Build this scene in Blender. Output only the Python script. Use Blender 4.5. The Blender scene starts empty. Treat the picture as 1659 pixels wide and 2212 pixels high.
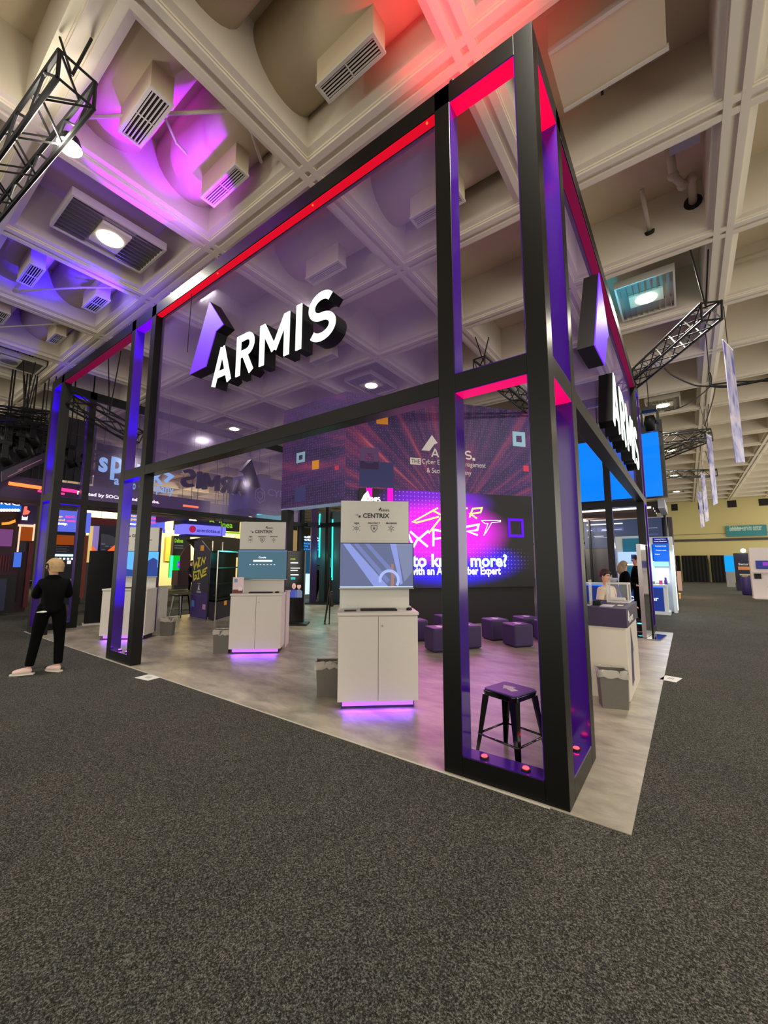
import bpy, math, random
from mathutils import Vector, Matrix
random.seed(7)
SC = bpy.context.scene
COL = SC.collection
PI = math.pi

# ------------------------------------------------------------------ camera
IMW, IMH = 1659.0, 2212.0
CAM = Vector((0.732, -3.0638, 1.6142))
FPX, YAW, PITCH, ROLL = 890.5, 0.6315, 0.1225, 0.0018
FW = Vector((-math.sin(YAW) * math.cos(PITCH), math.cos(YAW) * math.cos(PITCH), math.sin(PITCH)))
R0 = Vector((math.cos(YAW), math.sin(YAW), 0))
U0 = R0.cross(FW)
RT = math.cos(ROLL) * R0 + math.sin(ROLL) * U0
UP = -math.sin(ROLL) * R0 + math.cos(ROLL) * U0
cd = bpy.data.cameras.new('camera')
cd.sensor_fit = 'HORIZONTAL'
cd.sensor_width = 36.0
cd.lens = FPX / IMW * 36.0
cd.clip_start = 0.02
cd.clip_end = 300
cam = bpy.data.objects.new('camera', cd)
cam.matrix_world = Matrix(((RT.x, UP.x, -FW.x, CAM.x), (RT.y, UP.y, -FW.y, CAM.y), (RT.z, UP.z, -FW.z, CAM.z), (0, 0, 0, 1)))
COL.objects.link(cam)
SC.camera = cam

# ------------------------------------------------------------------ world, exposure, lights
SC.view_settings.view_transform = 'Standard'
SC.view_settings.look = 'None'
SC.view_settings.gamma = 1.0
SC.view_settings.exposure = 0.18
SC.view_settings.use_curve_mapping = False
wd = bpy.data.worlds.new('world')
SC.world = wd
wd.use_nodes = True
wbg = wd.node_tree.nodes['Background']
wbg.inputs[0].default_value = (1.0, 0.93, 0.82, 1)
wbg.inputs[1].default_value = 2.0  # added fill: bright world enters through the open sides and lights the ceiling

def lamp(kind, name, loc, energy, color, target=None, size=0.3, spot=60, blend=0.5, size_y=None):
    d = bpy.data.lights.new(name, kind)
    d.energy = energy
    d.color = color
    if kind == 'AREA':
        d.size = size
        if size_y:
            d.shape = 'RECTANGLE'
            d.size_y = size_y
    else:
        d.shadow_soft_size = size
    if kind == 'SPOT':
        d.spot_size = math.radians(spot)
        d.spot_blend = blend
    o = bpy.data.objects.new(name, d)
    o.location = loc
    if target is not None:
        v = Vector(target) - Vector(loc)
        o.rotation_euler = v.to_track_quat('-Z', 'Y').to_euler()
    COL.objects.link(o)
    return o

# hall lighting: the ceiling fixtures that are in or near view (their lenses are built further down)
FIX = [(-6.93, -0.62), (0.42, 6.72), (-6.93, 6.72), (0.42, -0.62), (0.42, 14.1), (0.42, 21.4), (0.42, 28.7), (0.42, 36.0), (-6.93, 14.1), (-14.2, 6.72), (-14.2, 14.1)]
for (x, y) in FIX:
    lamp('AREA', 'ceiling_light_glow', (x, y, 7.1), 190, (1.0, 0.93, 0.78), (x, y, 0), 0.55)

# ------------------------------------------------------------------ helpers
def lin(c):
    return tuple(((v / 255.0) / 12.92 if v / 255.0 <= 0.04045 else ((v / 255.0 + 0.055) / 1.055) ** 2.4) for v in c)

MATS = {}
def mat(name, rgb, rough=0.6, metal=0.0, noise=0.0, nscale=8.0, bump=0.0, coat=0.0, spec=0.5, alpha=None):
    if name in MATS:
        return MATS[name]
    m = bpy.data.materials.new(name)
    m.use_nodes = True
    nt = m.node_tree
    b = nt.nodes['Principled BSDF']
    c = lin(rgb)
    b.inputs['Base Color'].default_value = (*c, 1)
    b.inputs['Roughness'].default_value = rough
    b.inputs['Metallic'].default_value = metal
    b.inputs['Specular IOR Level'].default_value = spec
    if coat:
        b.inputs['Coat Weight'].default_value = coat
        b.inputs['Coat Roughness'].default_value = 0.08
    if noise > 0 or bump > 0:
        tc = nt.nodes.new('ShaderNodeTexCoord')
        n = nt.nodes.new('ShaderNodeTexNoise')
        n.inputs['Scale'].default_value = nscale
        n.inputs['Detail'].default_value = 4
        nt.links.new(tc.outputs['Object'], n.inputs['Vector'])
        if noise > 0:
            mx = nt.nodes.new('ShaderNodeMix')
            mx.data_type = 'RGBA'
            mx.inputs[6].default_value = (*[v * (1 - noise) for v in c], 1)
            mx.inputs[7].default_value = (*[min(1, v * (1 + noise)) for v in c], 1)
            nt.links.new(n.outputs['Fac'], mx.inputs[0])
            nt.links.new(mx.outputs[2], b.inputs['Base Color'])
        if bump > 0:
            bp = nt.nodes.new('ShaderNodeBump')
            bp.inputs['Strength'].default_value = bump
            nt.links.new(n.outputs['Fac'], bp.inputs['Height'])
            nt.links.new(bp.outputs['Normal'], b.inputs['Normal'])
    if alpha is not None:
        b.inputs['Alpha'].default_value = alpha
    MATS[name] = m
    return m

def glow(name, rgb, s=1.0):
    if name in MATS:
        return MATS[name]
    m = bpy.data.materials.new(name)
    m.use_nodes = True
    b = m.node_tree.nodes['Principled BSDF']
    c = lin(rgb)
    b.inputs['Base Color'].default_value = (*[v * 0.2 for v in c], 1)
    b.inputs['Roughness'].default_value = 0.55
    b.inputs['Specular IOR Level'].default_value = 0.2
    b.inputs['Emission Color'].default_value = (*c, 1)
    b.inputs['Emission Strength'].default_value = s
    MATS[name] = m
    return m

class Frame:
    """Upright plane: origin o, horizontal unit direction xd (to the right as seen), n towards the viewer."""
    def __init__(s, o, xd):
        s.o = Vector((o[0], o[1], o[2] if len(o) > 2 else 0.0))
        L = math.hypot(xd[0], xd[1])
        s.x = Vector((xd[0] / L, xd[1] / L, 0))
        s.z = Vector((0, 0, 1))
        s.n = Vector((s.x.y, -s.x.x, 0))
    def P(s, u, v, w=0.0):
        return s.o + s.x * u + s.z * v + s.n * w
    def px(s, x, y, w=0.0):
        d = FW + (x - IMW / 2) / FPX * RT - (y - IMH / 2) / FPX * UP
        o = s.o + s.n * w
        t = (o - CAM).dot(s.n) / d.dot(s.n)
        q = CAM + d * t - s.o
        return q.dot(s.x), q.z
    def sh(s, u, v=0.0, w=0.0):
        return Frame(s.P(u, v, w), (s.x.x, s.x.y))
FR = Frame((0, 0, 0), (1, 0))       # u = X, w = -Y
SD = Frame((0, 0, 0), (0, 1))       # u = Y, w = X

def at(x, y, z=0.0):
    d = FW + (x - IMW / 2) / FPX * RT - (y - IMH / 2) / FPX * UP
    t = (z - CAM.z) / d.z
    return CAM + d * t

class MB:
    def __init__(s):
        s.v = []
        s.f = []
    def add(s, vs, fs):
        n = len(s.v)
        s.v += [tuple(p) for p in vs]
        s.f += [tuple(i + n for i in f) for f in fs]
        return s
    def box(s, F, u0, u1, v0, v1, w0, w1):
        if u0 > u1: u0, u1 = u1, u0
        if v0 > v1: v0, v1 = v1, v0
        if w0 > w1: w0, w1 = w1, w0
        P = [F.P(u, v, w) for w in (w0, w1) for v in (v0, v1) for u in (u0, u1)]
        return s.add(P, [(1, 0, 2, 3), (4, 5, 7, 6), (0, 1, 5, 4), (3, 2, 6, 7), (2, 0, 4, 6), (1, 3, 7, 5)])
    def bx(s, x0, x1, y0, y1, z0, z1):
        return s.box(FR, x0, x1, z0, z1, -y1, -y0)
    def poly(s, F, pts, w0, w1):
        if w0 > w1: w0, w1 = w1, w0
        a = sum(pts[i][0] * pts[(i + 1) % len(pts)][1] - pts[(i + 1) % len(pts)][0] * pts[i][1] for i in range(len(pts)))
        if a < 0: pts = pts[::-1]
        n = len(pts)
        V = [F.P(u, v, w1) for u, v in pts] + [F.P(u, v, w0) for u, v in pts]
        fs = [tuple(range(n)), tuple(range(2 * n - 1, n - 1, -1))]
        for i in range(n):
            j = (i + 1) % n
            fs.append((i, i + n, j + n, j))
        return s.add(V, fs)
    def stroke(s, F, pts, t, w0, w1, closed=False):
        n = len(pts)
        L, R = [], []
        for i in range(n):
            if closed:
                a, b = pts[i - 1], pts[(i + 1) % n]
            else:
                a, b = pts[max(0, i - 1)], pts[min(n - 1, i + 1)]
            p = pts[i]
            d1 = Vector((p[0] - a[0], p[1] - a[1])); d2 = Vector((b[0] - p[0], b[1] - p[1]))
            if d1.length < 1e-9: d1 = d2
            if d2.length < 1e-9: d2 = d1
            d1.normalize(); d2.normalize()
            m = (d1 + d2)
            if m.length < 0.3: m = d1.copy()
            m.normalize()
            k = 1.0 / max(0.45, m.dot(d1))
            nx, ny = -m.y * t / 2 * k, m.x * t / 2 * k
            L.append((p[0] + nx, p[1] + ny)); R.append((p[0] - nx, p[1] - ny))
        m = n if closed else n - 1
        for i in range(m):
            j = (i + 1) % n
            s.poly(F, [L[i], R[i], R[j], L[j]], w0, w1)
        return s
    def tube(s, pts, r, n=8, caps=True):
        pts = [Vector(p) for p in pts]
        rr = r if isinstance(r, (list, tuple)) else [r] * len(pts)
        rings = []
        for i, p in enumerate(pts):
            d = (pts[min(i + 1, len(pts) - 1)] - pts[max(i - 1, 0)]).normalized()
            a = Vector((0, 0, 1)) if abs(d.z) < 0.9 else Vector((1, 0, 0))
            e1 = d.cross(a).normalized(); e2 = d.cross(e1)
            rings.append([p + (e1 * math.cos(2 * PI * k / n) + e2 * math.sin(2 * PI * k / n)) * rr[i] for k in range(n)])
        V = [q for g in rings for q in g]
        fs = []
        for i in range(len(pts) - 1):
            for k in range(n):
                fs.append((i * n + k, (i + 1) * n + k, (i + 1) * n + (k + 1) % n, i * n + (k + 1) % n))
        if caps:
            fs.append(tuple(range(n)))
            fs.append(tuple(range(len(V) - 1, len(V) - n - 1, -1)))
        return s.add(V, fs)
    def lathe(s, c, prof, n=16, axis='Z'):
        V, fs = [], []
        for r, h in prof:
            for k in range(n):
                a = 2 * PI * k / n
                if axis == 'Z': V.append((c[0] + r * math.cos(a), c[1] + r * math.sin(a), c[2] + h))
                else: V.append((c[0] + h, c[1] + r * math.cos(a), c[2] + r * math.sin(a)))
        for i in range(len(prof) - 1):
            for k in range(n):
                fs.append((i * n + k, i * n + (k + 1) % n, (i + 1) * n + (k + 1) % n, (i + 1) * n + k))
        fs.append(tuple(range(n - 1, -1, -1)))
        fs.append(tuple(range(len(V) - n, len(V))))
        return s.add(V, fs)
    def ball(s, c, r, n=12, m=8, sc=(1, 1, 1)):
        V, fs = [], []
        for i in range(1, m):
            t = PI * i / m
            for k in range(n):
                a = 2 * PI * k / n
                V.append((c[0] + r * sc[0] * math.sin(t) * math.cos(a), c[1] + r * sc[1] * math.sin(t) * math.sin(a), c[2] + r * sc[2] * math.cos(t)))
        top = len(V); V.append((c[0], c[1], c[2] + r * sc[2])); V.append((c[0], c[1], c[2] - r * sc[2]))
        for i in range(m - 2):
            for k in range(n):
                fs.append((i * n + k, (i + 1) * n + k, (i + 1) * n + (k + 1) % n, i * n + (k + 1) % n))
        for k in range(n):
            fs.append((top, k, (k + 1) % n)); fs.append((top + 1, (m - 2) * n + (k + 1) % n, (m - 2) * n + k))
        return s.add(V, fs)
    def build(s, name, m, parent=None, smooth=False, bevel=0.0, seg=2, label=None):
        me = bpy.data.meshes.new(name)
        me.from_pydata([tuple(p) for p in s.v], [], s.f)
        me.update()
        if smooth:
            for p in me.polygons: p.use_smooth = True
        me.materials.append(m)
        o = bpy.data.objects.new(name, me)
        COL.objects.link(o)
        if parent is not None:
            adopt(o, parent)
        if bevel > 0:
            bv = o.modifiers.new('bevel', 'BEVEL')
            bv.width = bevel; bv.segments = seg; bv.limit_method = 'ANGLE'
        if label: o['label'] = label
        return o

def worldT(o):
    p = Vector(o.location)
    q = o.parent
    return p

def adopt(o, parent):
    o.parent = parent
    o.matrix_parent_inverse = parent.get('_w') and Matrix.Identity(4) or Matrix.Identity(4)
    off = Vector(parent.get('base', (0, 0, 0)))
    o.matrix_parent_inverse = Matrix.Translation(-off)
    o['base'] = (0.0, 0.0, 0.0)

def thing(name, label, cat, loc=(0, 0, 0), group=None):
    o = bpy.data.objects.new(name, None)
    COL.objects.link(o)
    o.location = loc
    o.empty_display_size = 0.1
    o['label'] = label; o['category'] = cat
    o['base'] = tuple(float(v) for v in loc)
    if group: o['group'] = group
    return o

def tag(o, label, cat, group=None, kind=None):
    if label: o['label'] = label
    if cat: o['category'] = cat
    if group: o['group'] = group
    if kind: o['kind'] = kind
    return o

def struct(o, label=None):
    o['kind'] = 'structure'
    if label: o['label'] = label
    return o

def copy_tree(o, parent=None):
    c = o.copy()
    COL.objects.link(c)
    if parent is not None:
        c.parent = parent
        c.matrix_parent_inverse = o.matrix_parent_inverse.copy()
    for ch in list(o.children):
        copy_tree(ch, c)
    return c

def place(src, loc, rz, label, group=None):
    c = copy_tree(src)
    c.location = loc
    c.rotation_euler = (0, 0, rz)
    c['label'] = label
    if group: c['group'] = group
    return c

def text(F, s, u0, u1, v0, v1, w, m, parent=None, name='lettering', depth=0.004, weight=0.0, slant=0.0, label=None):
    cu = bpy.data.curves.new(name, 'FONT')
    cu.body = s
    cu.size = 1.0
    cu.offset = weight
    cu.shear = slant
    cu.resolution_u = 3
    to = bpy.data.objects.new(name, cu)
    me = bpy.data.meshes.new_from_object(to)
    bpy.data.objects.remove(to)
    vs = [v.co.copy() for v in me.vertices]
    fs = [tuple(p.vertices) for p in me.polygons]
    x0 = min(v.x for v in vs); x1 = max(v.x for v in vs); y0 = min(v.y for v in vs); y1 = max(v.y for v in vs)
    mb = MB()
    mb.v = [F.P(u0 + (v.x - x0) / (x1 - x0) * (u1 - u0), v0 + (v.y - y0) / max(1e-6, y1 - y0) * (v1 - v0), w + depth) for v in vs]
    mb.f = fs
    bpy.data.meshes.remove(me)
    return mb.build(name, m, parent, label=label)

def ptext(F, s, x0, x1, y0, y1, w, m, parent=None, **k):
    """text whose box is read off two corners on the plane F: left-bottom pixel (x0,y0) and the right-top pixel (x1,y1)"""
    a = F.px(x0, y0, w); b = F.px(x1, y1, w)
    return text(F, s, a[0], b[0], a[1], b[1], w, m, parent, **k)

def prect(mb, F, x0, x1, ytop, ybot, w0, w1):
    """slab on plane F spanning image columns x0..x1 and, at their middle, rows ytop..ybot"""
    xm = (x0 + x1) / 2
    ym = (ytop + ybot) / 2
    u0 = F.px(x0, ym, w1)[0]; u1 = F.px(x1, ym, w1)[0]
    v1 = F.px(xm, ytop, w1)[1]; v0 = F.px(xm, ybot, w1)[1]
    mb.box(F, u0, u1, v0, v1, w0, w1)
    return u0, u1, v0, v1

# ------------------------------------------------------------------ shared materials
M_BLACK = mat('black_laminate', (9, 9, 8), 0.36, spec=0.28)
M_PURPLE = mat('purple_gloss_acrylic', (58, 16, 128), 0.18, coat=0.35)
M_WHITE = mat('white_laminate', (206, 200, 190), 0.5, noise=0.02, nscale=20)
M_WHITE2 = mat('white_panel', (196, 194, 184), 0.45, noise=0.02, nscale=20)
M_DKPUR = mat('dark_purple_vinyl', (48, 34, 66), 0.5)
M_ALU = mat('aluminium', (165, 165, 160), 0.3, 0.9, noise=0.05)
M_BLKMET = mat('black_metal', (16, 16, 17), 0.35, 0.3)
M_BLKPL = mat('black_plastic', (9, 9, 10), 0.5, spec=0.3)
M_SILVER = mat('worn_truss_metal', (20, 20, 20), 0.5, 0.2, noise=0.3, nscale=10)
M_LET = glow('white_sign_light', (236, 255, 240), 1.5)
# ------------------------------------------------------------------ floor
def carpet_mat():
    m = bpy.data.materials.new('grey_speckled_carpet'); m.use_nodes = True
    nt = m.node_tree; b = nt.nodes['Principled BSDF']
    tc = nt.nodes.new('ShaderNodeTexCoord')
    n1 = nt.nodes.new('ShaderNodeTexNoise'); n1.inputs['Scale'].default_value = 130; n1.inputs['Detail'].default_value = 3; n1.inputs['Roughness'].default_value = 0.8
    n2 = nt.nodes.new('ShaderNodeTexNoise'); n2.inputs['Scale'].default_value = 1.3; n2.inputs['Detail'].default_value = 3
    r1 = nt.nodes.new('ShaderNodeValToRGB')
    r1.color_ramp.elements[0].position = 0.40; r1.color_ramp.elements[0].color = (*lin((30, 30, 28)), 1)
    r1.color_ramp.elements[1].position = 0.66; r1.color_ramp.elements[1].color = (*lin((142, 139, 130)), 1)
    e = r1.color_ramp.elements.new(0.52); e.color = (*lin((74, 73, 69)), 1)
    mx = nt.nodes.new('ShaderNodeMix'); mx.data_type = 'RGBA'; mx.blend_type = 'MULTIPLY'; mx.inputs[0].default_value = 1
    r2 = nt.nodes.new('ShaderNodeValToRGB')
    r2.color_ramp.elements[0].position = 0.3; r2.color_ramp.elements[0].color = (0.82, 0.84, 0.84, 1)
    r2.color_ramp.elements[1].position = 0.7; r2.color_ramp.elements[1].color = (1, 1, 0.97, 1)
    bp = nt.nodes.new('ShaderNodeBump'); bp.inputs['Strength'].default_value = 0.8; bp.inputs['Distance'].default_value = 0.01
    L = nt.links.new
    L(tc.outputs['Object'], n1.inputs['Vector']); L(tc.outputs['Object'], n2.inputs['Vector'])
    L(n1.outputs['Fac'], r1.inputs[0]); L(n2.outputs['Fac'], r2.inputs[0])
    L(r1.outputs[0], mx.inputs[6]); L(r2.outputs[0], mx.inputs[7]); L(mx.outputs[2], b.inputs['Base Color'])
    L(n1.outputs['Fac'], bp.inputs['Height']); L(bp.outputs['Normal'], b.inputs['Normal'])
    b.inputs['Roughness'].default_value = 0.95; b.inputs['Specular IOR Level'].default_value = 0.1
    return m

def vinyl_mat():
    m = bpy.data.materials.new('grey_concrete_look_vinyl'); m.use_nodes = True
    nt = m.node_tree; b = nt.nodes['Principled BSDF']
    tc = nt.nodes.new('ShaderNodeTexCoord')
    mp = nt.nodes.new('ShaderNodeMapping'); mp.inputs['Scale'].default_value = (1.2, 2.6, 1); mp.inputs['Rotation'].default_value = (0, 0, 0.7)
    n1 = nt.nodes.new('ShaderNodeTexNoise'); n1.inputs['Scale'].default_value = 1.6; n1.inputs['Detail'].default_value = 8; n1.inputs['Roughness'].default_value = 0.62; n1.inputs['Distortion'].default_value = 0.4
    r1 = nt.nodes.new('ShaderNodeValToRGB')
    r1.color_ramp.elements[0].position = 0.3; r1.color_ramp.elements[0].color = (*lin((122, 113, 100)), 1)
    r1.color_ramp.elements[1].position = 0.72; r1.color_ramp.elements[1].color = (*lin((184, 175, 155)), 1)
    e = r1.color_ramp.elements.new(0.5); e.color = (*lin((154, 145, 129)), 1)
    L = nt.links.new
    L(tc.outputs['Object'], mp.inputs['Vector']); L(mp.outputs[0], n1.inputs['Vector']); L(n1.outputs['Fac'], r1.inputs[0]); L(r1.outputs[0], b.inputs['Base Color'])
    b.inputs['Roughness'].default_value = 0.38; b.inputs['Specular IOR Level'].default_value = 0.45
    return m

carpet = carpet_mat()
# carpet laid in rolls: separate strips with a fine seam, as the photo shows to the right of the booth
mb = MB(); mb.bx(-46, 9, -15, 44, -0.06, -0.012)
floor = struct(mb.build('floor', mat('floor_slab', (40, 40, 40), 0.9)), 'grey exhibition hall floor under the carpet')
ys = [-15, -6.2, 8.35, 14.2, 20.0, 28.0, 44]
for i in range(len(ys) - 1):
    mb = MB(); mb.bx(-46, 9, ys[i] + 0.003, ys[i + 1] - 0.003, -0.012, -0.004)
    mb.build('carpet_strip', carpet, floor)
mb = MB()
VX0, VX1, VY0, VY1 = -12.0, 0.345, -0.02, 8.95
mb.bx(VX0, VX1, VY0, VY1, -0.004, 0.0)
vin = tag(mb.build('vinyl_flooring', vinyl_mat()), 'grey concrete-look vinyl flooring laid under the whole booth', 'flooring')
# white edging tape along the front edge
mb = MB(); mb.bx(-11.9, -0.12, -0.035, -0.02, -0.004, 0.001)
mb.bx(-6.3, -1.0, -0.03, -0.02, 0.0, 0.002)
tag(mb.build('edge_tape', mat('pale_tape', (190, 186, 170), 0.6)), 'thin pale tape along the front edge of the booth floor', 'tape')
# floor cards taped to the carpet
def floor_card(p, rz, label):
    F = Frame((p[0], p[1], 0), (math.cos(rz), math.sin(rz)))
    mb = MB(); mb.box(F, -0.15, 0.15, -0.004, 0.0, -0.1, 0.1)
    o = mb.build('floor_card', mat('white_card', (222, 222, 214), 0.6))
    tag(o, label, 'card')
    m2 = MB()
    for k in range(3):
        m2.box(F, -0.05 + 0.01 * k, 0.06, 0.0, 0.0006, -0.03 + 0.025 * k, -0.018 + 0.025 * k)
    m2.build('print', mat('grey_ink', (120, 130, 128), 0.7), o)
p = at(320, 1463); floor_card((p.x, p.y), 0.15, 'white card lying on the carpet near the middle tower')
p = at(1449, 1466); floor_card((p.x, p.y), 1.35, 'white card lying on the carpet to the right of the booth')

# ------------------------------------------------------------------ ceiling
ZC, SP, CX0, CY0, CD = 7.1, 2.42, 1.60, 0.52, 1.0
mceil = mat('ceiling_paint', (208, 192, 164), 0.8, noise=0.05, nscale=1.5)
mrib = mat('rib_paint', (212, 202, 182), 0.75, noise=0.03, nscale=2)
mb = MB(); mb.bx(-46, 9.2, -15, 44, ZC + CD, ZC + CD + 0.1)
ceil = struct(mb.build('ceiling', mceil), 'coffered concrete ceiling painted off white')
prof = [(-0.04, 0.0), (-0.04, 0.035), (0.04, 0.035), (0.04, 0.0), (0.13, 0.0), (0.13, 0.03), (0.145, 0.03), (0.145, 0.055), (0.225, 0.07), (0.205, CD), (-0.205, CD), (-0.225, 0.07), (-0.145, 0.055), (-0.145, 0.03), (-0.13, 0.03), (-0.13, 0.0)]
def rib_mesh(L, name):
    mb = MB()
    mb.poly(Frame((0, 0, 0), (1, 0)), prof, -L / 2, L / 2)
    me = bpy.data.meshes.new(name)
    me.from_pydata([tuple(v) for v in mb.v], [], mb.f); me.update(); me.materials.append(mrib)
    return me
meY = rib_mesh(59, 'rib'); meX = rib_mesh(55.2, 'rib_x')
for i in range(-19, 4):
    o = bpy.data.objects.new('rib', meY); COL.objects.link(o)
    o.location = (CX0 + SP * i, 14.5, ZC); adopt(o, ceil)
for j in range(-6, 18):
    o = bpy.data.objects.new('rib', meX); COL.objects.link(o)
    o.location = (-18.4, CY0 + SP * j, ZC + 0.0015); o.rotation_euler = (0, 0, PI / 2); adopt(o, ceil)

# walls
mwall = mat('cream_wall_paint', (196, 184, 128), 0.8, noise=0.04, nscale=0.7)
YW = 43.0
WF = Frame((0, YW, 0), (1, 0))
mb = MB(); mb.bx(-46, 9, YW, YW + 0.3, 0, 8.1)
wb = struct(mb.build('wall_back', mwall), 'cream painted far wall of the hall')
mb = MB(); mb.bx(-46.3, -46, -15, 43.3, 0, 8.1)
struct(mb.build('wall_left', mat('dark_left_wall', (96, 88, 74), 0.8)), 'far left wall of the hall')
mb = MB(); mb.box(WF, -20, 9, 3.55, 3.75, 0.0, 0.10); struct(mb.build('trim_1', mat('dark_rail', (60, 55, 45), 0.6), wb))
mb = MB(); mb.box(WF, -20, 9, 4.15, 4.2, 0.0, 0.05); struct(mb.build('trim_2', mat('wall_joint', (140, 130, 90), 0.7), wb))
for (xa, xb) in ((1415, 1464), (1508, 1526), (1571, 1591), (1640, 1659)):
    pass
for (xa, xb, yt, yb) in ((1450, 1464, 1089, 1103), (1508, 1526, 1085, 1100), (1571, 1591, 1081, 1096), (1639, 1665, 1077, 1092)):
    mb = MB(); prect(mb, WF, xa, xb, yt, yb, -0.05, 0.02)
    mb.build('vent_opening', mat('dark_opening', (22, 20, 16), 0.8), wb)
# dock drapes at the foot of the far wall
for k, (xa, xb) in enumerate(((1461, 1471), (1474, 1501), (1500, 1531), (1536, 1568))):
    mb = MB()
    a = WF.px(xa, 1230, 0.5)[0]; b = WF.px(xb, 1230, 0.5)[0]
    n = max(4, int((b - a) / 0.12))
    pts = [(a + (b - a) * i / n, (0.06 if i % 2 else -0.02)) for i in range(n + 1)]
    for i in range(n):
        (ua, wa), (ub, wc) = pts[i], pts[i + 1]
        V = [WF.P(ua, 0.02, 0.5 + wa), WF.P(ub, 0.02, 0.5 + wc), WF.P(ub, 2.25, 0.5 + wc), WF.P(ua, 2.25, 0.5 + wa)]
        W = [WF.P(ua, 0.02, 0.46 + wa), WF.P(ub, 0.02, 0.46 + wc), WF.P(ub, 2.25, 0.46 + wc), WF.P(ua, 2.25, 0.46 + wa)]
        mb.add(V + W, [(0, 1, 2, 3), (7, 6, 5, 4), (0, 4, 5, 1), (3, 2, 6, 7)])
    mb.box(WF, a, b, 2.25, 2.3, 0.46, 0.52)
    lab = ['narrow black drape at the left end of the far wall drapes', 'black drape left of centre on the far wall', 'wide black drape in the middle of the far wall', 'black drape beside the blue screen on the far wall'][k]
    tag(mb.build('wall_drape', mat('black_drape', (14, 14, 13), 0.9)), lab, 'drape', 'black drapes along the far wall')
# service banner on the far wall
mb = MB(); u0, u1, v0, v1 = prect(mb, WF, 1568, 1657, 1135, 1158, 0.11, 0.16)
sb = mb.build('wall_banner', mat('teal_banner', (52, 128, 134), 0.7))
tag(sb, 'teal banner with white words hung high on the far wall', 'banner')
mt = mat('banner_white', (178, 205, 190), 0.7)
text(WF, 'Exhibitor service center', u0 + 0.25, u1 - 0.3, v0 + 0.45, v0 + 0.95, 0.16, mt, sb, weight=0.02)
mb = MB(); mb.box(WF, u0 + 0.25, u0 + 1.1, v1 - 0.30, v1 - 0.2, 0.16, 0.165); mb.build('small_print', mt, sb)

# ------------------------------------------------------------------ things in the coffers
mduct = mat('duct_paint', (200, 184, 152), 0.7, noise=0.06, nscale=2)
mgr = mat('grille_dark', (20, 18, 16), 0.8)
mwp = mat('off_white_metal', (196, 190, 176), 0.5)
def cof(i, j):   # coffer centre
    return CX0 + SP * (i + 0.5), CY0 + SP * (j + 0.5)
def duct(x0, x1, y, label):
    mb = MB(); mb.tube([(x0, y, ZC + 0.86), (x1, y, ZC + 0.86)], 0.5, 24)
    t = tag(mb.build('air_duct', mduct, smooth=True), label, 'duct', 'round air ducts in the ceiling')
    return t
def diffuser(x0, x1, y0, y1, label):
    t = thing('air_diffuser', label, 'vent', ((x0 + x1) / 2, (y0 + y1) / 2, ZC), 'air diffusers under the ducts')
    F = FR
    mb = MB(); z0 = ZC; z1 = ZC + 0.5
    mb.bx(x0, x1, y0, y1, z0 + 0.03, z1)
    mb.build('housing', mduct, t)
    mb = MB(); e = 0.025
    mb.bx(x0 - 0.01, x1 + 0.01, y0 - 0.01, y0 + e, z0, z0 + 0.03); mb.bx(x0 - 0.01, x1 + 0.01, y1 - e, y1 + 0.01, z0, z0 + 0.03)
    mb.bx(x0 - 0.01, x0 + e, y0 + e, y1 - e, z0, z0 + 0.03); mb.bx(x1 - e, x1 + 0.01, y0 + e, y1 - e, z0, z0 + 0.03)
    mb.bx((x0 + x1) / 2 - 0.006, (x0 + x1) / 2 + 0.006, y0 + e, y1 - e, z0 + 0.002, z0 + 0.012)
    mb.build('grille_frame', mwp, t)
    mb = MB(); mb.bx(x0 + e, x1 - e, y0 + e, y1 - e, z0 + 0.024, z0 + 0.029); mb.build('grille_opening', mgr, t)
    n = 5
    for k in range(n):
        y = y0 + e + (y1 - y0 - 2 * e) * (k + 0.5) / n
        mb = MB(); mb.bx(x0 + e, x1 - e, y - 0.006, y + 0.006, z0 + 0.006, z0 + 0.022)
        mb.build('louvre', mwp, t)
    return t
rows = [(0, -0.10), (0, -1.25)]
# duct runs coffer by coffer in the row over the front of the booth
dl = {-1: ['round duct with a big grille box near the top of the picture', 'round duct cut off by the top edge of the picture'],
      -2: ['magenta lit round duct nearest the booth front', 'magenta lit round duct further from the booth front']}
spots = [(-2, -0.10, -2.36, -1.53, -0.18, 0.03), (-3, -0.10, -4.83, -3.96, -0.17, 0.04), (-3, -1.25, -4.77, -3.92, -1.32, -1.06), (-5, -0.10, -9.5, -8.75, -0.2, 0.06), (-5, -1.25, -9.55, -8.7, -1.28, -1.05), (-6, -0.10, -11.85, -11.2, -0.2, 0.01), (-6, -1.25, -11.75, -11.1, -1.26, -1.05)]
dlab = ['large duct above the booth front left of the red light', 'magenta duct nearer the booth front', 'magenta duct further left from the booth front', 'blue lit duct nearer the booth front', 'blue lit duct at the left edge of the picture', 'unlit duct just left of the booth beam', 'unlit duct at the far left edge']
for k, (i, yd, x0, x1, y0, y1) in enumerate(spots):
    xa = CX0 + SP * i + 0.18; xb = xa + SP - 0.36
    duct(xa, xb, yd, dlab[k])
    diffuser(x0, x1, y0, y1, dlab[k].replace('duct', 'grille box', 1))
duct(CX0 - 2 * SP + 0.18, CX0 - SP - 0.18, -1.25, 'duct cut off by the top edge left of the large grille box')
for k, (i, j, lab) in enumerate(((-2, 0, 'grille box seen through the right tower opening'), (-3, 0, 'grille box seen through the violet mesh above the lettering'), (-4, 1, 'grille box seen through the violet mesh beside the letters'))):
    cx, cy = cof(i, j)
    duct(cx - 1.03, cx + 1.03, cy + 0.45, 'duct with ' + lab)
    diffuser(cx - 0.45, cx + 0.4, cy + 0.3, cy + 0.52, lab)

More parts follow.
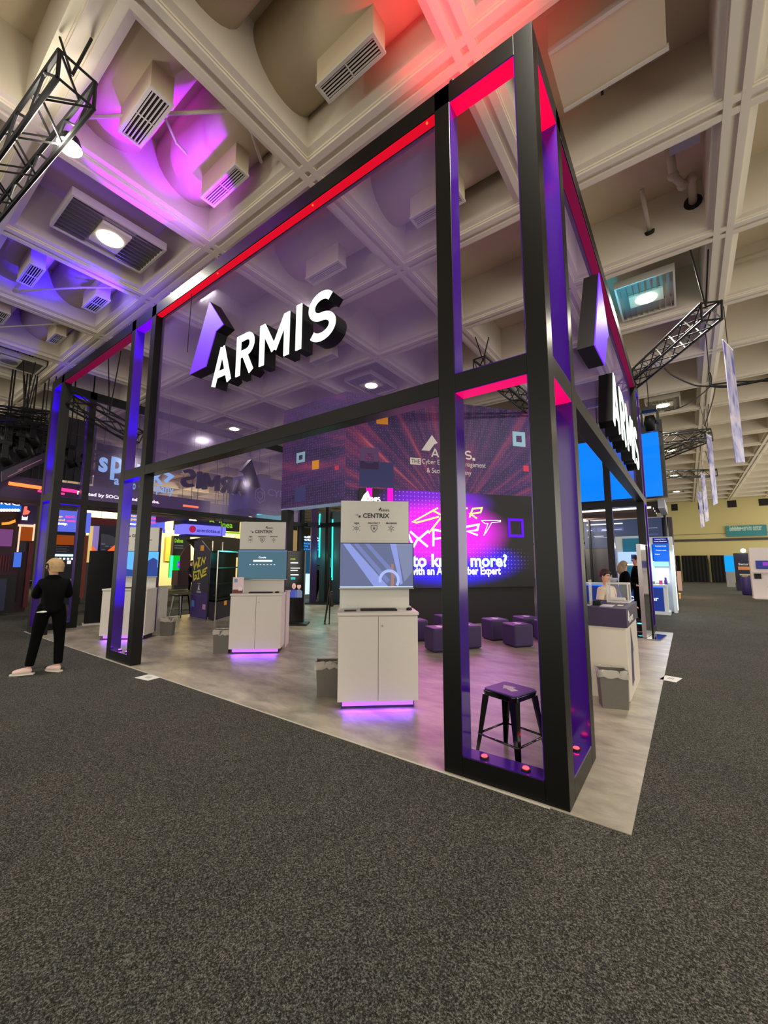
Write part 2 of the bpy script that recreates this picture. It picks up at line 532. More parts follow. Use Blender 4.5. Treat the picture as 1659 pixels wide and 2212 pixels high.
def fixture(x, y, w, l, label, lit=True, broken=False):
    t = thing('ceiling_light', label, 'light', (x, y, ZC + 0.08), 'square hall lights in the ceiling')
    z = ZC + 0.06
    mb = MB(); e = 0.035
    for a in ((x - w / 2, x + w / 2, y - l / 2, y - l / 2 + e), (x - w / 2, x + w / 2, y + l / 2 - e, y + l / 2), (x - w / 2, x - w / 2 + e, y - l / 2 + e, y + l / 2 - e), (x + w / 2 - e, x + w / 2, y - l / 2 + e, y + l / 2 - e)):
        mb.bx(*a, z, z + 0.14)
    mb.build('frame', mwp, t)
    mb = MB(); mb.bx(x - w / 2 + e, x + w / 2 - e, y - l / 2 + e, y + l / 2 - e, z + 0.06, z + 0.12); mb.build('reflector', mat('reflector_grey', (170, 166, 150), 0.3, 0.4), t)
    n = 9
    for sgn in (-1, 1):
        for k in range(n):
            xx = x - w / 2 + e + (w - 2 * e) * (k + 0.5) / n
            ya, yb = (y - l / 2 + e, y - 0.24) if sgn < 0 else (y + 0.24, y + l / 2 - e)
            mb = MB(); mb.bx(xx - 0.006, xx + 0.006, ya, yb, z + 0.01, z + 0.06); mb.build('louvre', M_ALU, t)
    mb = MB(); mb.bx(x - 0.3, x + 0.3, y - 0.22, y + 0.22, z + 0.0, z + 0.05); mb.build('lamp_box', mat('lamp_box_white', (214, 208, 180), 0.4), t)
    mb = MB(); mb.lathe((x, y, z - 0.02), [(0.15, 0), (0.19, 0.01), (0.19, 0.03)], 20)
    mb.build('lens', glow('lamp_lens', (255, 250, 214), 14) if lit else mat('dead_lens', (120, 120, 110), 0.3), t)
    return t
names = ['lit square hall light above the left half of the booth front', 'lit square hall light right of the booth with a cyan glow', 'lit square hall light seen through the violet mesh', 'lit hall light just above the top edge of the picture', 'second lit hall light down the right aisle', 'third lit hall light down the right aisle', 'fourth lit hall light down the right aisle', 'farthest lit hall light down the right aisle', 'lit hall light far back over the booth', 'lit hall light left of the booth over the dark rigging', 'lit hall light far back on the left']
for k, (x, y) in enumerate(FIX):
    fixture(x, y, 1.02, 1.42, names[k])
fixture(-14.15, -0.45, 1.02, 1.42, 'unlit broken square hall light at the left edge', lit=False)

# big duct box in the coffer right of the corner tower
t = thing('duct_box', 'big beige ductwork box hanging in the ceiling right of the corner tower', 'duct', (0.42, 1.65, 7.3))
mb = MB(); mb.bx(-0.13, 0.95, 1.26, 1.95, 7.32, 7.85); mb.build('box', mduct, t)
mb = MB(); mb.bx(-0.13, 0.97, 1.95, 1.99, 7.30, 7.36); mb.build('flange', mwp, t)
mb = MB(); mb.bx(-0.13, 0.97, 1.22, 1.26, 7.30, 7.36); mb.build('flange', mwp, t)
mb = MB(); mb.bx(0.28, 0.31, 2.02, 2.05, 7.3, 7.75); mb.build('hanger_rod', M_BLKMET, t)
mb = MB(); mb.bx(0.36, 0.375, 2.02, 2.04, 7.35, 7.7); mb.build('hanger_rod', M_BLKMET, t)
# pipes
mpipe = mat('pipe_paint', (190, 180, 158), 0.55)
def pipe(pts, r, label, flange=None):
    t = thing('sprinkler_pipe' if r < 0.05 else 'drain_pipe', label, 'pipe', pts[0])
    mb = MB(); mb.tube(pts, r, 10); mb.build('pipe', mpipe, t, smooth=True)
    for p in pts[1:-1]:
        mb = MB(); mb.ball(p, r * 1.35, 10, 6); mb.build('elbow', mpipe, t, smooth=True)
    if flange:
        mb = MB(); mb.tube([flange[0], flange[1]], r * 2.2, 12); mb.build('escutcheon', mgr, t)
    return t
pipe([(0.55, 4.5, 7.85), (0.6, 5.15, 7.5)], 0.035, 'thin white pipe ending in a dark hole right of the corner tower', ((0.6, 5.13, 7.51), (0.603, 5.17, 7.48)))
pipe([(0.95, 4.0, 8.0), (0.98, 4.35, 7.72), (1.1, 4.62, 7.7), (1.22, 4.62, 7.75), (1.24, 5.15, 7.72)], 0.06, 'thick bent white drain pipe in the right ceiling bay', ((1.24, 5.13, 7.72), (1.24, 5.17, 7.72)))
mb = MB(); mb.bx(0.95, 1.33, 3.5, 4.1, 7.85, 8.1); tag(mb.build('junction_box', mat('bluish_steel', (176, 180, 186), 0.5)), 'pale steel box in the ceiling bay above the bent pipe', 'box')
pipe([(-0.95 + 0.0, 4.4, 7.9), (-0.7, 5.15, 7.45)], 0.03, 'thin pipe ending in a dark hole seen through the corner tower', ((-0.705, 5.13, 7.46), (-0.695, 5.17, 7.44)))
pipe([(-5.35, -1.65, 7.4), (-5.2, -1.62, 7.32), (-3.5, -0.55, 7.25), (-3.5, -0.25, 7.25), (-3.75, 0.1, 7.25)], 0.022, 'thin sprinkler pipe running across the magenta lit bay')
pipe([(-4.25, -1.03, 7.28), (-4.45, -0.75, 7.25), (-4.4, -0.62, 7.15)], 0.018, 'short pipe drop between the two magenta ducts')
pipe([(-1.65, -1.55, 7.5), (-1.72, -0.75, 7.12)], 0.018, 'short pipe drop at the top edge beside the large grille box')
pipe([(-10.3, -1.2, 7.25), (-9.0, -0.4, 7.25), (-8.3, 0.1, 7.25)], 0.02, 'sprinkler pipe running across the blue lit bay')
pipe([(-12.6, -1.2, 7.25), (-10.6, 0.0, 7.25)], 0.02, 'sprinkler pipe in the grey bay next to the booth beam')
pipe([(1.9, 7.2, 7.6), (3.6, 7.2, 7.6)], 0.06, 'horizontal pipe in the ceiling at the right edge')
# ------------------------------------------------------------------ booth frame
T = 0.16; HT = 6.096; ZB = 0.145; ZM0, ZM1 = 3.055, 3.215; ZT = 5.895
XL, YB = -11.83, 9.2
frame = thing('booth_frame', 'black square booth frame with violet inner faces and mesh panels', 'frame', (-6, 4.5, 0))
def bar(name, x0, x1, y0, y1, z0, z1, m=None):
    mb = MB(); mb.bx(x0, x1, y0, y1, z0, z1)
    return mb.build(name, m or M_BLACK, frame, bevel=0.003, seg=1)
P_ = 0.155
# posts: front row
fx = [(-P_, 0), (-0.92, -0.92 + P_), (-6.43 - P_, -6.43), (-7.36, -7.36 + P_), (-10.98 - P_, -10.98), (XL, XL + P_)]
for a, b in fx: bar('post', a, b, 0, T, 0, HT)
ry = [(0.944 - P_, 0.944), (8.29, 8.29 + P_), (YB - P_, YB)]
for a, b in ry: bar('post', -T, 0, a, b, 0, HT)
for a, b in ((0.93 - P_, 0.93), (8.29, 8.29 + P_), (YB - P_, YB)): bar('post', XL, XL + T, a, b, 0, HT)
for a, b in ((-0.92 - P_ + 0.155, -0.92 + P_), (-11.07, -10.92), (-7.36, -7.2), (-6.6, -6.45)): bar('post', a, b, YB - T, YB, 0, HT)
e = 0.001
# top rails
bar('beam', XL + P_, -P_, 0, T, ZT, HT - e)
bar('beam', -T, 0, T, YB - T, ZT, HT - e)
bar('beam', XL, XL + T, T, YB - T, ZT, HT - e)
bar('beam', XL + T, -T, YB - T, YB, ZT, HT - e)
# middle rails
bar('beam', -0.92 + P_, -P_, 0.002, T - 0.002, ZM0, ZM1)
bar('beam', -6.43, -0.92, 0.002, T - 0.002, ZM0, ZM1)
bar('beam', -7.36 + P_, -6.43 - P_, 0.002, T - 0.002, ZM0, ZM1)
bar('beam', XL + P_, -10.98 - P_, 0.002, T - 0.002, ZM0, ZM1)
bar('beam', -T + 0.002, -0.002, P_ + 0.005, 0.944 - P_, ZM0, ZM1)
bar('beam', -T + 0.002, -0.002, 0.944, 8.29, ZM0, ZM1)
bar('beam', -T + 0.002, -0.002, 8.29 + P_, YB - P_, ZM0, ZM1)
bar('beam', XL + 0.002, XL + T - 0.002, P_, YB - P_, ZM0, ZM1)
bar('beam', XL + T, -7.36, YB - T + 0.002, YB - 0.002, ZM0, ZM1)
bar('beam', -6.45, -T, YB - T + 0.002, YB - 0.002, ZM0, ZM1)
# bottom rails of the towers
for a, b in ((-0.92 + P_, -P_), (-7.36 + P_, -6.43 - P_), (XL + P_, -10.98 - P_)):
    bar('beam', a, b, 0.0, T, 0.0, ZB)
bar('beam', -T, 0, P_ + 0.005, 0.944 - P_, 0, ZB)
bar('beam', -T, 0, 8.29 + P_, YB - P_, 0, ZB)
bar('beam', XL, XL + T, P_, 0.93 - P_, 0, ZB)
bar('beam', -0.92 + P_, -T, YB - T, YB, 0, ZB)
# glossy violet liners inside the tower openings
LT = 0.006
def liner_set(axis, a, b, c0, c1, tops=None):
    """opening between a and b along axis; thickness of frame from c0 to c1"""
    for (z0, z1) in ((ZB, ZM0), (ZM1, ZT)):
        for (p, q, r, s) in ((a, a + LT, z0, z1), (b - LT, b, z0, z1), (a, b, z0, z0 + LT), (a, b, z1 - LT, z1)):
            mb = MB()
            if axis == 'x': mb.bx(p, q, c0 + 0.003, c1 - 0.003, r, s)
            else: mb.bx(c0 + 0.003, c1 - 0.003, p, q, r, s)
            mb.build('liner', M_PURPLE, frame)
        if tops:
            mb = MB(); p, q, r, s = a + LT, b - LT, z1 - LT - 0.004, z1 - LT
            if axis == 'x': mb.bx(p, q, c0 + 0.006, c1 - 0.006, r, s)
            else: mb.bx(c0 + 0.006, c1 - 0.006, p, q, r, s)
            mb.build('puck_glow_panel', tops[0] if z1 > 5 else tops[1], frame)  # puck light landing on the upper liner, painted as emission
dA = (glow('tower_red_puck_glow', (255, 0, 62), 1.1), glow('tower_pink_puck_glow', (222, 0, 96), 1.0))  # emission colours standing in for the pucks' light, no LED here
dB = (glow('tower_violet_puck_glow', (104, 0, 255), 1.1), glow('tower_blue_puck_glow', (38, 0, 235), 1.0))
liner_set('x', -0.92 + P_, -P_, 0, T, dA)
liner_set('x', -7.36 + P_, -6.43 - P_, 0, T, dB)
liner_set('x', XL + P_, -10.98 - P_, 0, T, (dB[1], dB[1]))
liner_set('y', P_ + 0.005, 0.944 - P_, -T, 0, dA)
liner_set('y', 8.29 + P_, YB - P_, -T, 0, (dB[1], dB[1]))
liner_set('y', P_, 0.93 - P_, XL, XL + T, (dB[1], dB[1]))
liner_set('x', -0.92 + P_, -T, YB - T, YB)
# LED tape behind a diffuser, under the top rail of the open and panelled bays
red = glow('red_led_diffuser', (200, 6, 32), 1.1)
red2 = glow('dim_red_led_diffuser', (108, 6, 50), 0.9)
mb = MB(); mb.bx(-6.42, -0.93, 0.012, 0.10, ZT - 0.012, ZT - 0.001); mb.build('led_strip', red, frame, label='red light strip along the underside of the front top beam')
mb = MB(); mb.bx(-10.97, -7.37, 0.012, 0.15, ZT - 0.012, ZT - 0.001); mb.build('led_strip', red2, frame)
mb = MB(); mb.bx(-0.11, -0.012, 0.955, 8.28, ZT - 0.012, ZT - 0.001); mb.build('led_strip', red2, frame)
for x in (-1.02, -2.6, -4.6):
    mb = MB(); mb.ball((x, 0.03, ZT - 0.02), 0.012, 8, 6); mb.build('pilot_light', glow('red_pilot', (255, 60, 20), 4), frame)

# translucent violet mesh
def mesh_mat():
    m = bpy.data.materials.new('translucent_violet_mesh'); m.use_nodes = True
    nt = m.node_tree
    for n in list(nt.nodes): nt.nodes.remove(n)
    out = nt.nodes.new('ShaderNodeOutputMaterial')
    tr = nt.nodes.new('ShaderNodeBsdfTransparent'); tr.inputs[0].default_value = (0.88, 0.83, 0.94, 1)
    df = nt.nodes.new('ShaderNodeBsdfDiffuse'); df.inputs[0].default_value = (*lin((112, 90, 152)), 1)
    gl = nt.nodes.new('ShaderNodeBsdfGlossy'); gl.inputs['Roughness'].default_value = 0.12; gl.inputs[0].default_value = (0.8, 0.75, 1, 1)
    tl = nt.nodes.new('ShaderNodeBsdfTranslucent'); tl.inputs[0].default_value = (*lin((112, 90, 152)), 1)
    a1 = nt.nodes.new('ShaderNodeMixShader'); a1.inputs[0].default_value = 0.4
    mx = nt.nodes.new('ShaderNodeMixShader'); mx.inputs[0].default_value = 0.42
    m2 = nt.nodes.new('ShaderNodeMixShader'); m2.inputs[0].default_value = 0.05
    L = nt.links.new
    L(df.outputs[0], a1.inputs[1]); L(tl.outputs[0], a1.inputs[2])
    L(tr.outputs[0], mx.inputs[1]); L(a1.outputs[0], mx.inputs[2]); L(mx.outputs[0], m2.inputs[1]); L(gl.outputs[0], m2.inputs[2]); L(m2.outputs[0], out.inputs[0])
    return m
M_MESH = mesh_mat()
def meshp(x0, x1, y0, y1, z0, z1):
    mb = MB()
    if y0 == y1: mb.add([(x0, y0, z0), (x1, y0, z0), (x1, y0, z1), (x0, y0, z1)], [(0, 1, 2, 3)])
    else: mb.add([(x0, y0, z0), (x0, y1, z0), (x0, y1, z1), (x0, y0, z1)], [(0, 1, 2, 3)])
    mb.build('mesh_panel', M_MESH, frame)
meshp(-6.43, -0.92, 0.115, 0.115, ZM1, ZT)
meshp(-0.115, -0.115, 0.944, 8.29, ZM1, ZT)
meshp(XL + 0.05, XL + 0.05, 0.93, 8.29, ZM1, ZT)
# puck uplights sitting on the bottom rails
def puck(x, y, z, col, rgb, power, label, target, spot=16):
    t = thing('puck_light', label, 'light', (x, y, z), 'small puck lights on the tower bottoms')
    mb = MB(); mb.lathe((x, y, z), [(0.034, 0), (0.034, 0.012), (0.027, 0.016)], 14); mb.build('body', M_BLKPL, t)
    mb = MB(); mb.lathe((x, y, z + 0.016), [(0.024, 0), (0.02, 0.008), (0.008, 0.011)], 12); mb.build('lens', glow(col, rgb, 12), t)
    lamp('SPOT', 'puck_beam', (x, y, z + 0.035), power, tuple(lin(rgb)), target, 0.02, spot, 0.6)
zt = ZB + LT
RG = (255, 30, 36); BG = (40, 0, 255)
puck(-0.61, 0.06, zt, 'red_lens', RG, 60, 'left red puck light inside the corner tower', (-0.5, 0.1, HT), 20)
puck(-0.30, 0.06, zt, 'red_lens', RG, 60, 'right red puck light inside the corner tower', (-0.4, 0.1, HT), 20)
puck(-0.08, 0.36, zt, 'red_lens', RG, 60, 'red puck light on the side rail of the corner tower', (-0.08, 0.45, HT), 20)
puck(-0.08, 0.62, zt, 'red_lens', RG, 60, 'farther red puck light on the side rail of the corner tower', (-0.08, 0.6, HT), 20)
puck(-7.03, 0.08, zt, 'violet_lens', (150, 50, 255), 60, 'left violet puck light inside the middle tower', (-7.1, 0.08, HT), 26)
puck(-6.76, 0.08, zt, 'violet_lens', (150, 50, 255), 60, 'right violet puck light inside the middle tower', (-7.0, 0.08, HT), 26)
for (xa, xb) in ((-6.60, -7.19), (-11.15, -11.66)):
    for (za, zb, pw) in ((zt + 0.1, 1.7, 420), (1.9, 2.9, 160), (3.3, 4.6, 420), (5.0, 5.7, 160)):
        lamp('SPOT', 'puck_beam', (xa, 0.08, za), pw * 0.45, (0.06, 0.0, 1.0), (xb, 0.08, zb), 0.02, 50, 0.8)
lamp('SPOT', 'puck_beam', (-0.08, 8.6, zt + 0.1), 160, lin(BG), (-0.08, 8.9, 3), 0.02, 40, 0.6)
# narrow wash lights clipped on the top beam paint the ceiling
def wash(x, y, rgb, power, target, spot, label, blend=0.6):
    t = thing('wash_light', label, 'light', (x, y, HT), 'wash lights on the booth beam')
    mb = MB(); mb.tube([(x, y, HT), (x, y, HT + 0.05)], 0.03, 12); mb.tube([(x, y, HT + 0.05), (x, y, HT + 0.055)], [0.03, 0.01], 12)
    mb.build('body', M_BLKPL, t)
    lamp('SPOT', 'wash_beam', (x, y, HT + 0.08), power, rgb, target, 0.03, spot, blend)

MG = (0.32, 0.0, 1.0)
lamp('SPOT', 'wash_spill', (-5.0, 0.0, 6.3), 90, (0.45, 0.15, 1.0), (-5.3, -0.9, 7.6), 0.05, 140, 1.0)
lamp('SPOT', 'wash_spill', (-8.4, 0.0, 6.3), 110, (0.14, 0.08, 1.0), (-8.7, -0.8, 7.6), 0.05, 140, 1.0)
wash(-4.6, 0.05, MG, 400, (-4.75, -0.55, 7.8), 62, 'magenta wash light clipped on the front beam near the light spot', 0.25)
wash(-6.0, 0.05, MG, 480, (-5.0, -1.3, 7.8), 44, 'magenta wash light clipped on the front beam further left', 0.25)
wash(-7.6, 0.05, (0.03, 0.0, 1.0), 620, (-8.9, -0.6, 7.6), 50, 'blue wash light on the front beam above the middle tower', 0.3)
wash(-9.2, 0.05, (0.03, 0.0, 1.0), 420, (-9.4, -1.2, 7.8), 40, 'blue wash light on the front beam left of the middle tower', 0.3)
wash(-0.75, 0.05, (1.0, 0.05, 0.08), 105, (-0.72, 0.18, 7.1), 105, 'red wash light on top of the corner tower', 0.8)

wash(-0.05, 6.05, (0.0, 0.62, 1.0), 60, (0.1, 6.35, 7.3), 75, 'cyan wash light on the side beam under the square hall light', 0.5)

# ------------------------------------------------------------------ channel letter signs
def glyphs():
    S = []
    for k in range(0, 25):
        a = math.radians(35 + k * (235.0 / 24)); S.append((0.36 + 0.27 * math.cos(a), 0.715 + 0.225 * math.sin(a)))
    S2 = []
    for k in range(0, 25):
        a = math.radians(90 - k * (235.0 / 24)); S2.append((0.36 + 0.29 * math.cos(a), 0.275 + 0.215 * math.sin(a)))
    Rb = [(0.09, 0.93), (0.38, 0.93)] + [(0.38 + 0.19 * math.cos(math.radians(a)), 0.74 + 0.19 * math.sin(math.radians(a))) for a in range(75, -90, -15)] + [(0.38, 0.55), (0.09, 0.55)] if False else None
    Rb = [(0.09, 0.915), (0.38, 0.915)] + [(0.38 + 0.2 * math.cos(math.radians(a)), 0.715 + 0.2 * math.sin(math.radians(a))) for a in range(75, -76, -15)] + [(0.38, 0.515), (0.09, 0.515)]
    return {
        'A': (0.80, [[(0.08, 0.0), (0.40, 0.95)], [(0.40, 0.95), (0.72, 0.0)], [(0.2, 0.27), (0.6, 0.27)]]),
        'R': (0.68, [[(0.09, 0.0), (0.09, 1.0)], Rb, [(0.30, 0.52), (0.58, 0.0)]]),
        'M': (0.98, [[(0.09, 0.0), (0.09, 0.97)], [(0.11, 0.93), (0.49, 0.26)], [(0.49, 0.26), (0.87, 0.93)], [(0.89, 0.97), (0.89, 0.0)]]),
        'I': (0.20, [[(0.10, 0.0), (0.10, 1.0)]]),
        'S': (0.70, [S, S2]),
    }
GL = glyphs()
def armis_strokes(mbs_fn, F, u0, u1, v0, v1, thick=0.175):
    order = 'ARMIS'; gap = 0.17
    tot = sum(GL[c][0] for c in order) + gap * 4
    k = (u1 - u0) / tot; x = 0; H = v1 - v0
    for idx, c in enumerate(order):
        w, sts = GL[c]
        pl = [[(u0 + (x + p[0]) * k, v0 + p[1] * H) for p in st] for st in sts]
        mbs_fn(idx, c, pl, thick * H)
        x += w + gap
ARROW = [(0.0, 0.0), (0.62, 1.62), (1.02, 1.0), (0.86, 0.93), (0.52, 0.06)]
def sign(F, u0, u1, v0, v1, arrow_pts, w0, w1, label, lit=True):
    c = F.P((u0 + u1) / 2, v0, w1)
    t = thing('channel_letter_sign', label, 'sign', tuple(c))
    mb = MB(); mb.poly(F, arrow_pts, w0, w1 - 0.012); a = mb.build('arrow_can', M_BLKPL, t)
    mb = MB(); mb.poly(F, arrow_pts, w1 - 0.012, w1); mb.build('arrow_face', glow('violet_face', (112, 44, 240), 0.95) if lit else M_BLKPL, a)
    def fn(i, c, pl, th):
        mb = MB()
        for q in pl: mb.stroke(F, q, th, w0, w1 - 0.01)
        a = mb.build('letter', M_BLKPL, t)
        mb = MB()
        for q in pl: mb.stroke(F, q, th * 0.94, w1 - 0.01, w1)
        mb.build('letter_face', M_LET, a)
    armis_strokes(fn, F, u0, u1, v0, v1)
    return t
# front sign
w1 = 0.10
pu = lambda x, y: FR.px(x, y, w1)
ub = pu(456, 833); us = pu(718, 728); ut = pu(628, 661); uib = pu(640, 750)
ARF = [pu(*q) for q in ((452.7, 651), (482.5, 700.3), (466.2, 715), (444.5, 791), (409.1, 808.8))]
print('front sign', ub, us, ut, uib)
sign(FR, ub[0], us[0] + 0.02, (ub[1] + us[1]) / 2, (ub[1] + us[1]) / 2 + (ut[1] - uib[1]), ARF, -0.08, w1, 'large lit white lettering with violet arrow on the booth front')
mb = MB(); mb.tube([(-5.37, 0.06, ZT), (-5.4, 0.06, 4.9)], 0.006, 6)
tag(mb.build('sign_cable', M_BLKPL), 'thin black cable down to the violet arrow of the front sign', 'cable')
# side sign on the right face
sp_ = lambda x, y: SD.px(x, y, w1)
la = sp_(1319, 790); lb = sp_(1326, 900); ls = sp_(1382, 1018); l2 = sp_(1372, 925)
tip = sp_(1300, 600); con = sp_(1287, 749)
print('side sign', la, lb, ls, l2, tip, con)
W_ = us[0] - ub[0]; hgt = (ut[1] - uib[1]); zb_ = (ub[1] + us[1]) / 2
W_ = us[0] - ub[0]
sign(SD, 2.78, 6.33, 3.41, 4.2, [(1.60, 3.92), (2.33, 5.2), (2.86, 4.62), (2.70, 4.5), (2.28, 3.97)], -0.08, w1, 'large lit lettering with violet arrow on the booth side face')
# sign on the left face, seen from behind through the mesh
SL = Frame((XL, 0, 0), (0, -1))
uL0 = -(5.6 + W_ / 2 - 1.0)
sign(SL, uL0, uL0 + W_, zb_, zb_ + hgt, [(uL0 + (u - ub[0]), v) for u, v in ARF], -0.045, 0.16, 'dark back of the lettering on the far left face of the booth', True)

# ------------------------------------------------------------------ central structure with LED wall
CW = Vector((-6.2, 4.76, 0)); DV = (0.624, 0.7814)
WFm = Frame(tuple(CW), DV)
c0 = at(748, 845, HT)
CW = Vector((c0.x, c0.y, 0)); WFm = Frame(tuple(CW), DV); WFl = Frame(tuple(CW), (1, 0))
Lr = WFm.px(1150, 1000)[0]; Ll = WFl.px(610, 1000)[0]
hb = WFm.px(748, 1084)[1]
ledt = WFm.px(775, 1055)[1]; ledb = WFm.px(1140, 1267)[1]; led0 = WFm.px(775, 1055)[0]; led1 = WFm.px(1145, 1074)[0]
print('central', CW, Lr, Ll, hb, ledt, ledb, led0, led1)
def streak_mat(name, cx, cz, vec):
    m = bpy.data.materials.new(name); m.use_nodes = True
    nt = m.node_tree; b = nt.nodes['Principled BSDF']; L = nt.links.new
    tc = nt.nodes.new('ShaderNodeTexCoord')
    def math_(op, a, b_=None):
        n = nt.nodes.new('ShaderNodeMath'); n.operation = op
        for i, q in enumerate((a, b_)):
            if q is None: continue
            if isinstance(q, (int, float)): n.inputs[i].default_value = q
            else: L(q, n.inputs[i])
        return n.outputs[0]
    dp = nt.nodes.new('ShaderNodeVectorMath'); dp.operation = 'DOT_PRODUCT'; dp.inputs[1].default_value = (vec[0], vec[1], 0); L(tc.outputs['Object'], dp.inputs[0])
    dz = nt.nodes.new('ShaderNodeSeparateXYZ'); L(tc.outputs['Object'], dz.inputs[0])
    u = math_('SUBTRACT', dp.outputs['Value'], cx); v = math_('SUBTRACT', dz.outputs[2], cz)
    ang = math_('ARCTAN2', v, u)
    rad = math_('SQRT', math_('ADD', math_('MULTIPLY', u, u), math_('MULTIPLY', v, v)))
    cb = nt.nodes.new('ShaderNodeCombineXYZ'); L(math_('MULTIPLY', ang, 5.0), cb.inputs[0]); L(math_('MULTIPLY', rad, 0.09), cb.inputs[1])
    ns = nt.nodes.new('ShaderNodeTexNoise'); ns.inputs['Scale'].default_value = 2.6; ns.inputs['Detail'].default_value = 4; ns.inputs['Roughness'].default_value = 0.55; L(cb.outputs[0], ns.inputs['Vector'])
    rp = nt.nodes.new('ShaderNodeValToRGB'); els = rp.color_ramp.elements
    els[0].position = 0.34; els[0].color = (*lin((26, 18, 50)), 1)
    els[1].position = 0.76; els[1].color = (*lin((228, 110, 140)), 1)
    for p, c in ((0.46, (52, 36, 96)), (0.54, (84, 42, 104)), (0.64, (138, 56, 100))):
        q = els.new(p); q.color = (*lin(c), 1)
    n3 = nt.nodes.new('ShaderNodeTexNoise'); n3.inputs['Scale'].default_value = 0.55; L(tc.outputs['Object'], n3.inputs['Vector'])
    L(math_('ADD', math_('MULTIPLY', ns.outputs['Fac'], 0.72), math_('MULTIPLY', n3.outputs['Fac'], 0.30)), rp.inputs[0])
    # printed pixel grid
    mp = nt.nodes.new('ShaderNodeCombineXYZ'); L(math_('MULTIPLY', u, 14), mp.inputs[0]); L(math_('MULTIPLY', v, 14), mp.inputs[1])
    vo = nt.nodes.new('ShaderNodeTexVoronoi'); vo.inputs['Randomness'].default_value = 0.0; vo.inputs['Scale'].default_value = 1.0; L(mp.outputs[0], vo.inputs['Vector'])
    n2 = nt.nodes.new('ShaderNodeTexNoise'); n2.inputs['Scale'].default_value = 0.9; L(mp.outputs[0], n2.inputs['Vector'])
    dot = math_('MULTIPLY', math_('LESS_THAN', vo.outputs['Distance'], 0.2), math_('GREATER_THAN', n2.outputs['Fac'], 0.48))
    mx = nt.nodes.new('ShaderNodeMix'); mx.data_type = 'RGBA'; L(math_('MULTIPLY', dot, 0.22), mx.inputs[0]); L(rp.outputs[0], mx.inputs[6]); mx.inputs[7].default_value = (*lin((220, 150, 200)), 1)
    L(mx.outputs[2], b.inputs['Base Color']); b.inputs['Roughness'].default_value = 0.6
    return m
def dot_o(F, u): return F.o.dot(F.x) + u
ms1 = streak_mat('streak_print_right', dot_o(WFm, 3.0), 2.7, (WFm.x.x, WFm.x.y))
ms2 = streak_mat('streak_print_left', dot_o(WFl, 4.2), 4.1, (1, 0))
wall = thing('header_structure', 'tall printed violet header over a black panelled back in the booth centre', 'wall', tuple(CW))
TH = 0.25
mb = MB(); mb.box(WFm, 0, Lr, hb - 0.35, HT, -TH, 0); mb.build('header_panel', ms1, wall)
mb = MB(); mb.box(WFl, Ll, -0.002, hb, HT, -TH, 0); mb.build('header_panel', ms2, wall)
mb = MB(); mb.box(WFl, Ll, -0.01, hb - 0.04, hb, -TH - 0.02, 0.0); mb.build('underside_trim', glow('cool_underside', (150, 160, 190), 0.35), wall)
mblk = mat('matt_black_wall', (20, 20, 20), 0.7)
mb = MB(); mb.box(WFm, led0 - 0.03, Lr - 0.12, 0, hb - 0.35, -TH, -0.01); mb.build('wall_panel', mblk, wall)
mb = MB(); mb.box(WFl, Ll, Ll + 0.28, 0, hb - 0.04, -TH, -0.02); mb.build('corner_post', mblk, wall)
mb = MB(); mb.box(WFm, 0.0, led0 - 0.05, 0, hb - 0.35, -TH, -0.04); mb.build('corner_post', mblk, wall)
# printed squares on the header
def sq(F, x0, x1, y0, y1, m, ring=False, lab=None):
    a = F.px(x0, y1, 0.004); b = F.px(x1, y0, 0.004)
    mb = MB()
    if ring:
        du, dv = (b[0] - a[0]) * 0.28, (b[1] - a[1]) * 0.28
        mb.box(F, a[0], b[0], a[1], a[1] + dv, 0, 0.004); mb.box(F, a[0], b[0], b[1] - dv, b[1], 0, 0.004)
        mb.box(F, a[0], a[0] + du, a[1] + dv, b[1] - dv, 0, 0.004); mb.box(F, b[0] - du, b[0], a[1] + dv, b[1] - dv, 0, 0.004)
    else: mb.box(F, a[0], b[0], a[1], b[1], 0, 0.004)
    mb.build('printed_square', m, wall, label=lab)
mlb = mat('print_light_blue', (150, 200, 222), 0.6); mor = mat('print_orange', (236, 156, 40), 0.6); mrd = mat('print_red', (214, 50, 84), 0.6)
sq(WFl, 640, 659, 975, 1001, mlb, True, 'light blue square ring'); sq(WFl, 674, 689, 993, 1015, mor, False, 'orange square'); sq(WFl, 723, 732, 1005, 1016, mrd, False, 'small red square')
sq(WFm, 813, 838, 902, 915, mor, False, 'orange square'); sq(WFm, 1108, 1134, 934, 963, mlb, True, 'light blue square ring'); sq(WFm, 1131, 1142, 1006, 1018, mrd, False, 'small red square')
sq(WFm, 778, 818, 968, 1012, mat('print_mauve', (92, 64, 116), 0.6), True); sq(WFm, 776, 850, 1000, 1050, mat('print_slate', (52, 56, 110), 0.7)); sq(WFl, 636, 660, 1050, 1084, mat('print_slate2', (62, 62, 120), 0.7))
mpw = mat('print_white', (226, 222, 214), 0.5)
lg = [WFm.px(*q, 0.005) for q in ((933, 940), (945, 961), (936, 964), (927, 974), (910, 972))]
lg = [WFm.px(*q, 0.005) for q in ((933, 939.5), (945.5, 957), (938, 960), (928, 974), (910.5, 972.5))]
mb = MB(); mb.poly(WFm, lg, 0, 0.005); mb.build('logo_arrow', mpw, wall)
a = WFm.px(931, 986.5); b = WFm.px(1019, 994)
hh = WFm.px(950, 969)[1] - WFm.px(950, 987.5)[1]
mb = MB(); armis_strokes(lambda i, c, pl, th: [mb.stroke(WFm, q, th, 0, 0.005) for q in pl], WFm, a[0], b[0], a[1], a[1] + hh); mb.build('lettering', mpw, wall)
mb = MB(); c_ = WFm.px(1024, 993); mb.lathe((0, 0, 0), [(0, 0)], 3) if False else None
